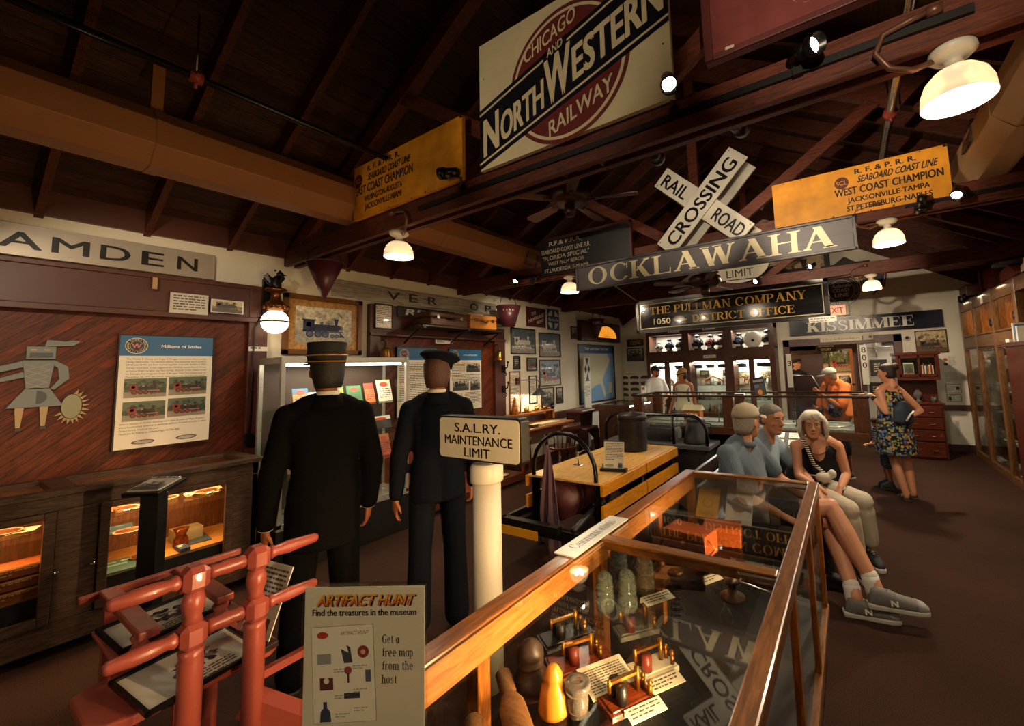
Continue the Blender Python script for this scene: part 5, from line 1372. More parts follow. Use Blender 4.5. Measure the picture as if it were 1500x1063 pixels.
# emblems high on the gable
b = MB('#1b1917'); F = FY(.08, YB - .02, 3.53); b.prism([(-.33, 0), (0, -.24), (.33, 0), (0, .24)], 0, .015, F); b.bx(-.42, .42, -.105, .105, .0, .018, '#2a2418', F)
b.text('READING', F @ Matrix.Translation((0, -.075, 0)), .15, '#d8b45a', .8, bold=.03, z=.019)
solo('railway_emblem', 'black diamond emblem with gold slab letters high on the far gable', 'sign', b, ENAM, 'railway emblems on the walls')
b = MB('#26344e'); F = FY(.52, YB - .02, 3.28); b.prism([(-.26, .18), (-.22, .3), (.22, .3), (.26, .18), (.18, -.2), (0, -.32), (-.18, -.2)], 0, .015, F)
b.flat([(-.235, .18), (-.2, .275), (.2, .275), (.235, .18), (.16, -.18), (0, -.29), (-.16, -.18)], .0155, F, '#c4c0b4'); b.flat([(-.225, .18), (-.19, .265), (.19, .265), (.225, .18), (.15, -.17), (0, -.275), (-.15, -.17)], .016, F, '#26344e')
b.text('BANGOR', F @ Matrix.Translation((0, .17, 0)), .085, '#d8d4c6', .38, bold=.03, z=.0165); b.rect(-.19, .09, .19, .13, .0165, F, '#b0603a')
solo('railway_emblem', 'blue shield emblem high on the far gable behind the small dome lamp', 'sign', b, ENAM, 'railway emblems on the walls')
b = MB('#151214'); F = FY(-.02, YB - .02, 3.08); b.prism(arc(0, 0, .32, 0, 360, 40)[:-1], 0, .015, F); b.flat(arc(0, 0, .3, 0, 360, 40)[:-1], .0154, F, '#b9b2a2'); b.flat(arc(0, 0, .29, 0, 360, 40)[:-1], .0157, F, '#151214'); b.flat(arc(0, 0, .225, 0, 360, 40)[:-1], .016, F, '#b9b2a2'); b.flat(arc(0, 0, .215, 0, 360, 40)[:-1], .0163, F, '#151214')
for s, y, w_, sh in (('Atlantic', .07, .34, .2), ('COAST', -.02, .3, 0), ('LINE', -.12, .24, 0)): b.text(s, F @ Matrix.Translation((0, y, 0)), .075, '#cfc8b6', w_, shear=sh, bold=.02, z=.0168)
for i, ch in enumerate('STANDARD RAILROAD OF THE SOUTH'):
    a = R(-200 + i * 7.6); b.text(ch, F @ Matrix.Translation((.257 * math.cos(a), .257 * math.sin(a), 0)) @ Matrix.Rotation(a + PI / 2, 4, 'Z') @ Matrix.Translation((0, -.018, 0)), .035, '#b9b2a2', z=.016)
solo('railway_emblem', 'round black railway emblem with white lettering below the small blue shield', 'sign', b, ENAM, 'railway emblems on the walls')
t = framed('engine_photograph', 'large sepia engine photograph high on the gable behind the oval sign', FY(-.95, YB - .01, 3.6), 1.5, .9, .02, '#2a2018', 'sepia', seed=95)
b = MB('#15120f'); b.bx(-.27, -.17, YB - .06, YB - .01, 3.1, 4.4); solo('gable_pipe_chase', 'black upright strip on the gable between engine photograph and diamond emblem', 'strip', b, BLACK)
t = framed('engine_photograph', 'dark framed steam engine photograph over the tall desk hutch', FY(1.3, YB - .003, 1.97), .46, .42, .015, '#3a2a1c', 'sepia', seed=96)
m = MB(); m.lathe([(.055, 0), (.055, .03), (.03, .05), (0, .05)], FY(.95, YB - .002, 2.06), 18, '#d0cabb'); m.lathe([(.03, .05), (.028, .06), (0, .062)], FY(.95, YB - .002, 2.06), 14, '#151312'); m.bx(.9, 1.0, YB - .02, YB, 1.78, 1.9, '#c9c2b0')
solo('wall_speaker', 'small round camera with a switch plate beside the doorway', 'camera', m, PAINT)
for z0, z1, x0, x1, k, lb in ((1.45, 1.71, 1.43, 1.63, 'a', 'white sheet with red and blue seals on the wall beside the glass cabinet'), (1.22, 1.43, 1.42, 1.62, 'b', 'white printed sheet under the sheet with two seals'), (1.03, 1.19, 1.43, 1.64, 'c', 'grey framed sheet with a small dark photo, third down by the glass cabinet'), (.88, 1.015, 1.43, 1.63, 'd', 'lowest grey framed sheet by the glass cabinet')):
    b = MB('#cdc9bd'); F = FY((x0 + x1) / 2, YB - .002, (z0 + z1) / 2); w_, h = x1 - x0, z1 - z0
    if k in 'cd': b.bx(-w_ / 2, w_ / 2, -h / 2, h / 2, 0, .012, '#6a665e', F); b.rect(-w_ / 2 + .01, -h / 2 + .01, w_ / 2 - .01, h / 2 - .01, .0125, F, '#d4d0c4'); b.rect(*( (.03, -.02, .08, .04) if k == 'c' else (-.08, -.04, -.04, .02)), .013, F, '#2a2824'); b.lines(F, -w_ * .4, h * .3, w_ * .45, 5, .02, '#8a867c', 3, z=.013)
    else:
        b.bx(-w_ / 2, w_ / 2, -h / 2, h / 2, 0, .004, None, F)
        if k == 'a': b.flat(arc(-.06, .05, .03, 0, 360, 14)[:-1], .0045, F, '#a8382a'); b.flat(arc(-.06, -.03, .03, 0, 360, 14)[:-1], .0045, F, '#26344e')
        b.lines(F, -w_ * .1 if k == 'a' else -w_ * .42, h * .4, w_ * .5 if k == 'a' else w_ * .84, 9, .021, '#8a867c', 5, z=.0045)
    solo('printed_sheet', lb, 'paper', b, PAINT, 'printed sheets beside the glass cabinet')
# tall desk hutch
HUT = wood('#2a0f08', '#5c2618', 'x', 8, .28, coat=.4)
t = thing('desk_hutch', 'dark red wooden desk hutch with glazed top and drawers beside the doorway', 'cabinet', (1.0, 9.45, 0), world=True)
m = MB(); m.bx(.68, 1.25, 9.1, 9.9, 0, .9); build('base', m, HUT, t, bevel=.006)
m = MB(); m.bx(.66, 1.27, 9.08, 9.9, .9, .93); m.bx(.7, 1.24, 9.45, 9.9, .93, 1.3); m.bx(.68, 1.26, 9.12, 9.9, 1.3, 1.36); m.bx(.68, .72, 9.12, 9.9, 1.36, 1.73); m.bx(1.22, 1.26, 9.12, 9.9, 1.36, 1.73); m.bx(.66, 1.28, 9.1, 9.9, 1.73, 1.78); m.bx(.72, 1.22, 9.85, 9.9, 1.36, 1.73); build('carcass', m, HUT, t, bevel=.005)
m = MB()
for x in (.72, .975, 1.2): m.bx(x, x + .03, 9.11, 9.14, 1.36, 1.73)
m.bx(.72, 1.22, 9.11, 9.14, 1.68, 1.73); m.bx(.72, 1.22, 9.11, 9.14, 1.36, 1.41); build('door_frame', m, HUT, t, bevel=.003)
m = MB(); m.bx(.74, 1.21, 9.125, 9.128, 1.4, 1.69); build('door_glass', m, pane(.8), t)
for z0, z1 in ((.04, .28), (.31, .48), (.5, .68), (.7, .87)):
    m = MB(); m.bx(.71, 1.22, 9.07, 9.1, z0, z1); d = build('drawer', m, HUT, t, bevel=.005)
    for x in (.85, 1.08):
        m = MB(); m.tube([(x - .035, 9.07, (z0 + z1) / 2), (x - .03, 9.05, (z0 + z1) / 2 - .01), (x + .03, 9.05, (z0 + z1) / 2 - .01), (x + .035, 9.07, (z0 + z1) / 2)], .005, 6); build('pull', m, BRASS, d)
for i in range(9):
    m = MB(('#b8602c', '#c9bc94', '#7a2a20', '#d0c8b0', '#3a4a5a')[i % 5]); h = .17 + (i * 7 % 5) * .012; m.bx(1.01 + i * .02, 1.027 + i * .02, 9.2, 9.32, 1.362, 1.362 + h)
    solo('book', '%s book in the row behind the hutch glass' % ('orange', 'cream', 'dark red', 'ivory', 'slate blue')[i % 5], 'book', m, PAINT, '%s books behind the hutch glass' % ('orange', 'cream', 'dark red', 'ivory', 'slate blue')[i % 5])
b = MB('#c9c4a8'); b.bx(.79, .93, 9.25, 9.26, 1.362, 1.6); scene(b, FY(.86, 9.249, 1.48), .13, .2, 'green', 4); solo('hutch_picture', 'pale upright card behind the other hutch door', 'card', b, PAINT)
m = MB(); m.lathe([(.05, 0), (.05, .01), (.02, .03), (.02, .06), (.06, .1), (.055, .16), (.035, .17), (.03, .2)], Matrix.Translation((.95, 9.3, .932)), 18); solo('glass_lamp', 'clear glass oil lamp standing on the hutch desk', 'lamp', m, solid_glass('#d8e0dc'))
for x, lb in ((.78, 'small glass on the hutch desk, near the doorway'), (1.15, 'small glass on the hutch desk, near the printed sheets')):
    m = MB(); m.lathe([(.03, 0), (.035, .08), (.032, .08), (.027, .006), (0, .006)], Matrix.Translation((x, 9.25, .932)), 16); solo('drinking_glass', lb, 'glass', m, solid_glass('#d8e0dc'), 'glasses on the hutch')
m = MB('#bdb8aa')
for x in (1.5, 1.53): m.bx(x, x + .015, YB - .03, YB - .005, .28, .55)
solo('wall_rack', 'pair of thin pale strips on the lower wall beside the hutch', 'rack', m, PAINT)

# glazed cabinet along the aisle wall
WOODR = wood('#3a2414', '#7a5432', 'y', 8, .4, coat=.15); WOODV = wood('#3a2414', '#80552e', 'z', 8, .35, coat=.25)
t = thing('glass_cabinet', 'tall wood framed glass cabinet running along the aisle wall', 'cabinet', (1.98, 8.2, 0), world=True)
XA = 1.697
m = MB(); m.bx(XA, XA + .03, 5.2, 9.75, 2.42, 2.6); m.bx(XA, XA + .03, 5.2, 9.75, 1.79, 2.02); m.bx(XA, XA + .03, 5.2, 9.75, 0.02, .1); m.bx(XA, 2.28, 5.2, 9.75, 2.58, 2.6); m.bx(XA, 2.28, 5.2, 9.75, 1.98, 2.0); m.bx(XA, 2.28, 5.2, 9.75, 1.8, 1.82); m.bx(XA, 2.28, 5.2, 9.75, 0, .03); build('rail', m, WOODR, t, bevel=.004)
for y in (9.7, 8.86, 7.86, 6.9, 5.98, 5.22):
    m = MB(); m.bx(XA - .004, XA + .06, y - .05, y + .05, 0, 2.6); build('upright', m, WOODV, t, bevel=.006)
    m = MB(); m.bx(XA + .06, 2.28, y - .02, y + .02, 2.0, 2.58); build('divider', m, wood('#6a3a18', '#a8672c', 'z', 8, .4), t)
m = MB(); m.bx(XA, 2.28, 9.73, 9.75, 0, 2.6); build('end_panel', m, WOODV, t)
m = MB(); m.bx(2.26, 2.28, 5.2, 9.75, 0, 2.6); build('back_panel', m, wood('#2a1a10', '#4a3018', 'z', 6, .5), t)
for y0, y1 in ((8.91, 9.65), (7.91, 8.81), (6.95, 7.81), (6.03, 6.85)):
    m = MB(); m.bx(XA + .025, XA + .03, y0, y1, .1, 1.8); build('glass_door', m, pane(1.0), t)
    for z in (.42, .8, 1.15, 1.48):
        m = MB(); m.bx(XA + .06, 2.25, y0 - .04, y1 + .04, z, z + .012); build('glass_shelf', m, pane(.7, (.86, .93, .9)), t)
    lamp('cabinet_light', 'AREA', (1.95, (y0 + y1) / 2, 1.78), 2.5, (1, .85, .6), .3, sy=.5)
q = random.Random(23)
SHW = {.03: 'floor', .432: 'lowest', .812: 'second', 1.162: 'third', 1.492: 'top'}
for bi, (y0, y1) in enumerate(((6.95, 7.81), (7.91, 8.81), (8.91, 9.65))):
    for z in (.03, .432, .812, 1.162, 1.492):
        for i in range(3):
            y = y0 + (y1 - y0) * (i + .5) / 3; x = XA + .2
            k = q.randrange(3); w_ = ('nearest the camera', 'middle', 'furthest')[bi]
            m = MB('#d8d4c8')
            if k == 0: m.bx(x - .06, x + .06, y - .09, y + .09, z + .003, z + .01); m.lines(FZ(x, y, z + .0105, R(90)), -.07, .04, .14, 3, .025, '#777777', i); nm, cat, lb = 'label_card', 'card', 'white label card'
            elif k == 1: m.lathe([(.05, 0), (.05, .02), (.03, .06), (.035, .15), (.02, .18), (0, .18)], Matrix.Translation((x, y, z + .002)), 14, '#4a3424'); nm, cat, lb = 'switch_lamp', 'lamp', 'small dark switch lamp'
            else: m.bx(x - .07, x + .07, y - .1, y + .1, z + .002, z + .05, '#6a6458'); m.cyl((x, y - .06, z + .05), (x, y - .06, z + .1), .03, None, 12, '#8a8478'); m.cyl((x, y + .05, z + .05), (x, y + .05, z + .12), .025, None, 12, '#8a8478'); nm, cat, lb = 'switch_relay', 'relay', 'grey electrical relay'
            solo(nm, '%s on the %s shelf of the glass cabinet bay %s' % (lb, SHW[z], w_), cat, m, PAINT, '%ss on the %s shelf, %s bay' % (lb, SHW[z], w_))
for y in (9.28, 8.36, 7.38): lamp('bay_fill', 'AREA', (XA + .12, y, 2.56), 3, (1, .8, .5), .3)  # fill lights added to brighten the top bays, no lamps built
for y, col, s, lb in ((9.3, '#8a4a2c', 1.1, 'copper toned lantern in the furthest top bay of the glass cabinet'), (8.4, '#151822', 1.25, 'blue black lantern in the middle top bay of the glass cabinet'), (7.3, '#17141a', 1.3, 'black lantern in the nearest open top bay of the glass cabinet')):
    lantern(XA + .22, y, 2.0, s, lb, col, '#2a3040')
b = MB('#d8d4c8'); b.bx(XA - .006, XA - .001, 8.2, 8.34, 2.44, 2.54); solo('cabinet_tag', 'white paper tag on the top rail of the glass cabinet', 'label', b, PAINT)
# things on top of the glass cabinet
t = thing('signal_barrel', 'dusty maroon drum headlamp lying on top of the glass cabinet', 'headlamp', (1.95, 8.5, 2.6), world=True)
m = MB(); m.cyl((1.8, 8.55, 2.8), (2.15, 8.42, 2.8), .19, None, 28); build('drum', m, mat('#6a2a24', .6, var=.2), t)
m = MB(); m.bx(1.95, 2.05, 8.3, 8.65, 2.6, 2.66); m.lathe([(.19, 0), (.21, .0), (.21, .03), (.17, .03)], frame_to((1.78, 8.557, 2.8), (2.15, 8.42, 2.8)), 28); build('rim', m, mat('#5a221e', .5), t)
m = MB('#7a2c22'); m.prism([(-.3, 0), (.3, 0), (.3, .12), (.1, .24), (-.3, .2)], -.15, .15, FXM(1.98, 7.6, 2.602)); solo('tool_chest', 'red sloping chest on top of the glass cabinet', 'chest', m, PAINT)
m = MB('#2a2a2c'); m.lathe([(.3, 0), (.28, .06), (.12, .12), (0, .13)], Matrix.Translation((1.98, 7.55, 2.84)), 20); solo('enamel_reflector', 'dark grey enamel lampshade lying on the red chest', 'lampshade', m, mat('#2a2a2c', .4))
t = thing('hand_cart_model', 'dark red wooden model on black wheels standing at the far end of the cabinet top', 'model', (1.9, 9.5, 2.6), world=True)
m = MB(); m.bx(1.72, 2.1, 9.25, 9.72, 2.67, 2.84); m.bx(1.7, 2.12, 9.2, 9.74, 2.84, 2.86); build('body', m, mat('#4a1d16', .5), t, bevel=.01)
for y in (9.35, 9.62):
    m = MB(); m.cyl((1.68, y, 2.66), (1.74, y, 2.66), .06, None, 16); m.cyl((2.08, y, 2.66), (2.14, y, 2.66), .06, None, 16); build('wheel', m, BLACKM, t)
m = MB('#d8d4c8'); m.lathe([(.03, 0), (.05, .04), (.05, .12), (.03, .16), (.0, .16)], Matrix.Translation((1.85, 6.95, 2.602)), 14); m.bx(1.8, 1.9, 6.7, 6.85, 2.602, 2.8); solo('enamel_jug', 'white enamel jug at the near end of the cabinet top', 'jug', m, PAINT)
# low bookcase against the cabinet front
t = thing('low_bookcase', 'dark red bookcase standing in front of the glass cabinet at the edge of view', 'bookcase', (1.64, 6.2, 0), world=True)
m = MB(); m.bx(1.6, 1.685, 5.4, 7.03, 0, 1.78); build('carcass', m, HUT, t); m = MB(); m.bx(1.575, 1.688, 5.36, 7.06, 1.78, 1.83); build('cornice', m, HUT, t, bevel=.008)
for i in range(3):
    b = MB(('#c9c4b4', '#3a5a7a', '#b8b09a')[i]); b.bx(1.59, 1.68, 6.5 + i * .06, 6.55 + i * .06, 1.832, 2.0 + i * .02); solo('book', ('white', 'blue', 'cream')[i] + ' book standing on the low dark red bookcase', 'book', b, PAINT, 'books on the low bookcase')
b = MB('#d8d4c8'); b.bx(1.6, 1.66, 6.86, 7.0, 1.832, 1.87); solo('label_card', 'white folded label card on the low dark red bookcase', 'card', b, PAINT)

# ------------------------------------------------------------------ gallery seen through the doorway
lamp('gallery_light', 'AREA', (-1.3, YB + 2.2, 2.9), 150, (1, .72, .42), 1.6)
lamp('passage_light', 'AREA', (1.2, YB + .6, 2.9), 25, (1, .9, .75), .5)
GW = mat('#8a5a34', .5)
b = MB('#dccfae'); b.bx(-2.4, .15, YB + 3.0, YB + 3.18, 0, 2.6); t = solo('gallery_display', 'brightly lit display wall seen through the inner gallery door', 'display', b, PAINT)
for i, (x, z, w_, h, k, lb) in enumerate(((-.62, 1.75, .36, .6, 'green', 'orange streamliner poster in the lit gallery'), (-.2, 1.75, .55, .75, 'color', 'large green and yellow train poster in the lit gallery'), (-.15, 1.15, .22, .26, 'bw', 'small framed print low on the gallery wall'), (-1.5, 1.6, .4, .5, 'bw', 'framed print behind the gallery mannequin'), (-1.05, 1.75, .3, .4, 'sepia', 'brown framed print over the gallery mannequin'))):
    framed('gallery_poster', lb, FY(x, YB + 2.99, z), w_, h, .02, '#3a2c1c', k, 'posters in the lit gallery', seed=120 + i)
t = thing('gallery_shelf', 'orange wooden shelf unit inside the lit gallery', 'shelf', (-.1, YB + 2.7, 0), world=True)
for z in (.75, 1.05, 2.2):
    m = MB(); m.bx(-.9, .12, YB + 2.6, YB + 2.95, z, z + .04); build('shelf_board', m, mat('#b06a2c', .5), t)
m = MB(); m.bx(.02, .1, YB + 2.6, YB + 2.95, 0, 2.2); build('side', m, mat('#8a4a20', .5), t)
m = MB(); m.lathe([(.05, 0), (.06, .02), (.05, .12), (.03, .16), (.02, .2), (0, .2)], Matrix.Translation((-.05, YB + 2.75, 1.092)), 14); solo('gallery_lantern', 'dark lantern on the gallery shelf', 'lantern', m, mat('#1c1a20', .4))
b = MB('#1a1512'); F = FY(-.41, YB + .84, 1.97); b.bx(-.2, .2, -.1, .1, 0, .02, '#4a3420', F); b.rect(-.185, -.085, .185, .085, .0205, F, '#17120f')
for s, y, w_ in (('KEN MURDOCK', .02, .3), ('GALLERY', -.065, .2)): b.text(s, F @ Matrix.Translation((0, y, 0)), .055, '#d8cfae', w_, bold=.02, z=.0212)
solo('gallery_sign', 'small dark sign with pale lettering over the inner gallery door', 'sign', b, PAINT)
# passage wall frames and conduit
for i, (x, z, w_, h, k, lb) in enumerate(((.52, 1.5, .3, .34, 'dark', 'black framed certificate on the grey passage wall'), (.45, 1.02, .26, .34, 'dark', 'lower black framed certificate on the grey passage wall'), (.72, 2.05, .2, .14, 'dark', 'small dark frame high on the grey passage wall'))):
    framed('passage_frame', lb, FY(x, YB + .995, z), w_, h, .03, DB, k, 'frames in the passage', seed=130 + i)
m = MB(); m.tube([(.5, YB + .97, 2.6), (.5, YB + .97, 1.95), (.62, YB + .97, 1.92)], .012, 8); m.tube([(.5, YB + .97, 1.93), (.5, YB + .97, 1.72)], .012, 8); m.tube([(.3, YB + .97, 1.93), (.9, YB + .97, 1.93)], .01, 8); m.bx(.47, .53, YB + .95, YB + .99, 1.9, 1.97)
solo('wall_conduit', 'grey conduit run on the passage wall', 'conduit', m, mat('#9a958c', .4, .4))
t = thing('dark_trunk', 'dark red wardrobe trunk standing inside the doorway', 'trunk', (-.85, YB + .35, 0), world=True)
m = MB(); m.prism([(-.25, 0), (.3, 0), (.3, .95), (.12, 1.38), (-.25, 1.38)], 0, .35, FY(-.8, YB + .48, 0)); build('body', m, mat('#2c1210', .35), t, bevel=.02)
m = MB(); m.tube([(-.5, YB + .12, .1), (-.5, YB + .12, .95), (-.68, YB + .12, 1.38), (-1.04, YB + .12, 1.39)], .016, 8); build('edge_strip', m, STEEL, t)
# ------------------------------------------------------------------ long wall case under the poster
t = thing('wall_case', 'long weathered wooden wall case with glazed doors and glass top under the diagonal boards', 'display case', (-4.72, .6, 0), world=True)
A, B = -4.4, XL + .03
m = MB(); m.bx(B, A - .02, -1.6, 1.64, .2, .26); m.bx(B, B + .02, -1.6, 1.64, .2, 1.0); m.bx(B, A, 1.61, 1.65, .06, 1.0); m.bx(B, A - .03, .6, .64, .2, .98); build('carcass', m, wood('#3a2012', '#6a3c1e', 'z', 7, .45), t)
m = MB()
for y0, y1 in ((-1.6, -.42), (.545, .735), (1.475, 1.65)): m.bx(A - .03, A, y0, y1, .21, .9)
m.bx(A - .03, A, -1.6, 1.65, .9, 1.0); m.bx(A - .03, A, -1.6, 1.65, .06, .21); build('face_frame', m, GREYOAK, t, bevel=.005)
m = MB()
m.bx(A - .07, A + .03, -1.6, 1.68, .995, 1.035); m.bx(B, B + .06, -1.6, 1.68, .995, 1.035)
for y0, y1 in ((.52, .64), (1.58, 1.68)): m.bx(B + .06, A - .07, y0, y1, .995, 1.035)
build('top_frame', m, GREYOAK, t, bevel=.006)
m = MB(); m.bx(B + .05, A - .06, -1.6, 1.6, 1.01, 1.016); build('top_glass', m, pane(.8), t)
for y0, y1, ky in ((-.42, .545, .56), (.735, 1.475, .71)):
    m = MB()
    for a in ((y0, y0 + .05, .21, .9), (y1 - .05, y1, .21, .9)): m.bx(A - .02, A + .012, *a)
    for a in ((.21, .27), (.86, .9)): m.bx(A - .02, A + .012, y0 + .05, y1 - .05, *a)
    d = build('door', m, GREYOAK, t, bevel=.004)
    m = MB(); m.bx(A - .012, A - .008, y0 + .05, y1 - .05, .27, .86); build('pane', m, pane(.5), d)
    m = MB(); m.ball((A + .03, ky, .52), .014, n=12); m.cyl((A, ky, .52), (A + .03, ky, .52), .007, None, 8); build('knob', m, CHROME, d)
m = MB(); m.bx(B + .02, A - .05, -1.6, 1.6, .38, .40); build('shelf_board', m, wood('#8a5a2a', '#b8803f', 'y', 8, .4), t)
m = MB(); m.bx(B + .02, A - .2, -1.6, 1.6, .612, .62); m.bx(B + .02, A - .05, -1.6, 1.6, .772, .78); build('glass_shelf', m, pane(.5, (.93, .9, .82)), t)
for y in (.1, 1.1): lamp('case_light', 'AREA', (A - .1, y, .765), 5, (1, .6, .24), .1, sy=.7, rot=(0, R(25), 0))
m = MB(); m.bx(A - .06, A - .05, -1.6, 1.6, .22, .38); build('dark_drape', m, mat('#0d0b0a', .9), t)
for y in (.1, 1.1):
    m = MB(); m.bx(A - .12, A - .09, y - .4, y + .4, .968, .985); build('light_strip', m, glow('#ffb45a', 6), t)
    lamp('case_light', 'AREA', (A - .16, y, .965), 9, (1, .6, .24), .12, sy=.7, rot=(0, R(12), R(0)))
def put(nm, lb, cat, m, material=PAINT, group=None): return solo(nm, lb, cat, m, material, group)
def plate(x, y, z, r, label, col='#c9a878'):
    m = MB(col); m.lathe([(r * .5, 0), (r * .55, .006), (r, .018), (r * .98, .022), (r * .55, .01), (0, .008)], Matrix.Translation((x, y, z)), 28); m.lathe([(r * .86, .0165), (r * .84, .0175)], Matrix.Translation((x, y, z + .003)), 28, '#5a2a1a')
    return put('china_plate', label, 'plate', m, mat(None, .2, coat=.4), 'china plates in the long wall case')
def bowl(x, y, z, r, label, col='#b98a5a'):
    m = MB(col); m.lathe([(r * .5, 0), (r * .8, r * .3), (r, r * .75), (r * .95, r * .75), (r * .72, r * .3), (0, .01)], Matrix.Translation((x, y, z)), 24); m.tube([(x + r * .9, y, z + r * .6), (x + r * 1.25, y + .01, z + r * .55), (x + r * 1.2, y, z + r * .3), (x + r * .85, y, z + r * .3)], .006, 6)
    return put('china_cup', label, 'cup', m, mat(None, .2, coat=.4), 'china cups in the long wall case')
def flatbook(x, y, z, w_, d, h, col, label, rz=0, nm='menu_card', print_='#d8d0b8'):
    b = MB(col); M = FZ(x, y, z, R(rz)); b.bx(-w_ / 2, w_ / 2, -d / 2, d / 2, .001, h, None, M); b.lines(M, -w_ * .4, d * .35, w_ * .8, 2, d * .25, print_, int(abs(x * 91 + y * 57)) % 50, z=h + .0006)
    return put(nm, label, nm.replace('_', ' '), b)
plate(-4.6, 1.36, .78, .085, 'china plate on the top shelf nearest the case end, left of nothing'.replace(', left of nothing', ''))
plate(-4.65, 1.12, .78, .08, 'china plate in the middle of the top shelf of the wall case'); plate(-4.58, .88, .78, .085, 'brown rimmed china plate on the top shelf behind the black lectern'); plate(-4.6, .35, .78, .09, 'big china plate on the top shelf behind the first case door'); plate(-4.6, 1.02, .40, .09, 'china plate standing low in the wall case near the blue book', '#a87a4a'); plate(-4.55, .9, .62, .075, 'china saucer on the middle shelf behind the lectern')
bowl(-4.55, .8, .78, .05, 'rust brown china cup at the start of the top shelf', '#8a4a24'); bowl(-4.6, 1.25, .78, .035, 'small pale cup on the top shelf near the bright corner', '#d0b890'); bowl(-4.62, .2, .40, .06, 'cream coffee cup low behind the first case door', '#c9b08a'); bowl(-4.8, 1.2, .78, .04, 'cup at the back of the top shelf', '#b08a5a')
flatbook(-4.55, .88, .40, .22, .3, .012, '#3f5a55', 'large blue green map board on the bottom shelf of the wall case', 80, 'map_board', '#8aa08a'); flatbook(-4.72, .86, .62, .2, .22, .012, '#3a5560', 'blue green map board on the middle shelf of the wall case', 80, 'map_board', '#8aa0a0')
flatbook(-4.7, 1.33, .40, .16, .26, .01, '#3a444c', 'grey blue folder on the bottom shelf near the case end', 85, 'folder'); flatbook(-4.5, 1.2, .40, .06, .14, .03, '#1c2a44', 'narrow dark blue box on the bottom shelf of the wall case', 90, 'label_box')
flatbook(-4.55, .12, .78, .07, .2, .02, '#2a3550', 'dark blue lettered block on the top shelf behind the first door', 90, 'label_box'); flatbook(-4.62, .45, .78, .1, .12, .004, '#d8c9a0', 'cream card on the top shelf behind the first door', 70, 'menu_card', '#6a5a44'); flatbook(-4.75, 1.45, .78, .1, .12, .004, '#d0c098', 'cream card on the top shelf in the case corner', 80, 'menu_card', '#6a5a44')
m = MB('#7a3a14'); m.lathe([(.045, 0), (.05, .01), (.045, .06), (.03, .09), (.05, .14), (.046, .14), (.025, .09), (0, .02)], Matrix.Translation((-4.62, 1.22, .40)), 20); put('amber_goblet', 'amber glass goblet on the bottom shelf of the wall case', 'goblet', m, solid_glass('#b8541c'))
m = MB('#8a7a5a'); m.bx(-4.85, -4.7, 1.2, 1.38, .40, .5); put('linen_box', 'pale linen box at the back of the bottom shelf', 'box', m)
for i, (z, dy) in enumerate(((.40, 0), (.47, .0), (.54, .02))):
    m = MB('#8a4420'); m.bx(-4.62, -4.44, .24 + dy, .5 + dy, z, z + .06); m.bx(-4.43, -4.425, .24 + dy, .5 + dy, z + .05, z + .058, '#c08a4a'); m.lines(FX(-4.439, .37 + dy, z), -.1, .045, .2, 2, .018, '#d8b070', i, z=.001)
    put('wooden_tray', ('lowest', 'middle', 'topmost')[i] + ' orange wooden tray of the stack behind the first case door', 'tray', m, mat(None, .4), 'stacked orange trays')
m = MB('#8a5a2a'); m.lathe([(.06, 0), (.075, .03), (.07, .08), (.04, .1), (.035, .13), (0, .135)], Matrix.Translation((-4.6, .06, .40)), 20); m.tube([(-4.6, .13, .43), (-4.6, .19, .46), (-4.6, .2, .5)], .012, 6); put('copper_pot', 'copper coffee pot low behind the first case door', 'pot', m, mat('#a8642c', .3, .9))
for i, (y, lb) in enumerate(((.95, 'ladle lying across the top shelf behind the lectern'), (1.42, 'silver ladle at the end of the top shelf'), (.3, 'long dark knife on the top shelf behind the first door'))):
    m = MB(); m.tube([(-4.5, y - .06, .79), (-4.52, y + .06, .79)], .005, 6); m.ball((-4.5, y - .07, .792), .018, .022, .01, 10); put('ladle', lb, 'ladle', m, STEEL, 'flatware in the wall case')
# lectern with a booklet
t = thing('lectern', 'slim black lectern with a sloping top carrying a spiral booklet', 'lectern', (-3.52, .80, 0), R(33), world=False)
m = MB(); m.bx(-.055, .055, -.03, .03, .0, 1.06); build('post', m, mat('#0e0c0b', .35), t, bevel=.004)
m = MB(); m.bx(-.16, .16, -.15, .15, 0, .025); build('foot_plate', m, mat('#0e0c0b', .35), t, bevel=.006)
m = MB(); m.M = Matrix.Translation((0, 0, 1.09)) @ Matrix.Rotation(R(14), 4, 'X'); m.bx(-.105, .105, -.09, .09, -.012, .012); build('sloping_top', m, mat('#0e0c0b', .3), t, bevel=.004)
t2 = thing('spiral_booklet', 'spiral bound booklet with a photograph lying on the black lectern', 'booklet', (-3.52, .80, 1.09), rot=(R(14), 0, R(33)))
b = MB('#b9b4a8'); b.bx(-.09, .09, -.07, .075, .0135, .02); scene(b, FZ(0, -.01, .0201), .16, .11, 'bw', 5); build('pages', b, mat(None, .35), t2)
m = MB()
for i in range(16): m.tube([(-.085 + i * .0113, .075 + .008 * math.cos(a * PI / 4), .018 + .008 * math.sin(a * PI / 4)) for a in range(8)], .0018, 4, closed=True)
build('spiral_wire', m, STEEL, t2)

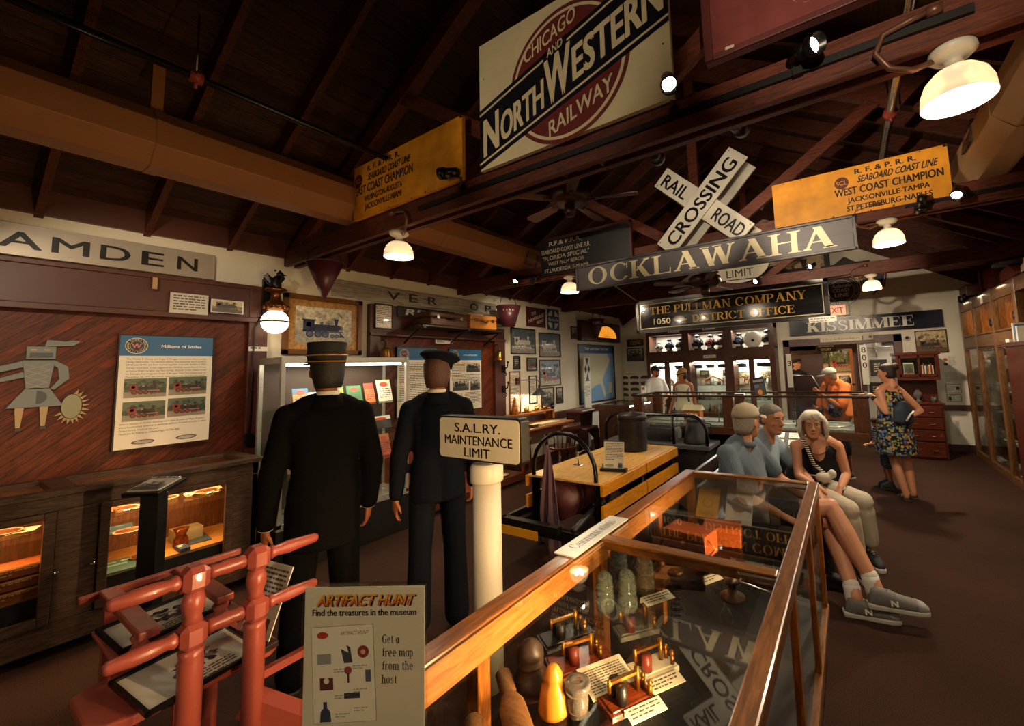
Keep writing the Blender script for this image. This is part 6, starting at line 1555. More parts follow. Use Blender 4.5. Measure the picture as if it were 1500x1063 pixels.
# ------------------------------------------------------------------ upright steel showcase and the low case after it
t = thing('glass_showcase', 'upright steel framed glass showcase full of papers and tins behind the mannequins', 'display case', (-4.6, 2.4, 0), world=True)
x0, x1, y0, y1, zt = -4.75, -4.3, 1.77, 3.03, 1.90
m = MB()
for x in (x0, x1):
    for y in (y0, y1): m.bx(x - .018, x + .018, y - .018, y + .018, .4, zt)
m.bx(x0, x1, y0 - .018, y1 + .018, zt - .06, zt); m.bx(x0 - .018, x1 + .018, y0 - .018, y1 + .018, .38, .44); build('steel_frame', m, brushed('#b5b0a6', .3), t, bevel=.003)
m = MB(); m.bx(x0 - .02, x1 + .02, y0 - .02, y1 + .02, 0, .38); build('plinth', m, mat('#141110', .4), t)
m = MB(); m.bx(x1 - .003, x1 + .003, y0, y1, .44, zt - .06); m.bx(x0, x1, y0 - .003, y0 + .003, .44, zt - .06); m.bx(x0, x1, y1 - .003, y1 + .003, .44, zt - .06); m.bx(x0 - .003, x0 + .003, y0, y1, .44, zt - .06); build('glass_panes', m, pane(.7), t)
for z in (.8, 1.1, 1.4):
    m = MB(); m.bx(x0 + .02, x1 - .02, y0 + .02, y1 - .02, z, z + .008); build('glass_shelf', m, pane(.7, (.85, .93, .9)), t)
m = MB(); m.bx(x0 + .004, x0 + .012, y0 + .02, y1 - .02, .44, zt - .06); build('back_board', m, mat('#3a2a1e', .6), t)
m = MB(); m.bx(x1 - .06, x1 - .03, y0 + .05, y1 - .05, zt - .085, zt - .062); build('light_tube', m, glow('#fff0d8', 16), t)
lamp('showcase_light', 'AREA', ((x0 + x1) / 2 + .1, (y0 + y1) / 2, zt - .09), 10, (1, .88, .7), .4, sy=.9)
def leaflet(x, y, z, w_, h, lb, c, c2, tilt=15, rz=0, nm='timetable', blob='#c8402a', title=None):
    b = MB(c); M = Matrix.Translation((x, y, z)) @ Matrix.Rotation(R(rz), 4, 'Z') @ Matrix.Rotation(R(-tilt), 4, 'Y') @ FX(0, 0, h / 2 + .002)
    b.bx(-w_ / 2, w_ / 2, -h / 2, h / 2, -.006, 0, None, M); b.rect(-w_ / 2, h * .2, w_ / 2, h / 2, .0005, M, c2); b.flat([(w_ * .3 * math.cos(a * PI / 9), h * .28 + h * .12 * math.sin(a * PI / 9)) for a in range(18)], .001, M, blob); b.lines(M, -w_ * .4, h * .1, w_ * .8, 5, h * .1, '#4a4438', int(y * 100) % 40, z=.0008)
    if title: b.text(title, M @ Matrix.Translation((0, h * .25, 0)), h * .08, '#f0e6d0', w_ * .5, z=.0015)
    return solo(nm, lb, nm.replace('_', ' '), b, PAINT, 'papers and tins in the steel showcase')
SX = -4.5
for a in ((SX, 2.03, 1.41, .14, .2, 'blue and orange timetable on the top shelf nearest the brown post', '#c98a4a', '#3a6a8a'), (SX - .1, 2.2, 1.41, .2, .15, 'white open leaflet on the top shelf behind the kepi mannequin', '#d8d0bc', '#b9c4c8'), (SX, 2.37, 1.41, .15, .24, 'yellow and green package with lettering on the top shelf beside the kepi hat', '#b8a04a', '#4a7a3a'),
          (SX, 2.56, 1.41, .16, .2, 'green tin with an orange oval on the top shelf of the showcase', '#2f6a3c', '#2f6a3c'), (SX, 2.73, 1.41, .11, .22, 'orange red brochure on the top shelf of the showcase', '#c86a3a', '#a83a24'), (SX, 2.91, 1.41, .17, .25, 'cream open map leaflet on the top shelf near the peaked cap', '#d8d2bc', '#b9c0a0'),
          (SX, 2.1, 1.11, .2, .12, 'dark photograph on the second shelf of the showcase', '#2a2420', '#4a4038'), (SX + .02, 2.85, 1.11, .24, .14, 'black and white album with lettering on the second shelf', '#2a2824', '#d8d4c8'), (SX, 2.5, 1.11, .18, .16, 'tan booklet in the middle of the second shelf', '#b8a078', '#8a5a34'),
          (SX + .03, 2.9, .81, .13, .24, 'tall red and cream tin on the third shelf of the showcase', '#b8442c', '#c9803a'), (SX, 2.2, .81, .2, .15, 'grey box on the third shelf of the showcase', '#6a665e', '#4a4640'), (SX + .05, 2.7, .81, .16, .1, 'cream folded card on the third shelf of the showcase', '#d0c8a8', '#d0c8a8'), (SX, 2.45, .45, .3, .2, 'dark framed print at the bottom of the showcase', '#1c1a18', '#3a342c'), (SX, 2.3, 1.11, .16, .2, 'cream brochure with a green band on the second shelf', '#cfc6aa', '#4a7a4a'), (SX, 2.68, 1.11, .13, .2, 'red railway folder on the second shelf of the showcase', '#a8382a', '#c9a04a'), (SX, 2.5, .81, .18, .22, 'blue travel folder on the third shelf of the showcase', '#3a5a7a', '#b8a070'), (SX, 2.0, .81, .16, .2, 'brown menu card on the third shelf of the showcase', '#7a5234', '#c9b48a')):
    leaflet(*a[:5], a[5], a[6], a[7], tilt=18)
t = thing('low_case', 'low dark glass fronted wall case between the showcase and the desk', 'display case', (-4.7, 4.1, 0), world=True)
m = MB(); m.bx(-4.98, -4.36, 3.1, 5.15, .04, .14); m.bx(-4.98, -4.94, 3.1, 5.15, .14, .8); m.bx(-4.98, -4.36, 3.1, 5.15, .8, .84); build('carcass', m, wood('#3a1c10', '#6a3418', 'y', 7, .35, coat=.3), t, bevel=.004)
for y in (3.12, 4.13, 5.13):
    m = MB(); m.bx(-4.4, -4.36, y - .02, y + .02, .14, .8); build('upright', m, wood('#4a2412', '#7a3f1c', 'z', 7, .35), t)
m = MB(); m.bx(-4.39, -4.385, 3.12, 5.13, .14, .8); build('front_glass', m, pane(.7), t)
lamp('case_light', 'AREA', (-4.62, 4.1, .79), 9, (1, .62, .3), .2, sy=1.6)
for i, (y, lb) in enumerate(((3.4, 'white platter in the low case nearest the showcase'), (3.95, 'pale dish in the middle of the low case'), (4.8, 'white saucer in the low case nearest the desk'))):
    m = MB('#d0c0a0'); m.lathe([(.06, 0), (.07, .005), (.13, .02), (.07, .01), (0, .008)], Matrix.Translation((-4.55, y, .142)), 24); solo('serving_dish', lb, 'dish', m, mat(None, .2), 'dishes in the low case')
b = MB('#d8d0bc'); b.bx(-4.5, -4.42, 4.5, 4.66, .142, .148); solo('label_card', 'white card lying in the low case', 'card', b, PAINT)

# ------------------------------------------------------------------ white post with the enamel limit sign
t = thing('limit_post', 'white painted pipe post carrying a rounded maintenance limit sign', 'signpost', (-1.79, 1.78, 0), world=True)
m = MB(); m.cyl((-1.79, 1.78, 0), (-1.79, 1.78, 1.10), .078, None, 32); build('post', m, mat('#c8c0ad', .4, bump=.12, bscale=40), t)
m = MB(); m.lathe([(.086, 0), (.093, .008), (.093, .085), (.08, .105), (.0, .107)], Matrix.Translation((-1.79, 1.78, 1.08)), 32); build('cap', m, mat('#d5cdb8', .35), t, bevel=.003)
F = FY(-1.80, 1.72, 1.325)
def rrect(w_, h, r, n=6): return [(sx * (w_ / 2 - r) + r * math.cos(a), sy * (h / 2 - r) + r * math.sin(a)) for sx, sy, a0 in ((1, 1, 0), (-1, 1, PI / 2), (-1, -1, PI), (1, -1, 1.5 * PI)) for a in [a0 + PI / 2 * i / n for i in range(n + 1)]]
b = MB('#17140f'); b.prism(rrect(.645, .25, .03), -.07, 0, F); build('sign_back', b, mat(None, .4, var=.2, vscale=12), t, bevel=.004)
b = MB('#d5ccb2'); b.prism(rrect(.622, .228, .024), 0, .004, F)
for s, y, w_ in (('S.A.L.RY.', .036, .36), ('MAINTENANCE', -.034, .53), ('LIMIT', -.1, .2)): b.text(s, F @ Matrix.Translation((0, y, 0)), .052, '#17130f', w_, z=.0048, bold=.02)
build('sign_face', b, mat(None, .3, coat=.2, var=.06, vscale=9), t)

# ------------------------------------------------------------------ pink baggage stand
PINK = mat('#9c4a3c', .3, coat=.2, var=.1, vscale=6)
t = thing('porter_stand', 'salmon pink painted wooden stand with turned posts, rails and shelves of framed pictures', 'stand', (-2.2, .65, 0), world=True)
def turned(p, q, r, n=16):
    L = (Vector(q) - Vector(p)).length
    pr = [(r * .75, 0), (r, L * .03), (r * 1.05, L * .3), (r * .8, L * .8), (r * .72, L * .88), (r * .95, L * .9), (r * .95, L * .93), (r * .8, L * .95), (r * .9, L)]
    return pr, frame_to(p, q)
for i, y in enumerate((.585, .775)):
    m = MB(); X = -2.05
    m.lathe([(.036, 0), (.036, .72), (.034, .74), (.038, .76)], Matrix.Translation((X, y, 0)), 18)
    m.lathe([(.03, .85), (.024, .87), (.033, .9), (.034, .92), (.026, .955)], Matrix.Translation((X, y, 0)), 18)
    build('turned_post', m, PINK, t)
    for z in (.81, 1.0):
        m = MB(); m.M = Matrix.Translation((X, y, z)); m.bx(-.042, .042, -.038, .038, -.047, .043); build('hub_block', m, PINK, t, bevel=.02, seg=1)
for z in (.81, 1.0):
    for ya, yb, r in ((.545, .37, .027), (.815, 1.0, .024)):
        m = MB(); s = 1 if yb > ya else -1; L = abs(yb - ya)
        m.lathe([(.02, 0), (.027, .01), (.02, .025), (.026, .07), (r * .95, L * .6), (r * .8, L - .01), (r * .5, L)], frame_to((-2.05, ya, z), (-2.05, yb, z)), 16); build('rail_handle', m, PINK, t)
    m = MB(); m.lathe([(.02, 0), (.026, .012), (.022, .03), (.027, .06), (.022, .09), (.026, .105), (.02, .114)], frame_to((-2.05, .623, z), (-2.05, .737, z)), 16); build('cross_spindle', m, PINK, t)
m = MB(); m.prism([(-2.46, .40), (-2.42, .36), (-2.2, .36), (-2.13, .40), (-2.11, .46), (-2.11, .86), (-2.15, .9), (-2.46, .9)], .565, .6); build('lower_shelf', m, PINK, t, bevel=.008)
m = MB(); m.bx(-2.7, -2.3, .45, .84, .68, .70); m.bx(-2.42, -2.4, .45, .84, .6, .68); build('upper_shelf', m, PINK, t, bevel=.005)
for y in (.515, .755):
    m = MB(); m.bx(-2.84, -2.22 if y < .6 else -2.28, y - .03, y + .03, .78, .81); build('side_arm', m, PINK, t, bevel=.006)
    m = MB(); m.lathe([(.028, .7), (.032, .715), (.02, .735), (.03, .76), (.022, .77), (.03, .785)], Matrix.Translation((-2.33, y, 0)), 14); build('arm_spindle', m, PINK, t)
    m = MB(); m.lathe([(.03, 0), (.03, .5), (.024, .52), (.03, .565)], Matrix.Translation((-2.42, y, 0)), 14); m.bx(-2.8, -2.76, y - .02, y + .02, 0, .8); build('leg', m, PINK, t)
m = MB(); m.bx(-2.87, -2.84, .43, 1.0, .77, .80); build('back_rail', m, PINK, t, bevel=.006)
m = MB(); m.bar((-2.1, .775, .45), (-1.85, 1.0, .28), .07, .08); m.bar((-2.1, .8, .52), (-2.1, 1.35, .52), .03, .03); build('brace', m, PINK, t)
def tray_picture(lb, M, w_, h, seed):
    t = thing('framed_drawing', lb, 'picture', M.translation, world=True, group='framed drawings on the pink stand')
    b = MB('#0d0c0c')
    for a in ((-w_ / 2, w_ / 2, -h / 2, -h / 2 + .012), (-w_ / 2, w_ / 2, h / 2 - .012, h / 2), (-w_ / 2, -w_ / 2 + .012, -h / 2, h / 2), (w_ / 2 - .012, w_ / 2, -h / 2, h / 2)): b.bx(a[0], a[1], a[2], a[3], 0, .016, None, M)
    build('frame', b, mat(None, .3), t)
    b = MB('#c4c0b4'); b.bx(-w_ / 2 + .01, w_ / 2 - .01, -h / 2 + .01, h / 2 - .01, 0, .006, None, M); P = M @ Matrix.Translation((0, 0, .0065))
    q = random.Random(seed)
    for i in range(26):
        cx, cy = q.uniform(-.16, .2) * w_, q.uniform(-.1, .25) * h
        b.flat([(cx + q.uniform(.01, .07) * w_ * math.cos(a), cy + q.uniform(.01, .09) * h * math.sin(a)) for a in [j * PI / 4 for j in range(8)]], .0003 * (i % 5 + 1), P, q.choice(('#2a2a30', '#4a4650', '#7a7880', '#1c1a1c', '#5a4a44')))
    b.lines(P, -w_ * .1, -h * .2, w_ * .4, 4, h * .06, '#55524c', seed)
    build('drawing', b, mat(None, .25, coat=.3), t)
tray_picture('black framed drawing lying on the lower pink shelf', Matrix.Translation((-2.2, .63, .625)) @ Matrix.Rotation(R(100), 4, 'Z') @ Matrix.Rotation(R(9), 4, 'X'), .36, .26, 3)
tray_picture('black framed drawing of a chair lying on the upper pink shelf', Matrix.Translation((-2.5, .63, .72)) @ Matrix.Rotation(R(100), 4, 'Z') @ Matrix.Rotation(R(12), 4, 'X'), .36, .2, 8)
t = thing('text_stand', 'white text card in a slotted wooden base on the end of the lower pink shelf', 'card stand', (-2.2, .83, .6), R(8))
m = MB(); m.bx(-.12, .12, -.03, .03, .001, .025); build('wood_base', m, wood('#1c100a', '#3a2212', 'x', 8, .4), t, bevel=.003)
b = MB('#d5d0c2'); M = Matrix.Translation((0, 0, .02)) @ Matrix.Rotation(R(-20), 4, 'X') @ FY(0, 0, .14); b.bx(-.1, .1, -.13, .14, 0, .004, None, M); b.lines(M, -.085, .12, .17, 9, .017, '#55524a', 6, z=.0046); b.flat([(-.05 + .03 * math.cos(a), -.09 + .025 * math.sin(a)) for a in [j * PI / 6 for j in range(12)]], .0046, M, '#4a5a7a'); b.rect(.03, -.115, .07, -.06, .0046, M, '#7a4a2a'); build('card', b, PAINT, t)

# ------------------------------------------------------------------ yellow track car
YEL = wood('#b06a10', '#d99224', 'y', 8, .35, coat=.3); DECK = wood('#b8843a', '#e2b668', 'y', 7, .35, coat=.35)
t = thing('track_car', 'yellow decked railway track car with black hoops and slatted sides', 'cart', (-2.26, 4.1, 0), world=True)
nb = 5
for i in range(nb):
    xa = -2.66 + i * .79 / nb
    m = MB(); m.bx(xa + .004, xa + .79 / nb - .004, 3.18, 5.02, .70, .72); build('deck_board', m, DECK, t, bevel=.003)
for z0, z1 in ((.61, .71), (.41, .53)):
    for x in (-1.87, -2.69):
        for ya, yb in ((3.18, 4.08), (4.1, 5.02)):
            m = MB(); m.bx(x, x + .03, ya, yb, z0, z1); build('side_slat', m, YEL, t, bevel=.004)
m = MB()
for x in (-2.64, -1.93):
    m.bx(x, x + .06, 2.95, 5.1, .28, .38)
    for y in (3.25, 4.08, 4.95): m.bx(x + .01, x + .05, y - .03, y + .03, .36, .70)
for y in (2.97, 3.6, 4.6, 5.05): m.bx(-2.66, -1.87, y - .03, y + .03, .29, .37)
build('black_frame', m, BLACKM, t)
m = MB(); m.bx(-2.72, -2.1, 2.86, 2.93, .36, .42); m.bx(-2.72, -2.68, 2.86, 3.4, .36, .42); build('bumper', m, BLACKM, t, bevel=.004)
m = MB(); m.bx(-2.7, -2.3, 2.85, 2.86, .29, .36); build('bumper_stripe', m, mat('#c98a1c', .4), t)
m = MB(); pts = [(-2.60, 3.2, .3)] + [(-2.26 - .34 * math.cos(a), 3.2, .78 + .34 * math.sin(a)) for a in [i * PI / 12 for i in range(13)]] + [(-1.92, 3.2, .3)]
m.tube(pts, .02, 10); build('hoop', m, mat('#141314', .25, .4), t)
m = MB(); m.cyl((-2.35, 3.22, .5), (-2.35, 3.95, .5), .17, None, 28); m.lathe([(.172, 0), (.178, .01), (.178, .03), (.172, .04)], frame_to((-2.35, 3.4, .5), (-2.35, 3.9, .5)), 28); build('engine_drum', m, mat('#5a2c30', .4, var=.2), t)
for x in (-2.72, -1.83):
    for y in (3.5, 4.7):
        m = MB(); m.lathe([(.0, -.02), (.06, -.02), (.06, .0), (.17, .0), (.19, -.02), (.19, .03), (.175, .035), (.165, .015), (.06, .015), (0, .02)], frame_to((x, y, .19), (x - 1, y, .19)) if x < -2.3 else frame_to((x, y, .19), (x + 1, y, .19)), 32); build('wheel', m, mat('#7a7670', .35, .8), t)
m = MB(); m.tube([(-1.98, 3.35, .5), (-1.95, 2.95, .44), (-1.94, 2.86, .43)], .025, 10); build('lift_handle', m, mat('#1a1816', .5), t)
m = MB(); m.lathe([(.05, 0), (.05, .006), (.008, .012), (.008, .12), (.012, .13), (0, .135)], Matrix.Translation((-2.42, 3.7, .72)), 14); m.tube([(-2.42, 3.7, .84), (-2.36, 3.72, .87), (-2.3, 3.72, .9)], .006, 6); build('brake_lever', m, STEEL, t)
m = MB(); m.bx(-2.15, -2.02, 3.72, 3.8, .72, .75); m.cyl((-2.12, 3.76, .75), (-2.12, 3.76, .9), .014, None, 10); build('lever_stop', m, mat('#4a3c44', .4), t)
# cloth on the hoop
b = MB('#5a434a')
rows, cols = 16, 12; vs = []
for r in range(rows + 1):
    v = r / rows
    for c in range(cols + 1):
        u = c / cols
        wd = .02 + .2 * min(1, v * 1.4) ** .9
        vs.append((-2.38 + (u - .5) * wd + .03 * v, 3.155 - .03 * math.sin(u * 12 + v * 3) * min(1, v * 2) - .02, 1.02 - .86 * v - .1 * v * math.sin(u * 2.6)))
b.add(vs, [(r * (cols + 1) + c, r * (cols + 1) + c + 1, (r + 1) * (cols + 1) + c + 1, (r + 1) * (cols + 1) + c) for r in range(rows) for c in range(cols)], None, True)
o = solo('signal_cloth', 'mauve cloth flag hanging from the front hoop of the yellow track car', 'cloth', b, mat('#6a4f58', .9, bump=.2, bscale=300)); s = o.modifiers.new('thick', 'SOLIDIFY'); s.thickness = .004
t = thing('car_card', 'cream text card in a black slotted base on the yellow deck', 'card stand', (-1.97, 3.62, .72), R(12))
m = MB(); m.bx(-.13, .13, -.035, .035, 0.001, .028); build('black_base', m, BLACK, t, bevel=.003)
b = MB('#cfc7ae'); M = Matrix.Translation((0, 0, .02)) @ Matrix.Rotation(R(-12), 4, 'X') @ FY(0, 0, .12); b.bx(-.1, .1, -.12, .13, 0, .004, None, M); b.lines(M, -.085, .115, .17, 11, .0145, '#5a5448', 9, z=.0046); b.flat([(-.04 + .045 * math.cos(a), -.09 + .015 * math.sin(a)) for a in [j * PI / 6 for j in range(12)]], .0046, M, '#8a8a78'); b.rect(.045, -.11, .085, -.065, .0046, M, '#3a4a54'); build('card', b, PAINT, t)
t = thing('water_can', 'tall dark ribbed metal water can standing on the yellow deck', 'can', (-2.24, 4.62, .72))
m = MB(); pr = [(0, 0), (.165, 0)] + [(.165 + (.006 if i % 2 else 0), .02 + i * .016) for i in range(21)] + [(.168, .36), (.174, .365), (.174, .41), (.15, .43), (.04, .44), (.035, .45), (0, .45)]; m.lathe(pr, n=36); build('can_body', m, mat('#2e2a28', .45, .6, var=.3, vscale=14), t)
m = MB(); m.tube([(-.15, -.09, .3), (-.19, -.12, .28), (-.19, -.12, .22), (-.15, -.09, .2)], .008, 6); build('side_handle', m, IRON, t)

# second dark cart with hoop
t = thing('tool_cart', 'dark railway tool cart with a long black hoop rail behind the yellow deck', 'cart', (-2.25, 5.35, 0), world=True)
m = MB(); m.bx(-2.95, -1.5, 5.16, 5.68, .66, .71); build('deck', m, mat('#4a484a', .5, var=.15), t, bevel=.004)
m = MB(); m.bx(-2.9, -1.55, 5.18, 5.66, .18, .66); build('body', m, mat('#141314', .5), t)
m = MB(); m.tube([(-2.92, 5.2, .7)] + [(-2.72 - .2 * math.cos(a), 5.2, .87 + .2 * math.sin(a)) for a in [i * PI / 12 for i in range(7)]] + [(-1.73 + .2 * math.sin(a), 5.2, .87 + .2 * math.cos(a)) for a in [i * PI / 12 for i in range(7)]] + [(-1.53, 5.2, .7)], .022, 10); m.cyl((-1.95, 5.2, .7), (-1.95, 5.2, 1.07), .02, None, 8); build('hoop_rail', m, mat('#141314', .25, .4), t)
for x in (-2.6, -1.8):
    m = MB(); m.lathe([(.0, -.02), (.05, -.02), (.15, .0), (.17, -.02), (.17, .03), (.06, .015), (0, .02)], frame_to((x, 5.17, .17), (x, 5.0, .17)), 24); build('wheel', m, IRON, t)
t = thing('coffee_boiler', 'grey enamel coffee boiler with spout on the dark tool cart', 'kettle', (-1.72, 5.4, .71))
m = MB(); m.lathe([(0, 0), (.16, 0), (.165, .02), (.155, .06), (.115, .26), (.11, .28), (.12, .285), (.09, .31), (.03, .325), (.03, .345), (0, .35)], n=28); build('boiler_body', m, mat('#34343a', .45, .3, var=.2), t)
m = MB(); m.tube([(-.13, -.03, .13), (-.18, -.04, .2), (-.17, -.04, .26)], [.03, .02, .016], 10); build('spout', m, mat('#34343a', .45, .3), t)
m = MB(); m.tube([(.12, 0, .25), (.19, 0, .24), (.2, 0, .14), (.145, 0, .1)], .011, 8); build('handle', m, mat('#1c1c20', .4), t)
b = MB('#3a3a3e'); b.bx(-2.45, -2.05, 5.35, 5.6, .71, .73); b.prism([(-.2, 0), (.2, 0), (.26, .15), (-.2, .15)], 0, .01, FY(-2.25, 5.35, .73), '#26262a'); b.bx(-2.45, -2.44, 5.35, 5.6, .73, .88); b.bx(-2.0, -1.99, 5.35, 5.62, .73, .88, '#7a7670'); b.bx(-2.45, -1.99, 5.6, 5.61, .73, .88)
solo('tool_tray', 'open grey metal tray on the dark tool cart', 'tray', b, mat(None, .5))
m = MB(); m.bx(-2.75, -2.6, 5.3, 5.5, .71, .74); m.bx(-2.62, -2.6, 5.3, 5.34, .74, .92); m.bx(-2.75, -2.6, 5.3, 5.34, .88, .92); m.cyl((-2.6, 5.32, .88), (-2.57, 5.32, .88), .05, None, 16); solo('sewing_machine', 'black bench grinder shaped machine on the dark tool cart', 'machine', m, mat('#17151a', .4, .2))

# dark end box and glass counter behind the desk chair
t = thing('glass_counter', 'glass topped counter with dark wooden end panel and lit shelves near the map', 'counter', (-3.9, 7.6, 0), world=True)
m = MB(); m.bx(-4.14, -3.5, 7.1, 7.16, 0, .99); build('end_panel', m, wood('#24130c', '#4a2a1a', 'z', 7, .4), t, bevel=.005)
m = MB(); m.bx(-4.14, -4.1, 7.16, 8.4, 0, .97); m.bx(-4.14, -3.5, 7.16, 8.4, 0, .12); m.bx(-4.14, -3.5, 8.36, 8.4, .1, .97); build('carcass', m, wood('#24130c', '#4a2a1a', 'y', 7, .4), t)
m = MB(); m.bx(-4.16, -3.48, 7.16, 8.42, .97, .985); m.bx(-3.51, -3.5, 7.16, 8.36, .12, .97); build('glass', m, pane(.8), t)
m = MB(); m.bx(-4.1, -3.52, 7.16, 8.36, .55, .56); build('glass_shelf', m, pane(.8, (.85, .93, .9)), t)
m = MB(); m.bx(-3.6, -3.57, 7.3, 8.3, .94, .96); build('light_tube', m, glow('#fff4e0', 14), t)
lamp('counter_light', 'AREA', (-3.8, 7.85, .95), 7, (1, .93, .82), .3, sy=1.1)
q = random.Random(31)
for i in range(8):
    m = MB(); x, y, z = -3.75 + .1 * (i % 2), 7.3 + (i // 2) * .3, (.122, .562)[i % 2]; m.lathe([(.05, 0), (.06, .02), (.03, .06), (.045, .1), (.04, .17), (0, .18)], Matrix.Translation((x, y, z)), 16); solo('silver_pot', 'silver table pot on the %s of the glass counter, %s from its wooden end' % (('floor', 'shelf')[i % 2], ('first', 'second', 'third', 'fourth')[i // 2]), 'pot', m, STEEL, 'silver pots in the glass counter')
t = thing('name_stand', 'small white stand with a red mark on the glass counter', 'stand', (-3.72, 8.3, .986))
b = MB('#d8d4c8'); b.bx(-.05, .05, 0, .012, 0, .3); b.rect(-.03, .22, .03, .27, .0006, FY(0, 0, 0), '#a83a2a'); build('card', b, PAINT, t); m = MB(); m.bx(-.06, .06, -.03, .04, 0, .01); build('stand_base', m, WHITE, t)

# ------------------------------------------------------------------ island case with the model railway
ISW = wood('#2c170d', '#5c3420', 'z', 8, .35, coat=.3)
t = thing('layout_case', 'large glass sided island case with dark wooden posts over a model railway', 'display case', (-1.25, 6.2, 0), world=True)
IX0, IX1, IY0, IY1 = -2.75, .12, 5.78, 6.6
m = MB(); m.bx(IX0, IX1, IY0, IY1, .76, .86); build('base_tray', m, wood('#2c170d', '#5c3420', 'x', 8, .35, coat=.3), t, bevel=.006)
for x in (IX0 + .05, -1.4, IX1 - .06):
    for y in (IY0 + .05, IY1 - .05):
        m = MB(); m.bx(x - .07, x + .07, y - .045, y + .045, .78, 1.255); build('corner_post', m, ISW, t, bevel=.005)
m = MB()
for y in (IY0, IY1 - .03): m.bx(IX0 - .02, IX1 + .04, y, y + .03, 1.25, 1.28)
for x in (IX0 - .02, IX1 + .01): m.bx(x, x + .03, IY0, IY1, 1.25, 1.28)
build('top_rail', m, wood('#1c120c', '#3a261a', 'x', 8, .3), t, bevel=.004)
m = MB(); m.bx(IX0, IX1, IY0 + .01, IY0 + .016, .86, 1.25); m.bx(IX0, IX1, IY1 - .016, IY1 - .01, .86, 1.25); m.bx(IX1 - .01, IX1 - .004, IY0, IY1, .86, 1.25); m.bx(IX0 + .004, IX0 + .01, IY0, IY1, .86, 1.25); build('glass_sides', m, pane(.6), t)
m = MB(); m.bx(IX0 + .02, IX1 - .02, IY0 + .02, IY1 - .02, .86, .885); build('scenery_base', m, pattern(['#6a7a78', '#8a8a78', '#55645a', '#77766a'], 9, .8, 'noise', soft=True), t)
m = MB(); m.prism([(IX0 + .3, .0), (-.25, 0), (-.12, .76), (IX0 + .3, .76)], -6.5, -5.95, FY(0, 0, 0)); build('pedestal', m, mat('#0d0c0c', .5), t)
lamp('layout_light', 'AREA', (-1.3, 6.55, 1.24), 5, (1, .9, .75), 2.2, sy=.1, to=(-1.3, 6.1, .9))
m = MB()
for r in (.24, .26): m.tube([(-.35 + r * 1.2 * math.cos(a * PI / 20), 6.2 + r * math.sin(a * PI / 20), .893) for a in range(40)], .004, 5, closed=True)
for y in (6.05, 6.08): m.tube([(-2.6, y, .893), (-.6, y, .893)], .004, 5)
solo('model_track', 'loop of model railway track in the island case', 'track', m, mat('#9a948a', .4, .5))
for i, (x, y, w_, d, h, col, rf, lb) in enumerate(((-.42, 6.0, .2, .12, .09, '#b0a890', '#c9c4b4', 'cream model station with a pale roof near the island corner post'), (-2.0, 6.2, .24, .16, .15, '#a85c24', '#c9c0a0', 'orange model depot with pale roof in front of the woman in the cream cap'), (-1.0, 6.2, .3, .12, .1, '#8a4a24', '#a8542c', 'rust brown model shed in the middle of the island case'))):
    b = MB(col); b.bx(x - w_ / 2, x + w_ / 2, y - d / 2, y + d / 2, .886, .886 + h); b.prism([(-d * .65, 0), (d * .65, 0), (0, h * .5)], -w_ * .58, w_ * .58, Matrix(((0, 0, 1, x), (1, 0, 0, y), (0, 1, 0, .886 + h), (0, 0, 0, 1))), rf)
    for k in range(3): b.rect(x - w_ * .35 + k * w_ * .27, .886 + h * .3, x - w_ * .2 + k * w_ * .27, .886 + h * .7, .001, FY(0, y - d / 2, 0), '#e8c080')
    solo('model_building', lb, 'model', b, PAINT, 'model buildings in the island case')
for i in range(8):
    x, y = (-.62, 5.95) if i == 0 else (-2.55 + i * .31, 6.35 - .2 * (i % 2)); h = (.2, .14, .12, .16, .1, .22, .13, .18)[i]
    m = MB('#2a2620'); m.cyl((x, y, .886), (x, y, .886 + h), .005, None, 6); m.cyl((x, y, .886), (x, y, .9), .015, None, 8); m.ball((x, y, .886 + h), .012, n=8)
    solo('model_signal', ('tallest thin model signal by the cream station', 'model signal near the far post', 'short model signal, second along the track', 'model signal before the orange depot', 'model signal past the orange depot', 'tall model signal in the middle of the case', 'model signal beside the rust shed', 'model signal behind the track loop')[i], 'model', m, PAINT, 'model signals in the island case')
t = thing('brochure_stand', 'dark brochure with a glowing picture standing on the island case rail', 'brochure', (-.98, 5.8, 1.28), R(-10))
b = MB('#17161a'); M = Matrix.Rotation(R(-8), 4, 'Y') @ FY(0, 0, .1); b.bx(-.075, .075, -.098, .13, 0, .006, None, M); b.rect(-.065, .07, .065, .1, .0066, M, '#8a8a94'); b.rect(-.065, -.09, .065, .05, .0066, M, '#4a4a54'); b.flat([(.03 * math.cos(a), -.06 + .035 * math.sin(a)) for a in [j * PI / 6 for j in range(12)]], .0072, M, '#d8843a'); b.rect(-.06, .0, .0, .04, .007, M, '#6a7080'); build('card', b, PAINT, t)
t = thing('reading_desk', 'slanted lit display panel of cards beside the seated woman', 'display panel', (-.75, 5.45, 0), world=True)
m = MB(); m.bx(-1.15, -.45, 5.35, 5.72, 0, .7); build('cabinet', m, mat('#17110e', .4), t, bevel=.006)
M = Matrix.Translation((-.8, 5.5, .76)) @ Matrix.Rotation(R(28), 4, 'X'); m = MB('#2a2018'); m.bx(-.35, .35, -.2, .2, -.02, 0, None, M); build('sloping_panel', m, PAINT, t)
for i in range(3):
    for j in range(3):
        b = MB('#d8d0b8'); x, y = -.24 + i * .23, -.13 + j * .13; b.bx(x - .09, x + .09, y - .045, y + .05, .0, .004, None, M); b.lines(M, x - .08, y + .04, .1, 4, .02, '#6a6458', i * 3 + j, z=.0046); build('info_card', b, PAINT, t)
lamp('desk_panel_light', 'AREA', (-.8, 5.7, 1.0), 2.5, (1, .9, .75), .5, to=(-.8, 5.45, .76))

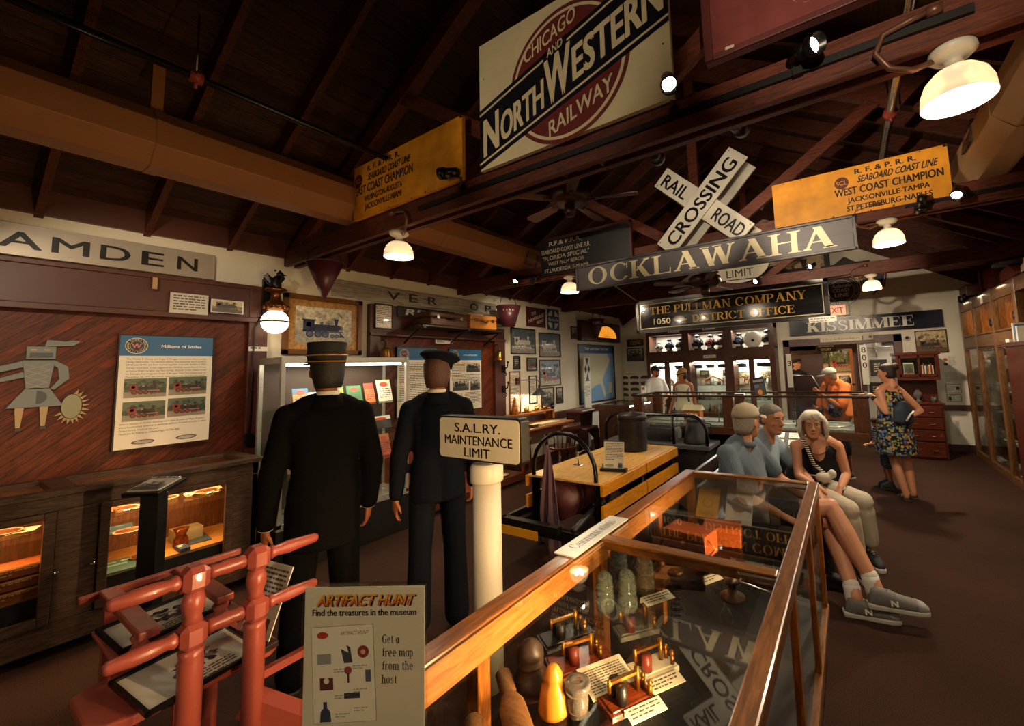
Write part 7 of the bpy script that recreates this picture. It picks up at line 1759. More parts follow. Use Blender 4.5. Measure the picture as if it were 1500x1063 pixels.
# bench for the seated visitors
t = thing('platform_bench', 'long dark wooden bench on which three visitors sit', 'bench', (-.85, 4.2, 0), world=True)
DB_ = wood('#1c100a', '#3a2214', 'y', 8, .35, coat=.3)
for i in range(5):
    m = MB(); m.bx(-1.05 + i * .1, -.96 + i * .1, 3.35, 5.05, .42, .445); build('seat_slat', m, DB_, t, bevel=.004)
for z in (.6, .74):
    m = MB(); m.bx(-1.16, -1.13, 3.35, 5.05, z, z + .09); build('back_slat', m, DB_, t, bevel=.004)
for y in (3.42, 4.98):
    m = MB(); m.bx(-1.17, -1.12, y - .03, y + .03, 0, .84); m.bx(-1.12, -.6, y - .03, y + .03, .37, .42); m.bx(-.64, -.58, y - .03, y + .03, 0, .42); build('bench_frame', m, mat('#17110d', .4), t, bevel=.004)

# ------------------------------------------------------------------ near glass case
CW = wood('#52300f', '#8a5722', 'y', 8, .28, coat=.45); CWX = wood('#52300f', '#8a5722', 'x', 8, .28, coat=.45); CWZ = wood('#6a3a14', '#b06c2c', 'z', 8, .28, coat=.4)
t = thing('communications_case', 'big glass topped oak display case full of telegraph and telephone pieces nearest the camera', 'display case', (-.62, 1.65, 0), world=True)
cx0, cx1, cy0, cy1, cz = -1.02, -.21, .36, 2.92, .98
m = MB(); m.bx(cx0, cx0 + .07, cy0, cy1, cz - .06, cz); m.bx(cx1 - .055, cx1, cy0, cy1, cz - .05, cz); build('side_rail', m, wood('#4a2a14', '#7e4f26', 'y', 8, .28, coat=.45), t, bevel=.006)  # darker copy of the oak: the rail's dim top put into the colour
m = MB(); m.bx(cx0 + .054, cx0 + .072, cy0 + .05, cy1 - .05, cz - .1, cz - .013); build('lit_inner_face', m, wood('#9a5c24', '#c98a44', 'y', 7, .4), t)  # lighter oak paints the case glow onto the rail's inner face
for ya, yb in ((cy1 - .06, cy1), (cy0, cy0 + .06), (1.6, 1.66)):
    m = MB(); m.bx(cx0 + .07, cx1 - .055, ya, yb, cz - .04, cz); build('cross_rail', m, CWX, t, bevel=.005)
for y in (cy0 + .02, .93, 1.64, 2.28, cy1 - .03):
    m = MB(); m.bx(cx0 + .015, cx0 + .065, y - .025, y + .025, .3, cz - .05); build('post', m, CWZ, t, bevel=.004)
    m = MB(); m.bx(cx1 - .03, cx1 - .005, y - .02, y + .02, .3, cz - .04); build('post', m, CWZ, t, bevel=.004)
m = MB(); m.bx(cx0, cx0 + .05, cy0, cy1, .24, .3); m.bx(cx1 - .05, cx1, cy0, cy1, .24, .3); m.bx(cx0 + .05, cx1 - .05, cy0, cy0 + .05, .24, .3); m.bx(cx0 + .05, cx1 - .05, cy1 - .05, cy1, .24, .3); build('lower_rail', m, CW, t, bevel=.006)
m = MB(); m.bx(cx0 + .03, cx1 - .03, cy0 + .03, cy1 - .03, 0, .24); build('plinth', m, mat('#17100c', .45), t)
m = MB(); m.bx(cx0 + .07, cx1 - .055, cy0 + .06, 1.6, cz - .012, cz - .006); m.bx(cx0 + .07, cx1 - .055, 1.66, cy1 - .06, cz - .012, cz - .006); build('top_glass', m, pane(1.9), t)
m = MB(); m.bx(cx0 + .02, cx0 + .025, cy0 + .04, cy1 - .04, .3, cz - .06); m.bx(cx0 + .07, cx1 - .05, cy1 - .03, cy1 - .025, .3, cz - .05); build('side_glass', m, pane(.7), t)
m = MB(); m.bx(cx1 - .02, cx1 - .015, cy0 + .04, cy1 - .04, .3, cz - .05); build('aisle_glass', m, pane(.3), t)
m = MB(); m.bx(cx0 + .07, cx1 - .2, cy0 + .06, cy1 - .06, .692, .70); build('inner_shelf', m, pane(.5, (.82, .84, .82)), t)
m = MB(); m.bx(cx0 + .03, cx1 - .03, cy0 + .03, cy1 - .03, .30, .31); build('floor_panel', m, mat('#1a1410', .5), t)
lamp('case_light', 'AREA', (cx1 - .066, 1.1, cz - .05), 22, (1, .62, .28), .02, sy=1.1, to=(-1.0, 1.1, .88), spot=110)
lamp('case_light', 'AREA', (cx1 - .066, 2.25, cz - .05), 14, (1, .62, .28), .02, sy=1.0, to=(-1.0, 2.25, .88), spot=110)
b = MB('#b9bcb4'); M = Matrix.Translation((-.99, 1.62, .981)) @ Matrix.Rotation(R(90), 4, 'Z'); b.bx(-.23, .23, -.048, .048, 0, .006, None, M); b.text('Communications', M @ Matrix.Translation((0, -.02, 0)), .05, '#22262c', .34, z=.0066, font='serif')
solo('case_title', 'pale grey title strip lying on the side rail of the oak case', 'label', b, mat(None, .35), bevel=.001)
ZS = .702
def insulator(x, y, z, pr, lb, material, s=1.0):
    m = MB(); m.lathe([(r * s, h * s) for r, h in pr], Matrix.Translation((x, y, z)), 28); return solo('insulator', lb, 'insulator', m, material, 'insulators in the oak case')
PA = [(.0, .0), (.033, 0), (.036, .012), (.034, .048), (.027, .054), (.034, .060), (.035, .068), (.028, .075), (.034, .082), (.034, .088), (.026, .094), (.031, .1), (.03, .112), (.022, .128), (.010, .136), (0, .138)]
m = MB(); m.bx(-.95, -.66, 1.42, 1.86, .776, .782); ac = solo('acrylic_riser', 'clear acrylic riser holding glass insulators in the oak case', 'riser', m, pane(.8)); 
m = MB(); m.bx(-.95, -.66, 1.855, 1.86, .702, .776); m.bx(-.95, -.66, 1.42, 1.425, .702, .776); build('riser_leg', m, pane(.8), ac); ac.children[0].location = -ac.location
insulator(-.86, 1.47, .784, PA, 'pale green glass insulator at the front of the acrylic riser', solid_glass('#cfe6d4')); insulator(-.785, 1.51, .784, PA, 'pale green glass insulator, second at the front of the acrylic riser', solid_glass('#cfe6d4'), 1.05); insulator(-.9, 1.66, .784, PA, 'blue grey glass insulator at the back of the acrylic riser', solid_glass('#8aa0b0'), 1.15); insulator(-.78, 1.66, .784, PA, 'clear yellowish glass insulator near the handset', solid_glass('#e8dcb8'), 1.1)
insulator(-.925, 1.1, ZS, [(0, 0), (.058, 0), (.06, .03), (.05, .05), (.038, .07), (.04, .075), (.042, .085), (.034, .09), (.042, .1), (.04, .12), (.025, .14), (0, .15)], 'dark brown stoneware insulator in the oak case', mat('#3a2a22', .45)); insulator(-.815, 1.07, ZS, [(0, 0), (.045, 0), (.047, .01), (.036, .07), (.026, .085), (.028, .09), (.028, .1), (.02, .115), (.012, .125), (0, .126)], 'glowing amber glass insulator in the oak case', mat('#d08a2c', .25, sub=.5, coat=.4)); insulator(-.75, 1.1, ZS, [(0, 0), (.03, 0), (.032, .04), (.026, .05), (.036, .06), (.04, .075), (.036, .085), (.028, .075), (.02, .09), (.014, .085), (0, .085)], 'small clear glass insulator with a wide brim', solid_glass('#f0eadc'))
WP = wood('#5a3a20', '#8a6238', 'x', 9, .6)
for i, (p, q_, lb) in enumerate((((-1.0, 1.05, .76), (-.62, .78, .73), 'thick wooden threaded bracket lying across the oak case'), ((-.97, .9, .74), (-.72, .68, .72), 'second wooden threaded bracket nearest the sign holder'))):
    m = MB(); d = (Vector(q_) - Vector(p)); L = d.length; F = frame_to(p, q_)
    m.lathe([(.012, 0)] + [(.019 + (.006 if k % 2 else 0), .004 + k * .0075) for k in range(13)] + [(.024, .105), (.038, .14), (.042, L * .8), (.034, L)], F @ Matrix.Diagonal((1, .75, 1, 1)), 10, smooth=True); m.ball(F @ Vector((.03, 0, L * .55)), .012, n=8, col='#1a120c')
    solo('wooden_bracket', lb, 'bracket', m, WP, 'threaded wooden brackets')
def instrument(x, y, rz, lb, base, parts, w_=.2, d=.11):
    t = thing('telegraph_instrument', lb, 'telegraph', (x, y, ZS), R(rz), group='telegraph instruments in the oak case')
    m = MB(); m.bx(-w_ / 2, w_ / 2, -d / 2, d / 2, 0.001, .018); m.bx(-w_ / 2 + .008, w_ / 2 - .008, -d / 2 + .008, d / 2 - .008, .018, .024); build('base', m, base, t, bevel=.003)
    m = MB()
    for sx in (-1, 1): m.cyl((sx * .0 - .03, sx * .02, .024), (sx * .0 - .03, sx * .02, .07), .017, None, 14)
    build('coil', m, mat('#6a2a1a', .35) if parts == 'red' else mat('#17140f', .4), t)
    m = MB(); m.bx(-.06, .04, -.006, .006, .072, .08); m.cyl((.04, 0, .024), (.04, 0, .09), .007, None, 10); m.cyl((-.06, 0, .05), (-.06, 0, .085), .006, None, 8)
    for k in range(3): m.cyl((.06 + .0 * k, -.035 + k * .035, .024), (.06, -.035 + k * .035, .055), .007, None, 10); m.ball((.06, -.035 + k * .035, .058), .009, n=8)
    build('armature', m, mat('#a8742c', .3, .9), t)
MAH = wood('#4a1c0c', '#8a3c1a', 'x', 8, .25, coat=.5)
instrument(-.85, 1.27, 55, 'mahogany telegraph sounder with brass fittings beside the printed sheet', MAH, 'red', .22, .12); instrument(-.97, 1.36, 60, 'black based telegraph key behind the mahogany sounder', mat('#1a1512', .4), 'b', .2, .1); instrument(-.63, 1.36, 58, 'white marble based telegraph relay under the acrylic riser', mat('#d8cdb0', .35), 'red', .16, .09); instrument(-.64, 1.2, 60, 'small mahogany sounder near the two white labels', MAH, 'b', .16, .09); instrument(-.76, 1.52, 50, 'grey based relay with a red bar below the acrylic riser', mat('#7a766c', .4), 'red', .16, .08)
for x, y, w_, d, rz, lb in ((-.73, 1.24, .12, .16, -32, 'cream printed sheet lying beside the mahogany sounder'), (-.56, 1.31, .045, .12, -32, 'white label card, the further of the two by the small sounder'), (-.57, 1.18, .045, .12, -32, 'white label card, the nearer of the two by the small sounder'), (-.63, 2.0, .06, .15, -30, 'white label card beside the handset'), (-.7, 1.6, .05, .13, -32, 'white bordered label card leaning on the acrylic riser'), (-.55, 1.62, .0, .0, 0, '')):
    if not w_: continue
    b = MB('#d8cdb0'); z = .784 if 'riser' in lb else ZS; M = Matrix.Translation((x, y, z + .02)) @ Matrix.Rotation(R(rz), 4, 'Z') @ Matrix.Rotation(R(10), 4, 'Y'); b.bx(-w_ / 2, w_ / 2, -d / 2, d / 2, 0, .002, None, M); b.bx(-w_ / 2, -w_ / 2 + .005, -d / 2, d / 2, -.018, 0, None, M)
    b.lines(M @ Matrix.Rotation(R(90), 4, 'Z'), -d * .42, w_ * .35, d * .84, 3 if w_ < .1 else 10, w_ * .25 if w_ < .1 else w_ * .075, '#4a4438', int(y * 50), z=.0026); solo('label_card', lb, 'card', b, PAINT, 'label cards in the oak case')
t = thing('telephone_handset', 'black telephone handset on its base behind the glass insulators', 'telephone', (-.76, 1.95, ZS), R(20))
m = MB(); m.bx(-.13, .13, -.08, .08, 0.001, .04); build('base', m, mat('#0e0d0d', .2, coat=.5), t, bevel=.012)
m = MB(); m.tube([(-.12, 0, .08), (-.08, 0, .11), (0, 0, .12), (.08, 0, .11), (.12, 0, .08)], [.018, .016, .015, .016, .018], 12); m.lathe([(.034, 0), (.038, .012), (.03, .04), (.018, .05)], frame_to((-.13, 0, .05), (-.12, 0, .1)), 18); m.lathe([(.034, 0), (.038, .012), (.03, .04), (.018, .05)], frame_to((.13, 0, .05), (.12, 0, .1)), 18); build('handset', m, mat('#0e0d0d', .15, coat=.6), t)
m = MB(); m.lathe([(.035, .04), (.035, .045), (.012, .047), (0, .047)], None, 18); build('dial', m, mat('#7a5a34', .3, .8), t)
m = MB(); m.tube([(.02 * math.cos(i * .9) , -.12 - i * .006, .012 + .01 * math.sin(i * .9)) for i in range(36)], .003, 5); build('coiled_cord', m, mat('#17120f', .5), t)
m = MB(); m.lathe([(.05, .0), (.052, .012), (.02, .02), (.015, .06), (.03, .065), (.03, .08), (0, .082)], Matrix.Translation((-.5, 1.93, ZS)), 24); solo('brass_stamp', 'brass stamp with a round foot beside the handset label', 'knob', m, mat('#6a5540', .35, .8))
t = thing('ringer_box', 'orange wooden telephone ringer box at the far half of the oak case', 'box', (-.8, 2.3, ZS), R(-8))
m = MB(); m.bx(-.12, .12, -.08, .08, 0.001, .12); build('box_body', m, wood('#6a2c10', '#94491f', 'x', 8, .4, coat=.2), t, bevel=.004)
m = MB(); m.tube([(.12, -.05, .1), (.16, -.04, .06), (.13, -.08, .03)], .004, 6); m.ball((0, -.083, .07), .012, n=10); build('crank', m, BRASS, t)
t = thing('ringer_box', 'smaller brown wooden telephone box behind the orange one', 'box', (-.68, 2.5, ZS), R(10)); m = MB(); m.bx(-.1, .1, -.07, .07, 0.001, .1); build('box_body', m, wood('#7a3412', '#a0501f', 'x', 8, .35, coat=.3), t, bevel=.004)
m = MB(); m.tube([(-.95, 2.1, .72), (-.62, 2.08, .72), (-.3, 2.0, .72)], .006, 8); solo('steel_rod', 'thin steel rod lying across the oak case', 'rod', m, STEEL)
for x, y, c, w_, h, lb, k in ((-.86, 2.8, '#c9962c', .14, .2, 'yellow reflection card leaning at the far end of the oak case', 'm'), (-.66, 2.78, '#d5d0c4', .16, .24, 'white reflection card with a red disc emblem at the far end of the oak case', 'c')):  # cards built in place of mirror images in the top glass
    b = MB(c); M = Matrix.Translation((x, y, ZS + .01)) @ Matrix.Rotation(R(-40), 4, 'X') @ FY(0, 0, h / 2); b.bx(-w_ / 2, w_ / 2, -h / 2, h / 2, 0, .004, None, M)
    if k == 'm': b.text('MAINE', M @ Matrix.Translation((0, -h * .4, 0)), .03, '#5a4a24', .1, z=.0046); b.flat(arc(0, .0, .035, 0, 360, 16)[:-1], .0046, M, '#7a6424'); b.flat(arc(0, .0, .028, 0, 360, 16)[:-1], .005, M, c)
    else:
        b.flat(arc(0, .0, .05, 0, 360, 20)[:-1], .0046, M, '#7a2a24'); b.flat([(-.075, .03), (.075, -.015), (.075, -.045), (-.075, .0)][::-1], .005, M, '#17161a'); b.text('NORTHWESTERN', M @ skew(-.3) @ Matrix.Translation((0, -.006, 0)), .016, c, .13, z=.0056)
        for i in range(7): b.tube([(-.07 + i * .023, h / 2 + .006 * math.cos(a * PI / 4), .006 * math.sin(a * PI / 4)) for a in range(8)], .0016, 4, '#2a2a2a', True, M)
    solo('reflection_card', lb, 'plate' if k == 'm' else 'calendar', b, PAINT)
m = MB(); m.cyl((-.98, 1.05, .36), (-.86, 1.5, .36), .025, None, 14); solo('red_flag_roll', 'dusty red rolled flag on the floor of the oak case', 'flag', m, mat('#7a2f24', .7))
m = MB(); m.bx(-.96, -.8, .75, 1.3, .312, .34); solo('red_board', 'dark red board lying on the floor of the oak case', 'board', m, mat('#6a241c', .6))
# acrylic sign holder on the case
t = thing('sign_holder', 'clear acrylic holder with a cream treasure hunt notice standing on the oak case', 'sign holder', (-.893, .535, .986), R(30), rot=None)
w_, h = .262, .285
b = MB('#d5cdb5'); M = FY(0, -.004, 0)
b.bx(-w_ / 2 + .004, w_ / 2 - .004, .004, h - .008, 0, .001, None, M); P = M @ Matrix.Translation((0, 0, .0012))
for dx, dz, c in ((.0025, -.0025, '#1c1210'), (0, 0, '#d8962a')): b.text('ARTIFACT HUNT', P @ Matrix.Translation((dx, h * .845 + dz, dz * .05 + .0002)), .023, c, .205, shear=.3, bold=.05, z=.0003 if dx else .0009)
b.text('ARTIFACT HUNT', P @ Matrix.Translation((0, h * .845, 0)), .012, '#b8502a', .2, shear=.3, bold=.03, z=.0014)
b.text('Find the treasures in the museum', P @ Matrix.Translation((0, h * .775, 0)), .0135, '#17161c', .22, bold=.018)
for i, s in enumerate(('Get a', 'free map', 'from the', 'host')): b.text(s, P @ Matrix.Translation((.038, h * (.585 - .09 * i), 0)), .0165, '#2a241e', (.036, .066, .066, .033)[i], 'l', font='serif')
Q = P @ Matrix.Translation((-.042, h * .38, 0)) @ Matrix.Rotation(R(3), 4, 'Z'); b.rect(-.066, -.093, .066, .093, .0002, Q, '#8a8478'); b.rect(-.065, -.092, .065, .092, .0004, Q, '#d9d2bc')
b.flat([(-.042 + .012 * math.cos(a), .076 + .007 * math.sin(a)) for a in [j * PI / 6 for j in range(12)]], .0006, Q, '#a8382a'); b.text('ARTIFACT HUNT', Q @ Matrix.Translation((.025, .074, 0)), .0075, '#8a4a24', .06, shear=.3, z=.0006)
b.rect(-.055, .02, -.025, .04, .0006, Q, '#8a8a84'); b.flat([(.002, .02), (.02, .02), (.016, .05), (.008, .055), (.012, .04), (-.004, .048)], .0006, Q, '#3a3a42'); b.flat(arc(.043, .04, .012, 0, 360, 14)[:-1], .0006, Q, '#7a3020'); b.flat(arc(.043, .04, .005, 0, 360, 10)[:-1], .0008, Q, '#d0a080')
b.rect(-.05, -.03, -.022, -.006, .0006, Q, '#5a2a20'); b.flat(arc(-.036, -.012, .006, 0, 360, 10)[:-1], .0008, Q, '#d0c8b0'); b.flat(arc(.01, .006, .008, 0, 360, 12)[:-1], .0006, Q, '#8a4038'); b.rect(.008, -.018, .012, .0, .0006, Q, '#26262a'); b.rect(.046, -.018, .058, .005, .0006, Q, '#4a5260')
b.rect(.0, -.048, .034, -.037, .0006, Q, '#2a2a38'); b.flat([(-.052, -.09), (-.028, -.09), (-.03, -.07), (-.036, -.064), (-.036, -.052), (-.044, -.052), (-.044, -.064), (-.05, -.07)], .0006, Q, '#26304a')
for x, y in ((-.02, .01), (.02, -.03), (.02, .015), (-.02, -.04), (-.02, -.075), (.02, -.065)): b.lines(Q, x, y, .03, 2, .005, '#9a9486', int((x + y) * 1000) % 30, z=.0006)
build('notice', b, mat(None, .5), t)
m = MB(); m.bx(-w_ / 2, w_ / 2, -.008, -.0055, 0, h); m.bx(-w_ / 2, w_ / 2, -.003, .0, 0, h); m.bx(-w_ / 2, w_ / 2, -.008, 0, h - .003, h); m.bx(-w_ / 2, w_ / 2, -.06, .06, 0, .004); build('acrylic', m, pane(.8, (.98, .97, .94)), t)
# ------------------------------------------------------------------ people and mannequins
SKIN = mat('#c58a68', .5, sub=.15); SKIN2 = mat('#b57a58', .5, sub=.15); SKIN3 = mat('#a8653f', .5, sub=.15); WAX = mat('#9a5c38', .45, sub=.1)
def V(*a): return Vector(a)
def remesh(o, v, it=4, f=.5):
    r = o.modifiers.new('skin', 'REMESH'); r.mode = 'VOXEL'; r.voxel_size = v; r.use_smooth_shade = True
    s = o.modifiers.new('relax', 'SMOOTH'); s.iterations = it; s.factor = f
    return o
def capsule(b, pts, rs, k=4):
    """tapered limb through the joints, rounded at both ends"""
    P = []; Q = []
    for i in range(len(pts) - 1):
        for j in range(k):
            t_ = j / k; P.append(Vector(pts[i]).lerp(Vector(pts[i + 1]), t_)); Q.append(rs[i] * (1 - t_) + rs[i + 1] * t_)
    P.append(Vector(pts[-1])); Q.append(rs[-1])
    b.tube(P, Q, 12)
    for p, r in zip(pts, rs): b.ball(p, r, n=12)
def basis(fwd, up=(0, 0, 1)):
    f = Vector(fwd).normalized(); u = Vector(up); x = f.cross(u).normalized(); u = x.cross(f).normalized()
    return x, f, u      # right, forward, up
def axes_matrix(c, fwd, up=(0, 0, 1)):
    x, f, u = basis(fwd, up)
    return Matrix(((x.x, f.x, u.x, c[0]), (x.y, f.y, u.y, c[1]), (x.z, f.z, u.z, c[2]), (0, 0, 0, 1)))
X3, Y3 = (1, 0, 0), (0, 1, 0)
def head_shape(b, M, s=1.0, ears=True):
    S = M @ Matrix.Scale(s, 4)
    b.loft([((0, .055, -.117), .022, .02, X3, Y3), ((0, .046, -.103), .042, .042, X3, Y3), ((0, .034, -.08), .054, .056, X3, Y3), ((0, .016, -.05), .063, .077, X3, Y3), ((0, .005, -.02), .070, .090, X3, Y3), ((0, 0, .02), .075, .096, X3, Y3), ((0, -.004, .05), .076, .097, X3, Y3), ((0, -.008, .08), .066, .085, X3, Y3), ((0, -.01, .103), .044, .058, X3, Y3), ((0, -.01, .117), .014, .02, X3, Y3)], 18, M=S)
    b.tube([(0, .09, .022), (0, .102, -.0), (0, .116, -.024), (0, .098, -.034)], [.008, .010, .014, .009], 8, M=S)
    for x in (-1, 1):
        b.ball((x * .012, .1, -.03), .009, n=8, M=S); b.ball((x * .032, .078, .033), .024, .014, .010, 8, M=S); b.ball((x * .04, .064, -.022), .022, .02, .02, 8, M=S)
        if ears: b.ball((x * .079, -.006, -.003), .010, .021, .031, 10, M=S)
    b.ball((0, .078, -.098), .02, .018, .016, 8, M=S); b.ball((0, .086, -.058), .023, .012, .006, 8, M=S); b.ball((0, .084, -.07), .02, .012, .007, 8, M=S)
    b.tube([(0, -.02, -.06), (0, -.03, -.12), (0, -.045, -.2)], [.05, .05, .056], 12, M=S)
def face_parts(t, M, s=1.0, brow='#3a2a20', glasses=False, lips='#a0594a', iris='#3a2c22'):
    S = M @ Matrix.Scale(s, 4)
    for x in (-1, 1):
        b = MB('#c9c0b4'); b.ball((x * .031, .081, .011), .0115, .009, .0075, 12, M=S); b.ball((x * .031, .0875, .011), .0058, .004, .0058, 8, iris, S); build('eye', b, mat(None, .15), t)
        b = MB(brow); b.tube([(x * .014, .098, .031), (x * .032, .097, .037), (x * .05, .085, .032)], .0042, 6, M=S); build('eyebrow', b, MATTE, t)
    b = MB(lips); b.tube([(-.022, .091, -.062), (-.008, .099, -.06), (.008, .099, -.06), (.022, .091, -.062)], .0042, 6, M=S); build('lips', b, mat(None, .4), t)
    if glasses:
        b = MB('#4a4038')
        for x in (-1, 1):
            b.tube([(x * .033 + .024 * math.cos(a * PI / 8), .106, .01 + .019 * math.sin(a * PI / 8)) for a in range(16)], .0016, 5, closed=True, M=S); b.tube([(x * .057, .105, .014), (x * .078, .05, .014), (x * .08, 0, .012)], .0016, 5, M=S)
        b.tube([(-.009, .107, .014), (.009, .107, .014)], .0016, 5, M=S); build('glasses', b, mat(None, .3, .6), t)
def hand_shape(b, wrist, dirn, palm_n, s=1.0, curl=.35, thumb=1):
    """palm, four unequal bent fingers and a thumb; dirn points along the fingers, palm_n out of the palm"""
    d = Vector(dirn).normalized(); n = Vector(palm_n); n = (n - d * n.dot(d)).normalized(); sd = d.cross(n) * thumb
    w_ = Vector(wrist)
    b.loft([(w_, .026 * s, .018 * s, sd, n), (w_ + d * .03 * s, .034 * s, .017 * s, sd, n), (w_ + d * .07 * s, .041 * s, .015 * s, sd, n), (w_ + d * .092 * s, .038 * s, .011 * s, sd, n)], 12)
    for i, (off, L) in enumerate(((.030, .066), (.010, .076), (-.010, .071), (-.029, .055))):
        p = w_ + d * .088 * s + sd * off * s; c = curl * (1 + .12 * i)
        pts = [p]; a = 0
        for f, da in ((.45, .5), (.32, 1.0), (.23, .8)):
            a += c * da; pts.append(pts[-1] + (d * math.cos(a) + n * math.sin(a) + sd * off * 1.5) * L * f * s)
        b.tube(pts, [.0092 * s, .0088 * s, .008 * s, .0062 * s], 8); b.ball(pts[-1], .0066 * s, n=8)
    p = w_ + d * .025 * s + sd * .026 * s
    pts = [p, p + (d * .6 + sd * .65 + n * .25).normalized() * .036 * s, p + (d * .6 + sd * .65 + n * .25).normalized() * .036 * s + (d * .9 + sd * .25 + n * .3).normalized() * .032 * s]
    b.tube(pts, [.013 * s, .0105 * s, .0075 * s], 8); b.ball(pts[-1], .0078 * s, n=8)
def torso_shape(b, J, sx=1.0, sy=1.0, belly=0.0, top=True, trap=True):
    """loft from the pelvis up the spine to the neck; J['sr'] J['sl'] shoulders"""
    x = (J['sr'] - J['sl']).normalized(); hip = J['pel']; ch = (J['sr'] + J['sl']) / 2
    hx = (J['hr'] - J['hl']).normalized() if 'hr' in J else x
    def lv(t_): return hip.lerp(ch, t_)
    def ax(t_):
        a = hx.lerp(x, t_).normalized(); up = (ch - hip).normalized(); f = up.cross(a).normalized(); return a, f
    W = J.get('w', 1.0); hs = (J['sr'] - J['sl']).length / 2
    S = [(-.16, .155, .105), (0, .17 * W, .115), (.3, .15 * W, .105 + belly), (.55, .155, .11 + belly * .8), (.8, hs * .95, .112), (.97, hs * .98, .085), (1.08, hs * .62, .065), (1.16, .058, .055)]
    b.loft([(lv(t_), rx * sx, ry * sy, *ax(max(0, min(1, t_)))) for t_, rx, ry in (S if top else S[:-1])], 20, power=2.3)
    if not trap: return
    nb = lv(1.17)
    if not top: b.loft([(lv(1.0), .13, .085, *ax(1)), (lv(1.1), .085, .07, *ax(1)), (lv(1.17), .068, .062, *ax(1))], 16)
    for s_ in (J['sr'], J['sl']): capsule(b, [nb, nb.lerp(s_, .5) + V(0, 0, .012), s_ - V(0, 0, .01)], [.055 * sx, .056 * sx, .056 * sx])
def shoe(t, heel, toe, h, cols, name='shoe', letter=None, ankle=None, side=1, w_=.046):
    """sole, upper and laces; heel and toe are points on the ground line under the shoe"""
    heel, toe = Vector(heel), Vector(toe); L = (toe - heel).length; M = axes_matrix(heel, toe - heel)
    n = name
    b = MB(cols[0]); pr = [(0.0, .5), (.012, .7), (.06, .84), (.35, .8), (.6, .98), (.78, 1.04), (.92, .88), (.98, .62), (1.0, .3)]
    poly = [(w_ * q, L * p) for p, q in pr] + [(-w_ * q, L * p) for p, q in pr[::-1]]
    b.prism(poly, 0, .036, M); sole = build(n, b, mat(None, .6), t, bevel=.01)
    b = MB(cols[1])
    b.loft([((0, L * .05, .062), w_ * .55, .058, X3, (0, .3, .95)), ((0, L * .16, .068), w_ * .82, .066, X3, (0, .1, 1)), ((0, L * .34, .066), w_ * .88, .06, X3, (0, -.15, .99)), ((0, L * .55, .055), w_ * .95, .046, X3, (0, -.1, 1)), ((0, L * .75, .048), w_ * 1.0, .037, X3, (0, 0, 1)), ((0, L * .9, .042), w_ * .82, .028, X3, (0, 0, 1)), ((0, L * .97, .036), w_ * .5, .016, X3, (0, 0, 1))], 18, M=M, power=2.5); up = build('upper', b, mat(None, .7, var=.15, vscale=60), sole)
    if letter:
        b = MB('#8f8b86'); b.loft([((0, L * .8, .05), w_ * 1.01, .036, X3, (0, 0, 1)), ((0, L * .92, .044), w_ * .84, .028, X3, (0, 0, 1)), ((0, L * .985, .036), w_ * .5, .017, X3, (0, 0, 1))], 16, M=M, power=2.5); build('toe_cap', b, mat(None, .7), sole)
    b = MB(cols[2])
    for i in range(4): b.tube([(-w_ * .55, L * (.36 + i * .07), .108 - i * .008), (0, L * (.37 + i * .07), .122 - i * .009), (w_ * .55, L * (.36 + i * .07), .108 - i * .008)], .004, 5, M=M)
    b.tube([(.0, L * .34, .125), (w_ * .6, L * .38, .135), (w_ * .9, L * .46, .118)], .003, 5, M=M); build('laces', b, MATTE, sole)
    if letter:
        for sd in (-1, 1):
            K = M @ Matrix.Translation((sd * w_ * .97, L * .43, .046)) @ (FX(0, 0, 0) if sd > 0 else FXM(0, 0, 0)) @ Matrix.Rotation(R(-14), 4, 'X')
            b = MB('#d8d4c8'); b.text(letter, K, .034, '#d8d4c8', .04, bold=.05, z=.003); build('side_letter', b, PAINT, sole)
    return sole
def cap_hat(t, M, col, s=1.0, brim=True, strap=True, name='cap'):
    S = M @ Matrix.Scale(s, 4)
    b = MB(); b.loft([((0, -.006, .035), .083, .104, X3, Y3), ((0, -.006, .06), .084, .105, X3, Y3), ((0, -.008, .095), .074, .092, X3, Y3), ((0, -.01, .12), .05, .064, X3, Y3), ((0, -.01, .133), .014, .018, X3, Y3)], 20, M=S); b.ball((0, -.01, .134), .008, n=8, M=S)
    c = build(name, b, mat(col, .85, bump=.1, bscale=200), t)
    if brim:
        b = MB(); n = 9
        pts = [(.078 * math.cos(R(a)), .03 + .085 * math.sin(R(a)) + .035) for a in range(10, 171, 20)]
        top = [(.075 * math.cos(R(a)), .045 + .05 * math.sin(R(a))) for a in range(10, 171, 20)]
        vs = [(x, y + .02, .036 - .012 * (abs(x) / .078) ** 2) for x, y in pts] + [(x, y, .045) for x, y in top]
        vs += [(x, y, z - .006) for x, y, z in vs]; m = len(pts); fs = []
        for i in range(m - 1): fs += [(i, i + 1, m + i + 1, m + i), (2 * m + i + 1, 2 * m + i, 3 * m + i, 3 * m + i + 1), (i + 1, i, 2 * m + i, 2 * m + i + 1)]
        b.add(vs, fs, None, True, S); build('visor', b, mat(col, .85), c)
    return c
def hair_cap(t, M, col, s=1.0, low=-.03, back=-.06, vol=1.05, rough=.6, name='hair'):
    """hair shell over the crown and the back of the head"""
    S = M @ Matrix.Scale(s, 4); b = MB()
    b.loft([((0, -.045, back), .06 * vol, .05 * vol, X3, Y3), ((0, -.034, low), .074 * vol, .068 * vol, X3, Y3), ((0, -.022, .02), .08 * vol, .083 * vol, X3, Y3), ((0, -.014, .06), .081 * vol, .093 * vol, X3, Y3), ((0, -.012, .09), .068 * vol, .084 * vol, X3, Y3), ((0, -.012, .113), .042 * vol, .055 * vol, X3, Y3), ((0, -.012, .125), .01, .014, X3, Y3)], 20, M=S)
    return build(name, b, mat(col, rough, bump=.5, bscale=160, var=.25, vscale=60), t)
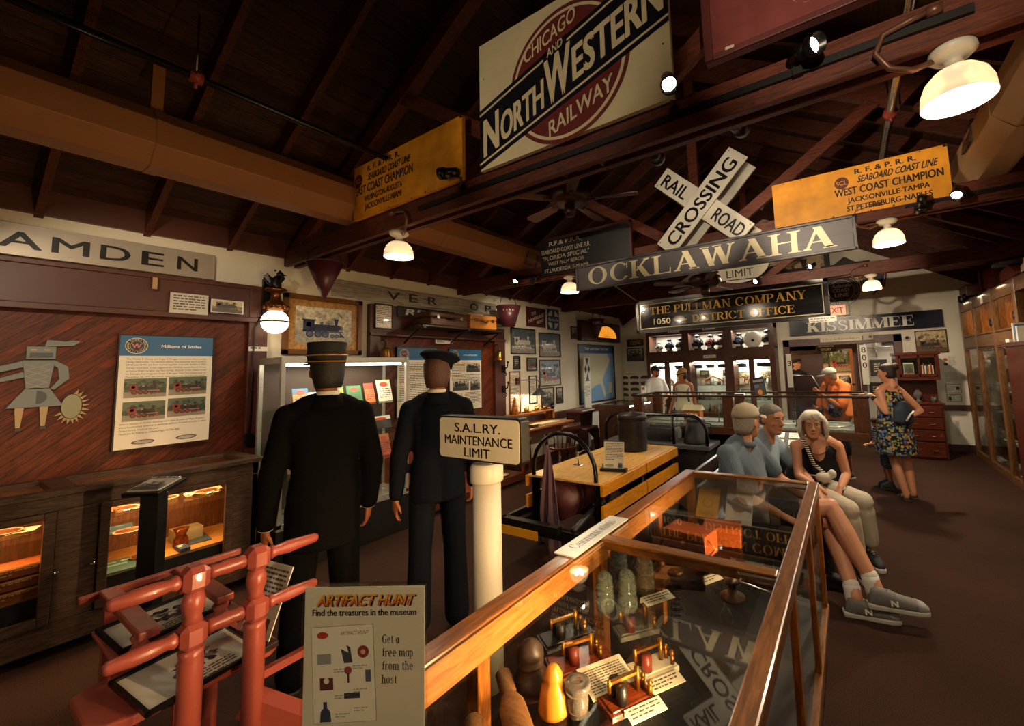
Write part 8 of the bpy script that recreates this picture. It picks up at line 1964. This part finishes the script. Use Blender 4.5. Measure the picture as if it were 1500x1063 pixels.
def person(label, J, skin, head_f, group=None, voxel=.009, name='person', cat='person', sleeve=1.0, up=(0, 0, 1), hands=True, s=1.0, legs=True):
    """one continuous body: head, neck, trunk, arms, hands, legs"""
    for k in J: J[k] = Vector(J[k]) if isinstance(J[k], tuple) else J[k]
    base = V((J['ar'].x + J['al'].x) / 2, (J['ar'].y + J['al'].y) / 2, 0)
    t = thing(name, label, cat, base, world=True, group=group)
    b = MB(); HM = axes_matrix(J['head'], head_f, up)
    head_shape(b, HM, s)
    torso_shape(b, J, .9, .88)
    nk = (J['sr'] + J['sl']) / 2
    b.tube([nk, HM @ V(0, -.035, -.12)], [.062, .05], 12)
    for k in 'rl':
        sh, el, wr = J['s' + k], J['e' + k], J['w' + k]
        capsule(b, [sh, sh.lerp(el, .5), el, el.lerp(wr, .4), wr], [.052 * s, .046 * s, .037 * s, .038 * s, .025 * s])
        if hands:
            d = J.get('d' + k, (wr - el)); hand_shape(b, wr, d, J.get('n' + k, (nk - wr)), s, J.get('curl', .4), J.get('t' + k, 1))
        if legs:
            hp, kn, an = J['h' + k], J['k' + k], J['a' + k]
            capsule(b, [hp, hp.lerp(kn, .5), kn, kn.lerp(an, .35), an], [.082 * s, .072 * s, .054 * s, .058 * s, .038 * s])
            tt = J['t_' + k] if 't_' + k in J else None
            if tt is not None: capsule(b, [an - V(0, 0, .03), tt + V(0, 0, .02)], [.034 * s, .022 * s])
    remesh(build('body', b, skin, t), voxel, 3)
    return t, HM
def top_garment(t, J, col, name='shirt', upper=1.0, r=.062, vox=.011, fit=1.06, belly=0.0, sleeves=True, m=None, extra=None, cuff=None):
    b = MB(); torso_shape(b, J, fit, fit * 1.06, belly, False, sleeves)
    if sleeves:
        for k in 'rl':
            sh, el, wr = J['s' + k], J['e' + k], J['w' + k]
            if upper <= 1: capsule(b, [sh, sh.lerp(el, upper)], [r, r * .93])
            else: capsule(b, [sh, el, el.lerp(wr, upper - 1)], [r, r * .88, r * .7])
    if extra: extra(b)
    o = remesh(build(name, b, m or mat(col, .85, bump=.25, bscale=90, var=.1, vscale=9), t), vox, 4)
    return o
def trousers(t, J, col, upto=1.0, r=.09, name='trousers', vox=.011, r2=None, m=None):
    b = MB(); p = J['pel']; x = (J['hr'] - J['hl']).normalized()
    b.loft([(p - V(0, 0, .1), .15, .11, x, V(0, 0, 1).cross(x)), (p, .172, .125, x, V(0, 0, 1).cross(x)), (p + V(0, 0, .12), .16, .118, x, V(0, 0, 1).cross(x))], 18)
    for k in 'rl':
        h, kn, an = J['h' + k], J['k' + k], J['a' + k]
        if upto <= 1: capsule(b, [h, h.lerp(kn, upto)], [r, r * .88])
        else: capsule(b, [h, kn, kn.lerp(an, upto - 1)], [r, r * .8, r2 or r * .68])
    return remesh(build(name, b, m or mat(col, .85, bump=.2, bscale=80, var=.08, vscale=8), t), vox, 4)
def collar(t, J, HM, col, s=1.0, coat=None):
    b = MB(); c = HM @ V(0, -.04, -.135)
    b.lathe([(.062 * s, -.02), (.058 * s, .025), (.054 * s, .025), (.058 * s, -.02)], Matrix.Translation(c), 20); build('collar', b, mat(col, .7), t)
    if coat: b = MB(); b.lathe([(.1 * s, -.075), (.082 * s, -.02), (.07 * s, .002), (.064 * s, .002), (.078 * s, -.06)], Matrix.Translation(c), 24); build('coat_collar', b, coat, t)

# --- uniformed mannequins seen from behind
def stand(x, y, face, ht, arms=.22, armf=0.0, W=1.0, feet=.11, sh=.205):
    """upright joints for a figure of height ht at x, y facing face"""
    r, f, u = basis(face); k = ht / 1.78; c = V(x, y, 0)
    P = lambda a, b_, z: c + r * a * k + f * b_ * k + V(0, 0, z * k)
    J = dict(pel=P(0, 0, .98), sr=P(sh - .02, 0, 1.43), sl=P(-sh + .02, 0, 1.43), head=P(0, .03, 1.665), er=P(sh + .045, -.02 + armf, 1.13), el=P(-sh - .045, -.02 + armf, 1.13), wr=P(sh + .045, .05 + armf, .88), wl=P(-sh - .045, .05 + armf, .88),
             hr=P(.09, 0, .93), hl=P(-.09, 0, .93), kr=P(feet, .01, .5), kl=P(-feet, .01, .5), ar=P(feet + .01, -.02, .08), al=P(-feet - .01, -.02, .08), t_r=P(feet + .04, .15, .0), t_l=P(-feet - .04, .15, .0), w=W)
    J['f'] = f; J['r'] = r; J['k'] = k
    return J, P
NAVY = mat('#0f1119', .9, bump=.15, bscale=220, spec=.08); COAT = mat('#0a090a', .9, bump=.15, bscale=220, spec=.06)
f1 = V(-.90, .42, 0)
J, P = stand(-2.66, 1.33, f1, 1.85, sh=.2)
J['wl'] = P(-.265, .06, .84); J['el'] = P(-.245, -.01, 1.12); J['er'] = P(.245, -.02, 1.13); J['wr'] = P(.235, .06, .87)
t, HM = person('mannequin in a long black conductor coat and gold banded kepi seen from behind', J, WAX, V(-.97, .2, 0), name='mannequin', cat='mannequin', s=1.06)
def tails(b):
    r, f = J['r'], J['f']; pz = J['pel']
    b.loft([(pz + V(0, 0, .1), .175, .14, r, f), (pz - V(0, 0, .08), .185, .155, r, f), (pz - V(0, 0, .27), .195, .165, r, f)], 20)
top_garment(t, J, None, 'frock_coat', 1.93, .07, .012, 1.1, m=COAT, extra=tails)
trousers(t, J, None, 1.97, .1, m=COAT, r2=.088); collar(t, J, HM, '#d8d2c4', 1.06, COAT)
b = MB()
for k in 'rl': b.cyl(J['e' + k].lerp(J['w' + k], .9), J['e' + k].lerp(J['w' + k], 1.03), .036, .038, 16)
build('shirt_cuffs', b, mat('#d8d2c4', .7), t)
HM = HM @ Matrix.Scale(1.12, 4); hair_cap(t, HM, '#120d0b', .98, back=-.085)
b = MB('#0e0d10'); b.lathe([(.09, .0), (.095, .03), (.098, .045), (.093, .075), (.097, .105), (.096, .112), (.0, .113)], HM @ Matrix.Translation((0, -.005, .05)) @ Matrix.Diagonal((.98, 1.12, 1, 1)), 32); k = build('kepi', b, mat(None, .8), t)
for z in (.008, .042):
    b = MB('#c08a4a'); b.tube([(.098 * .98 * math.cos(a * PI / 20), .098 * 1.12 * math.sin(a * PI / 20), z) for a in range(40)], .0035, 6, closed=True, M=HM @ Matrix.Translation((0, -.005, .05))); build('gold_band', b, mat(None, .4, .5), k)
b = MB('#0b0a0c'); b.prism([(.098 * math.cos(R(a)), .045 + .12 * math.sin(R(a))) for a in range(0, 181, 15)], .045, .052, HM); build('peak', b, mat(None, .2), k)
for k_ in 'rl': shoe(t, J['a' + k_] * 1 - J['f'] * .06 - V(0, 0, J['a' + k_].z), J['t_' + k_] + J['f'] * .05, .1, ('#0c0b0b', '#100f0f', '#0c0b0b'))
J, P = stand(-2.46, 1.98, V(-.80, .6, 0), 1.82, sh=.195)
J['wl'] = P(-.26, .03, .86); J['wr'] = P(.24, .08, .88)
t, HM = person('mannequin in a navy porter suit and soft peaked cap seen from behind', J, WAX, V(-.72, .69, 0), name='mannequin', cat='mannequin', s=1.06)
def skirt(b):
    r, f = J['r'], J['f']; pz = J['pel']; b.loft([(pz + V(0, 0, .1), .175, .13, r, f), (pz - V(0, 0, .15), .19, .145, r, f)], 20)
top_garment(t, J, None, 'jacket', 1.92, .066, .012, 1.06, m=NAVY, extra=skirt); trousers(t, J, None, 1.97, .095, m=NAVY, r2=.082); collar(t, J, HM, '#cfc9bc', 1.06, NAVY)
HM = HM @ Matrix.Scale(1.14, 4); hair_cap(t, HM, '#4a2c1a', .96, back=-.09)
b = MB(); b.lathe([(.082, .035), (.085, .07), (.122, .098), (.124, .108), (.1, .132), (.03, .146), (0, .147)], HM @ Matrix.Rotation(R(10), 4, 'Y') @ Matrix.Rotation(R(-6), 4, 'X') @ Matrix.Diagonal((1, 1.1, 1, 1)), 32); k = build('peaked_cap', b, NAVY, t)
b = MB(); b.prism([(.085 * math.cos(R(a)), .05 + .11 * math.sin(R(a))) for a in range(0, 181, 15)], .035, .042, HM); build('peak', b, mat('#0b0a0c', .2), k)
for k_ in 'rl': shoe(t, J['a' + k_] - J['f'] * .06 - V(0, 0, J['a' + k_].z), J['t_' + k_] + J['f'] * .05, .1, ('#0c0b0b', '#100f0f', '#0c0b0b'))

# --- visitors on the bench
SNK = ('#b5b0a4', '#6a6662', '#a8a49a')
# man in the beige cap
J = dict(pel=(-.80, 3.62, .55), sr=(-.86, 3.42, 1.0), sl=(-.74, 3.84, 1.0), head=(-.745, 3.66, 1.22), er=(-.74, 3.3, .74), el=(-.55, 3.86, .74), wr=(-.5, 3.36, .62), wl=(-.36, 3.75, .66), hr=(-.74, 3.54, .53), hl=(-.72, 3.72, .53),
         kr=(-.20, 3.66, .63), kl=(-.24, 3.74, .52), ar=(.03, 3.5, .19), al=(-.09, 3.46, .12), t_r=(.24, 3.5, .10), t_l=(.1, 3.5, .02), w=1.12, nr=V(0, .2, -1), nl=V(0, 0, -1))
t, HM = person('elderly man in a beige cap and grey blue shirt seated with crossed legs', J, SKIN, V(.45, .88, 0), voxel=.008, s=1.12)
top_garment(t, J, '#5b6672', 'shirt', .72, .078, .011, 1.16, .05)
trousers(t, J, '#2a2d38', .55, .105, 'shorts'); 
b = MB(); c = HM @ V(0, -.035, -.14); b.lathe([(.082, -.045), (.07, -.005), (.064, -.005), (.075, -.045)], Matrix.Translation(c), 20); build('collar', b, mat('#56616d', .85), t)
hair_cap(t, HM, '#a09688', 1.11, low=-.04, back=-.075, vol=1.03); cap_hat(t, HM, '#a89a82', 1.18); face_parts(t, HM, 1.12, brow='#8a8074')
for a, kk, h, toe in (('ar', 'kr', (-.03, 3.44, .085), (.30, 3.5, .085)), ('al', 'kl', (-.17, 3.435, .0), (.15, 3.495, .0))):
    b = MB(); capsule(b, [J[a] + (J[kk] - J[a]).normalized() * .07, J[a] - V(0.01, 0, .05)], [.053, .05]); build('sock', b, mat('#cfcac0', .95, bump=.3, bscale=200), t)
    shoe(t, h, toe, .1, SNK, letter='N', w_=.05)
# man in the pale blue shirt
J = dict(pel=(-.78, 4.12, .55), sr=(-.76, 3.92, .98), sl=(-.68, 4.33, .98), head=(-.62, 4.1, 1.195), er=(-.56, 3.86, .74), el=(-.46, 4.32, .74), wr=(-.27, 3.68, .62), wl=(-.3, 4.1, .6), hr=(-.72, 4.02, .53), hl=(-.72, 4.2, .53),
         kr=(-.26, 3.9, .52), kl=(-.25, 4.2, .52), ar=(-.28, 3.8, .1), al=(-.26, 4.2, .1), t_r=(-.1, 3.79, .02), t_l=(-.08, 4.2, .02), w=1.08, dr=V(.35, -.3, -.8), nr=V(-.6, .4, 0), nl=V(0, -.3, -1))
t, HM = person('grey haired man in pale blue shirt and black trousers in the middle of the bench', J, SKIN2, V(.8, -.6, -.1), voxel=.008, s=1.08)
top_garment(t, J, '#7f909c', 'shirt', .75, .075, .011, 1.12, .03); trousers(t, J, '#15151a', 1.9, .098); hair_cap(t, HM, '#6a625a', 1.08, low=-.02, back=-.05, vol=1.04); face_parts(t, HM, 1.08, brow='#5a5048')
for a, h, toe in (('ar', (-.36, 3.81, 0), (-.07, 3.79, 0)), ('al', (-.34, 4.2, 0), (-.05, 4.2, 0))): shoe(t, h, toe, .1, ('#3a3836', '#2a2a30', '#a8a49c'))
# white haired woman
J = dict(pel=(-.48, 4.6, .53), sr=(-.475, 4.36, .93), sl=(-.15, 4.5, .925), head=(-.325, 4.36, 1.125), er=(-.455, 4.2, .70), el=(-.10, 4.5, .68), wr=(-.265, 4.16, .60), wl=(-.15, 4.28, .615), hr=(-.44, 4.5, .52), hl=(-.36, 4.66, .52),
         kr=(-.10, 4.02, .52), kl=(.0, 4.27, .53), ar=(-.07, 4.1, .1), al=(.03, 4.38, .1), t_r=(-.02, 3.95, .02), t_l=(.08, 4.24, .02), w=1.05, dr=V(.75, .1, -.35), dl=V(-.35, -.45, -.6), nr=V(-.1, .2, -1), nl=V(.2, .2, -1), tr=1, tl=-1, curl=.25)
t, HM = person('white haired woman in black vest and beige trousers at the end of the bench', J, SKIN, V(.13, -.98, -.05), voxel=.0065, s=.96)
top_garment(t, J, '#0e0e11', 'vest_top', 0, .0, .010, 1.05, .035, sleeves=False)
b = MB(); n_ = (J['sr'] + J['sl']) / 2; fw_ = V(.2, -.97, 0)
b.loft([(n_ + fw_ * .035 + V(0, 0, .035), .075, .07, (1, .2, 0), (0, 0, 1)), (n_ + fw_ * .105 - V(0, 0, .03), .05, .09, (1, .2, 0), (0, 0, 1)), (n_ + fw_ * .13 - V(0, 0, .06), .01, .03, (1, .2, 0), (0, 0, 1))], 16); remesh(build('neckline_skin', b, SKIN, t), .008, 3)
trousers(t, J, '#b9ad98', 1.78, .1, r2=.07)
b = MB()     # loose shoulder length hair
b.loft([((0, -.06, -.1), .075, .04, X3, Y3), ((0, -.05, -.04), .088, .06, X3, Y3), ((0, -.03, .03), .086, .084, X3, Y3), ((0, -.016, .08), .078, .09, X3, Y3), ((0, -.012, .115), .05, .062, X3, Y3), ((0, -.012, .13), .012, .014, X3, Y3)], 18, M=HM)
q = random.Random(12)
for i in range(70):
    a = R(q.uniform(-215, 35)); ex = 1.05 + q.uniform(0, .3); fr = max(0, math.sin(a))
    x, y = math.cos(a), math.sin(a)
    if fr > .5: continue
    lo = -.135 + q.uniform(-.02, .04) if fr < .2 else -.1 + q.uniform(0, .05)
    sx_ = 1 if x > 0 else -1
    p_ = [(x * .02 + sx_ * .012, .05 * fr - .01, .128), (x * .065, y * .07 + .012, .1), (x * .085 * ex, y * .088 - .006, .03), (x * .094 * ex, y * .082 - .012, -.05), (x * .084 * ex, y * .068 - .012, lo)]
    b.tube(p_, [.006, .011, .013, .012, .004], 6, M=HM)
for i in range(16):
    x = -.06 + i * .008; b.tube([(.0 + x * .3, .02, .13), (x * .9 + .01, .075, .108), (x * 1.25 + .012 * (1 if x > 0 else -1), .09 - abs(x) * .3, .062 - abs(x) * .35)], [.007, .01, .004], 6, M=HM)
build('hair', b, mat('#d2c9b8', .6, var=.25, vscale=50), t)
face_parts(t, HM, .96, brow='#9a8c7a', glasses=True, lips='#a84a40')
b = MB('#3a2c22'); c = n_ + fw_ * .06
b.tube([c + V(.09 * math.cos(a), -.02 * math.sin(-a) - .075 * max(0, -math.sin(a)), .04 + .09 * math.sin(a)) for a in [PI + i * PI / 10 for i in range(11)]], .004, 6)
build('necklace', b, mat(None, .4, .4), t)
b = MB(); P0 = [J['sr'] + V(.06, .0, .07), J['sr'] + V(.1, -.09, .0), n_ + V(-.02, -.17, -.13), J['sl'] + V(-.06, -.16, -.26), V(-.22, 4.27, .71)]
b.tube(P0, .017, 6); strap = build('bag_strap', b, pattern(['#d5cfc0', '#2a2622'], 60, .8, 'bands', 2), t)
b = MB(); b.tube([J['sr'] + V(-.02, .02, -.14), n_ + V(-.12, -.16, -.22), V(-.28, 4.26, .70)], .008, 6); build('bag_chain', b, pattern(['#d5cfc0', '#2a2622'], 60, .8, 'bands', 2), t)
b = MB(); b.ball((-.27, 4.27, .69), .065, .04, .045, 14); b.ball((-.2, 4.28, .725), .035, .03, .04, 12); remesh(build('hand_bag', b, mat('#c5bcaa', .7), t), .01, 3)
b = MB('#d8d2c4'); b.tube([J['wl'] + (J['el'] - J['wl']).normalized() * .02 + V(.028 * math.cos(a * PI / 6), .02 * math.sin(a * PI / 6), .022 * math.sin(a * PI / 6)) for a in range(12)], .005, 6, closed=True); build('bracelet', b, mat(None, .3), t)
for h, toe in (((-.07, 4.15, 0), (-.02, 3.92, 0)), ((.0, 4.44, 0), (.09, 4.2, 0))): shoe(t, h, toe, .1, ('#c9c4b8', '#1a1a1e', '#c9c4b8'), w_=.042)

# --- standing visitors
def simple(label, x, y, face, ht, headf, skin, hair, over=None, W=1.0, vox=.011, sh=.19, f=None):
    J, P = stand(x, y, face, ht, sh=sh, W=W)
    if over: J.update({k: P(*v) for k, v in over.items()})
    if f: f(J, P)
    t, HM = person(label, J, skin, headf, voxel=vox, s=ht / 1.78)
    return t, HM, J, P
# woman in the flowered dress
t, HM, J, P = simple('woman in a flowered sleeveless dress with a small backpack beside the island case', .40, 6.52, V(-.5, .86, 0), 1.62, V(-.93, .3, -.12), SKIN, None, dict(kr=(.13, .02, .48), ar=(.13, -.05, .09), kl=(-.05, -.02, .48), al=(-.01, -.12, .09), t_r=(.16, .12, 0), t_l=(.04, .06, 0)), sh=.17,
    f=lambda J, P: J.update(el=V(.33, 6.36, 1.04), wl=V(.2, 6.46, 1.245), er=V(.69, 6.6, 1.04), wr=V(.56, 6.5, .98), sl=V(.285, 6.44, 1.29), sr=V(.505, 6.60, 1.28), dl=V(-1, .1, .15), nl=V(0, 0, -1), dr=V(-.5, .2, .2), nr=V(-.5, 0, 0)))
FLOR = pattern(['#171a22', '#2d3a55', '#171a22', '#5f7fb0', '#8a8a4a', '#b98a3c', '#6a8a5a', '#b08a5a', '#43639a', '#6a3a34'], 36, .85)
r, f = J['r'], J['f']; pz = J['pel']; ch = (J['sr'] + J['sl']) / 2; sx = (J['sr'] - J['sl']).normalized(); sf = V(0, 0, 1).cross(sx)
b = MB(); b.loft([(ch + V(0, 0, .0), .13, .08, sx, sf), (ch - V(0, 0, .12), .165, .12, sx, sf), (ch - V(0, 0, .26), .16, .125, sx, sf), (pz + V(0, 0, -.02), .19, .15, r, f), (pz - V(0, 0, .2), .215, .18, r, f), (V(pz.x, pz.y, .53), .235, .2, r, f)], 24)
for s_ in (J['sr'], J['sl']): b.tube([ch + (s_ - ch) * .55 - V(0, 0, .04) + sf * .09, ch + (s_ - ch) * .6 + V(0, 0, .045), ch + (s_ - ch) * .55 - V(0, 0, .04) - sf * .09], .022, 8)
remesh(build('flowered_dress', b, FLOR, t), .012, 3)
hair_cap(t, HM, '#241812', .92, low=-.05, back=-.08, vol=1.06)
b = MB(); b.ball((0, -.1, .06), .05, .045, .045, 12, M=HM); build('hair_bun', b, mat('#241812', .6, bump=.5, bscale=120), t); b = MB(); b.tube([(-.07, .03, .11), (0, .05, .125), (.07, .03, .11)], .006, 6, M=HM); build('sunglasses', b, BLACK, t)
face_parts(t, HM, .9)
bdir = -f; c = ch + bdir * .15 - V(0, 0, .26) + r * .03
b = MB(); b.loft([(c - V(0, 0, .13), .07, .035, r, f), (c - V(0, 0, .09), .12, .06, r, f), (c + V(0, 0, .05), .11, .06, r, f), (c + V(0, 0, .15), .05, .03, r, f)], 18); bp = remesh(build('backpack', b, mat('#23303c', .7, bump=.2), t), .012, 3)
b = MB('#cfcabc'); b.tube([c + bdir * .07 + r * -.02 - V(0, 0, .08), c + bdir * .08 + r * .03 - V(0, 0, .0), c + bdir * .07 + r * .08 + V(0, 0, .03)], .012, 6); build('side_bottle', b, PAINT, t)
b = MB(); b.tube([c + V(0, 0, .14) - bdir * .02, ch + (J['sl'] - ch) * .5 + V(0, 0, .06), ch + f * .13 - V(0, 0, .1), pz + f * .15 + r * .12 + V(0, 0, .1), c - V(0, 0, .1) + r * .1], .012, 6); build('strap', b, BLACK, t)
b = MB(); b.cyl(J['wl'] + (J['el'] - J['wl']) * .12, J['wl'] + (J['el'] - J['wl']) * .26, .031, .034, 14); build('watch', b, mat('#15151a', .25), t)
for k in 'rl':
    a = J['a' + k]; d = V(J['t_' + k].x - a.x, J['t_' + k].y - a.y, 0).normalized(); h = V(a.x, a.y, 0) - d * .05
    M = axes_matrix(h, d); b = MB('#3a2a24'); b.prism([(.03, 0), (.036, .08), (.045, .17), (.03, .24), (-.03, .24), (-.045, .17), (-.036, .08), (-.03, 0)], 0, .02, M); s_ = build('sandal', b, mat(None, .6), t, bevel=.004)
    b = MB('#2a1e1a')
    for y in (.07, .16): b.tube([(-.045, y, .015), (-.025, y, .06 - y * .1), (.025, y, .06 - y * .1), (.045, y, .015)], .008, 6, M=M)
    build('sandal_strap', b, mat(None, .6), s_)
# child behind her
t, HM, J, P = simple('small child in a blue striped shirt half hidden behind the woman in the flowered dress', .31, 6.92, V(-.9, -.2, 0), 1.0, V(-.9, .1, -.4), SKIN2, None, dict(head=(.02, .12, 1.5), wl=(-.2, .3, 1.05), el=(-.24, .1, 1.1), wr=(.1, .3, 1.0)), sh=.17)
top_garment(t, J, None, 'striped_shirt', .8, .05, .011, 1.12, m=pattern(['#2f4460', '#2f4460', '#b9bec4', '#51688a'], 34, .85, 'bands', 2)); trousers(t, J, None, .9, .06, 'shorts', m=pattern(['#1c222c', '#5a6678', '#1c222c', '#8a94a0'], 40, .85, 'bands', 2)); hair_cap(t, HM, '#3a281c', .62); face_parts(t, HM, .56)
for k in 'rl': a = J['a' + k]; shoe(t, V(a.x, a.y, 0) - J['f'] * .04, V(a.x, a.y, 0) + J['f'] * .12, .06, ('#4a4640', '#3a4450', '#6a6a6a'), w_=.034)
# man in the white shirt by the cabinet
t, HM, J, P = simple('man in a white tee shirt and black cap looking sideways before the lit cabinet', -3.62, 8.72, V(.75, -.66, 0), 1.68, V(.97, -.24, -.1), SKIN3, None, dict(wl=(-.05, .28, 1.02), wr=(.1, .26, 1.0), er=(.28, .08, 1.12), el=(-.28, .08, 1.12)))
top_garment(t, J, '#d5d2cb', 'tee_shirt', .62, .075, .013, 1.1); trousers(t, J, '#b5aa94', 1.2, .1, 'shorts'); hair_cap(t, HM, '#1c1410', .94); cap_hat(t, HM, '#14161c', .98); face_parts(t, HM, .94)
b = MB(); b.loft([((0, .05, -.11), .04, .03, X3, Y3), ((0, .055, -.08), .05, .04, X3, Y3), ((0, .05, -.06), .052, .04, X3, Y3)], 12, M=HM @ Matrix.Scale(.94, 4)); build('beard', b, mat('#2a1c14', .8), t)
for k in 'rl': a = J['a' + k]; shoe(t, V(a.x, a.y, 0) - J['f'] * .06, V(a.x, a.y, 0) + J['f'] * .2, .1, ('#d0ccc0', '#8a8a8a', '#d0ccc0'))
# woman in the cream top and tan cap
t, HM, J, P = simple('woman in a cream sleeveless top, tan cap and dark glasses before the lit cabinet', -2.76, 8.02, V(.1, -1, 0), 1.62, V(-.85, -.5, -.1), SKIN3, None, dict(wr=(.3, .05, .86), wl=(-.27, .05, .86)), sh=.18)
top_garment(t, J, '#d9d4b6', 'sleeveless_top', 0, .0, .013, 1.08, sleeves=False); trousers(t, J, '#8a8274', 1.8, .095); hair_cap(t, HM, '#2a1a12', .92, back=-.1); cap_hat(t, HM, '#a8824e', .96); face_parts(t, HM, .9)
b = MB(); b.tube([(-.075, .04, .014), (-.045, .092, .012), (0, .104, .014), (.045, .092, .012), (.075, .04, .014)], [.004, .014, .008, .014, .004], 8, M=HM @ Matrix.Scale(.93, 4)); build('sunglasses', b, mat('#15110f', .15), t)
ch = (J['sr'] + J['sl']) / 2
b = MB(); b.ball(ch + J['f'] * .15 - V(-.03, 0, .2), .03, .012, .018, 10); b.ball(ch + J['f'] * .15 - V(.03, 0, .2), .03, .012, .018, 10); build('hanging_glasses', b, BLACK, t)
b = MB()
for s_ in (J['sr'], J['sl']): b.tube([ch + (s_ - ch) * .72 - J['f'] * .1 - V(0, 0, .12), ch + (s_ - ch) * .75 + V(0, 0, .05), ch + (s_ - ch) * .72 + J['f'] * .11 - V(0, 0, .12), ch + (s_ - ch) * .8 - V(0, 0, .3) + J['f'] * .08], .024, 8)
build('backpack_straps', b, mat('#7a7f88', .8), t)
for k in 'rl': a = J['a' + k]; shoe(t, V(a.x, a.y, 0) - J['f'] * .06, V(a.x, a.y, 0) + J['f'] * .18, .1, ('#d0ccc0', '#8a8a8a', '#d0ccc0'))
# man in the orange shirt
t, HM, J, P = simple('man in an orange shirt and pale cap with a shoulder strap behind the island case', -.2, 7.3, V(-.75, -.66, 0), 1.62, V(-.96, -.2, -.15), SKIN3, None, dict(head=(0, .1, 1.6), wr=(.05, .33, 1.1), er=(.25, .12, 1.08), wl=(-.2, .42, 1.34), el=(-.3, .18, 1.12)), W=1.12, sh=.21)
J['dl'] = V(-.3, 0, .8)
top_garment(t, J, '#d9722e', 'tee_shirt', .8, .08, .013, 1.16, .04); trousers(t, J, '#3a3a44', 1.2, .1, 'shorts'); hair_cap(t, HM, '#8a7a68', .93); cap_hat(t, HM, '#9fa39a', .99); face_parts(t, HM, .92)
ch = (J['sr'] + J['sl']) / 2; b = MB(); b.tube([J['sr'] * .8 + J['sl'] * .2 + V(0, 0, .08), ch + J['f'] * .19 - V(0, 0, .1), J['pel'] + J['f'] * .2 - J['r'] * .14 + V(0, 0, .16)], .02, 8); build('shoulder_strap', b, mat('#2f3648', .8), t)
b = MB(); b.ball(J['pel'] + J['f'] * .18 - J['r'] * .17 + V(0, 0, .1), .1, .08, .1, 14); build('shoulder_bag', b, pattern(['#2f3a5a', '#46527a', '#2a2f3e', '#6a7490'], 40, .8), t)
for k in 'rl': a = J['a' + k]; shoe(t, V(a.x, a.y, 0) - J['f'] * .06, V(a.x, a.y, 0) + J['f'] * .2, .1, ('#d0ccc0', '#5a5a5a', '#d0ccc0'))
# mannequin in the gallery
J, P = stand(-1.03, 10.7, V(.6, -.8, 0), 1.74)
t, HM = person('uniformed mannequin with a dark cap standing in the room past the doorway', J, SKIN, V(.8, -.6, 0), name='mannequin', cat='mannequin', voxel=.012)
top_garment(t, J, None, 'jacket', 1.9, .068, .014, 1.08, m=mat('#161a2a', .8)); trousers(t, J, None, 1.95, .09, m=mat('#161a2a', .8), vox=.014); collar(t, J, HM, '#b9bcc4'); hair_cap(t, HM, '#1c1410'); face_parts(t, HM)
b = MB(); b.lathe([(.085, .04), (.088, .07), (.115, .1), (.11, .115), (0, .125)], HM, 24); k = build('peaked_cap', b, mat('#12141c', .7), t)
b = MB(); b.prism([(.08 * math.cos(R(a)), .05 + .1 * math.sin(R(a))) for a in range(0, 181, 15)], .035, .042, HM); build('peak', b, mat('#0b0a0c', .2), k)
for k_ in 'rl': shoe(t, V(J['a' + k_].x, J['a' + k_].y, 0) - J['f'] * .06, V(J['a' + k_].x, J['a' + k_].y, 0) + J['f'] * .2, .1, ('#0c0b0b', '#100f0f', '#0c0b0b'))
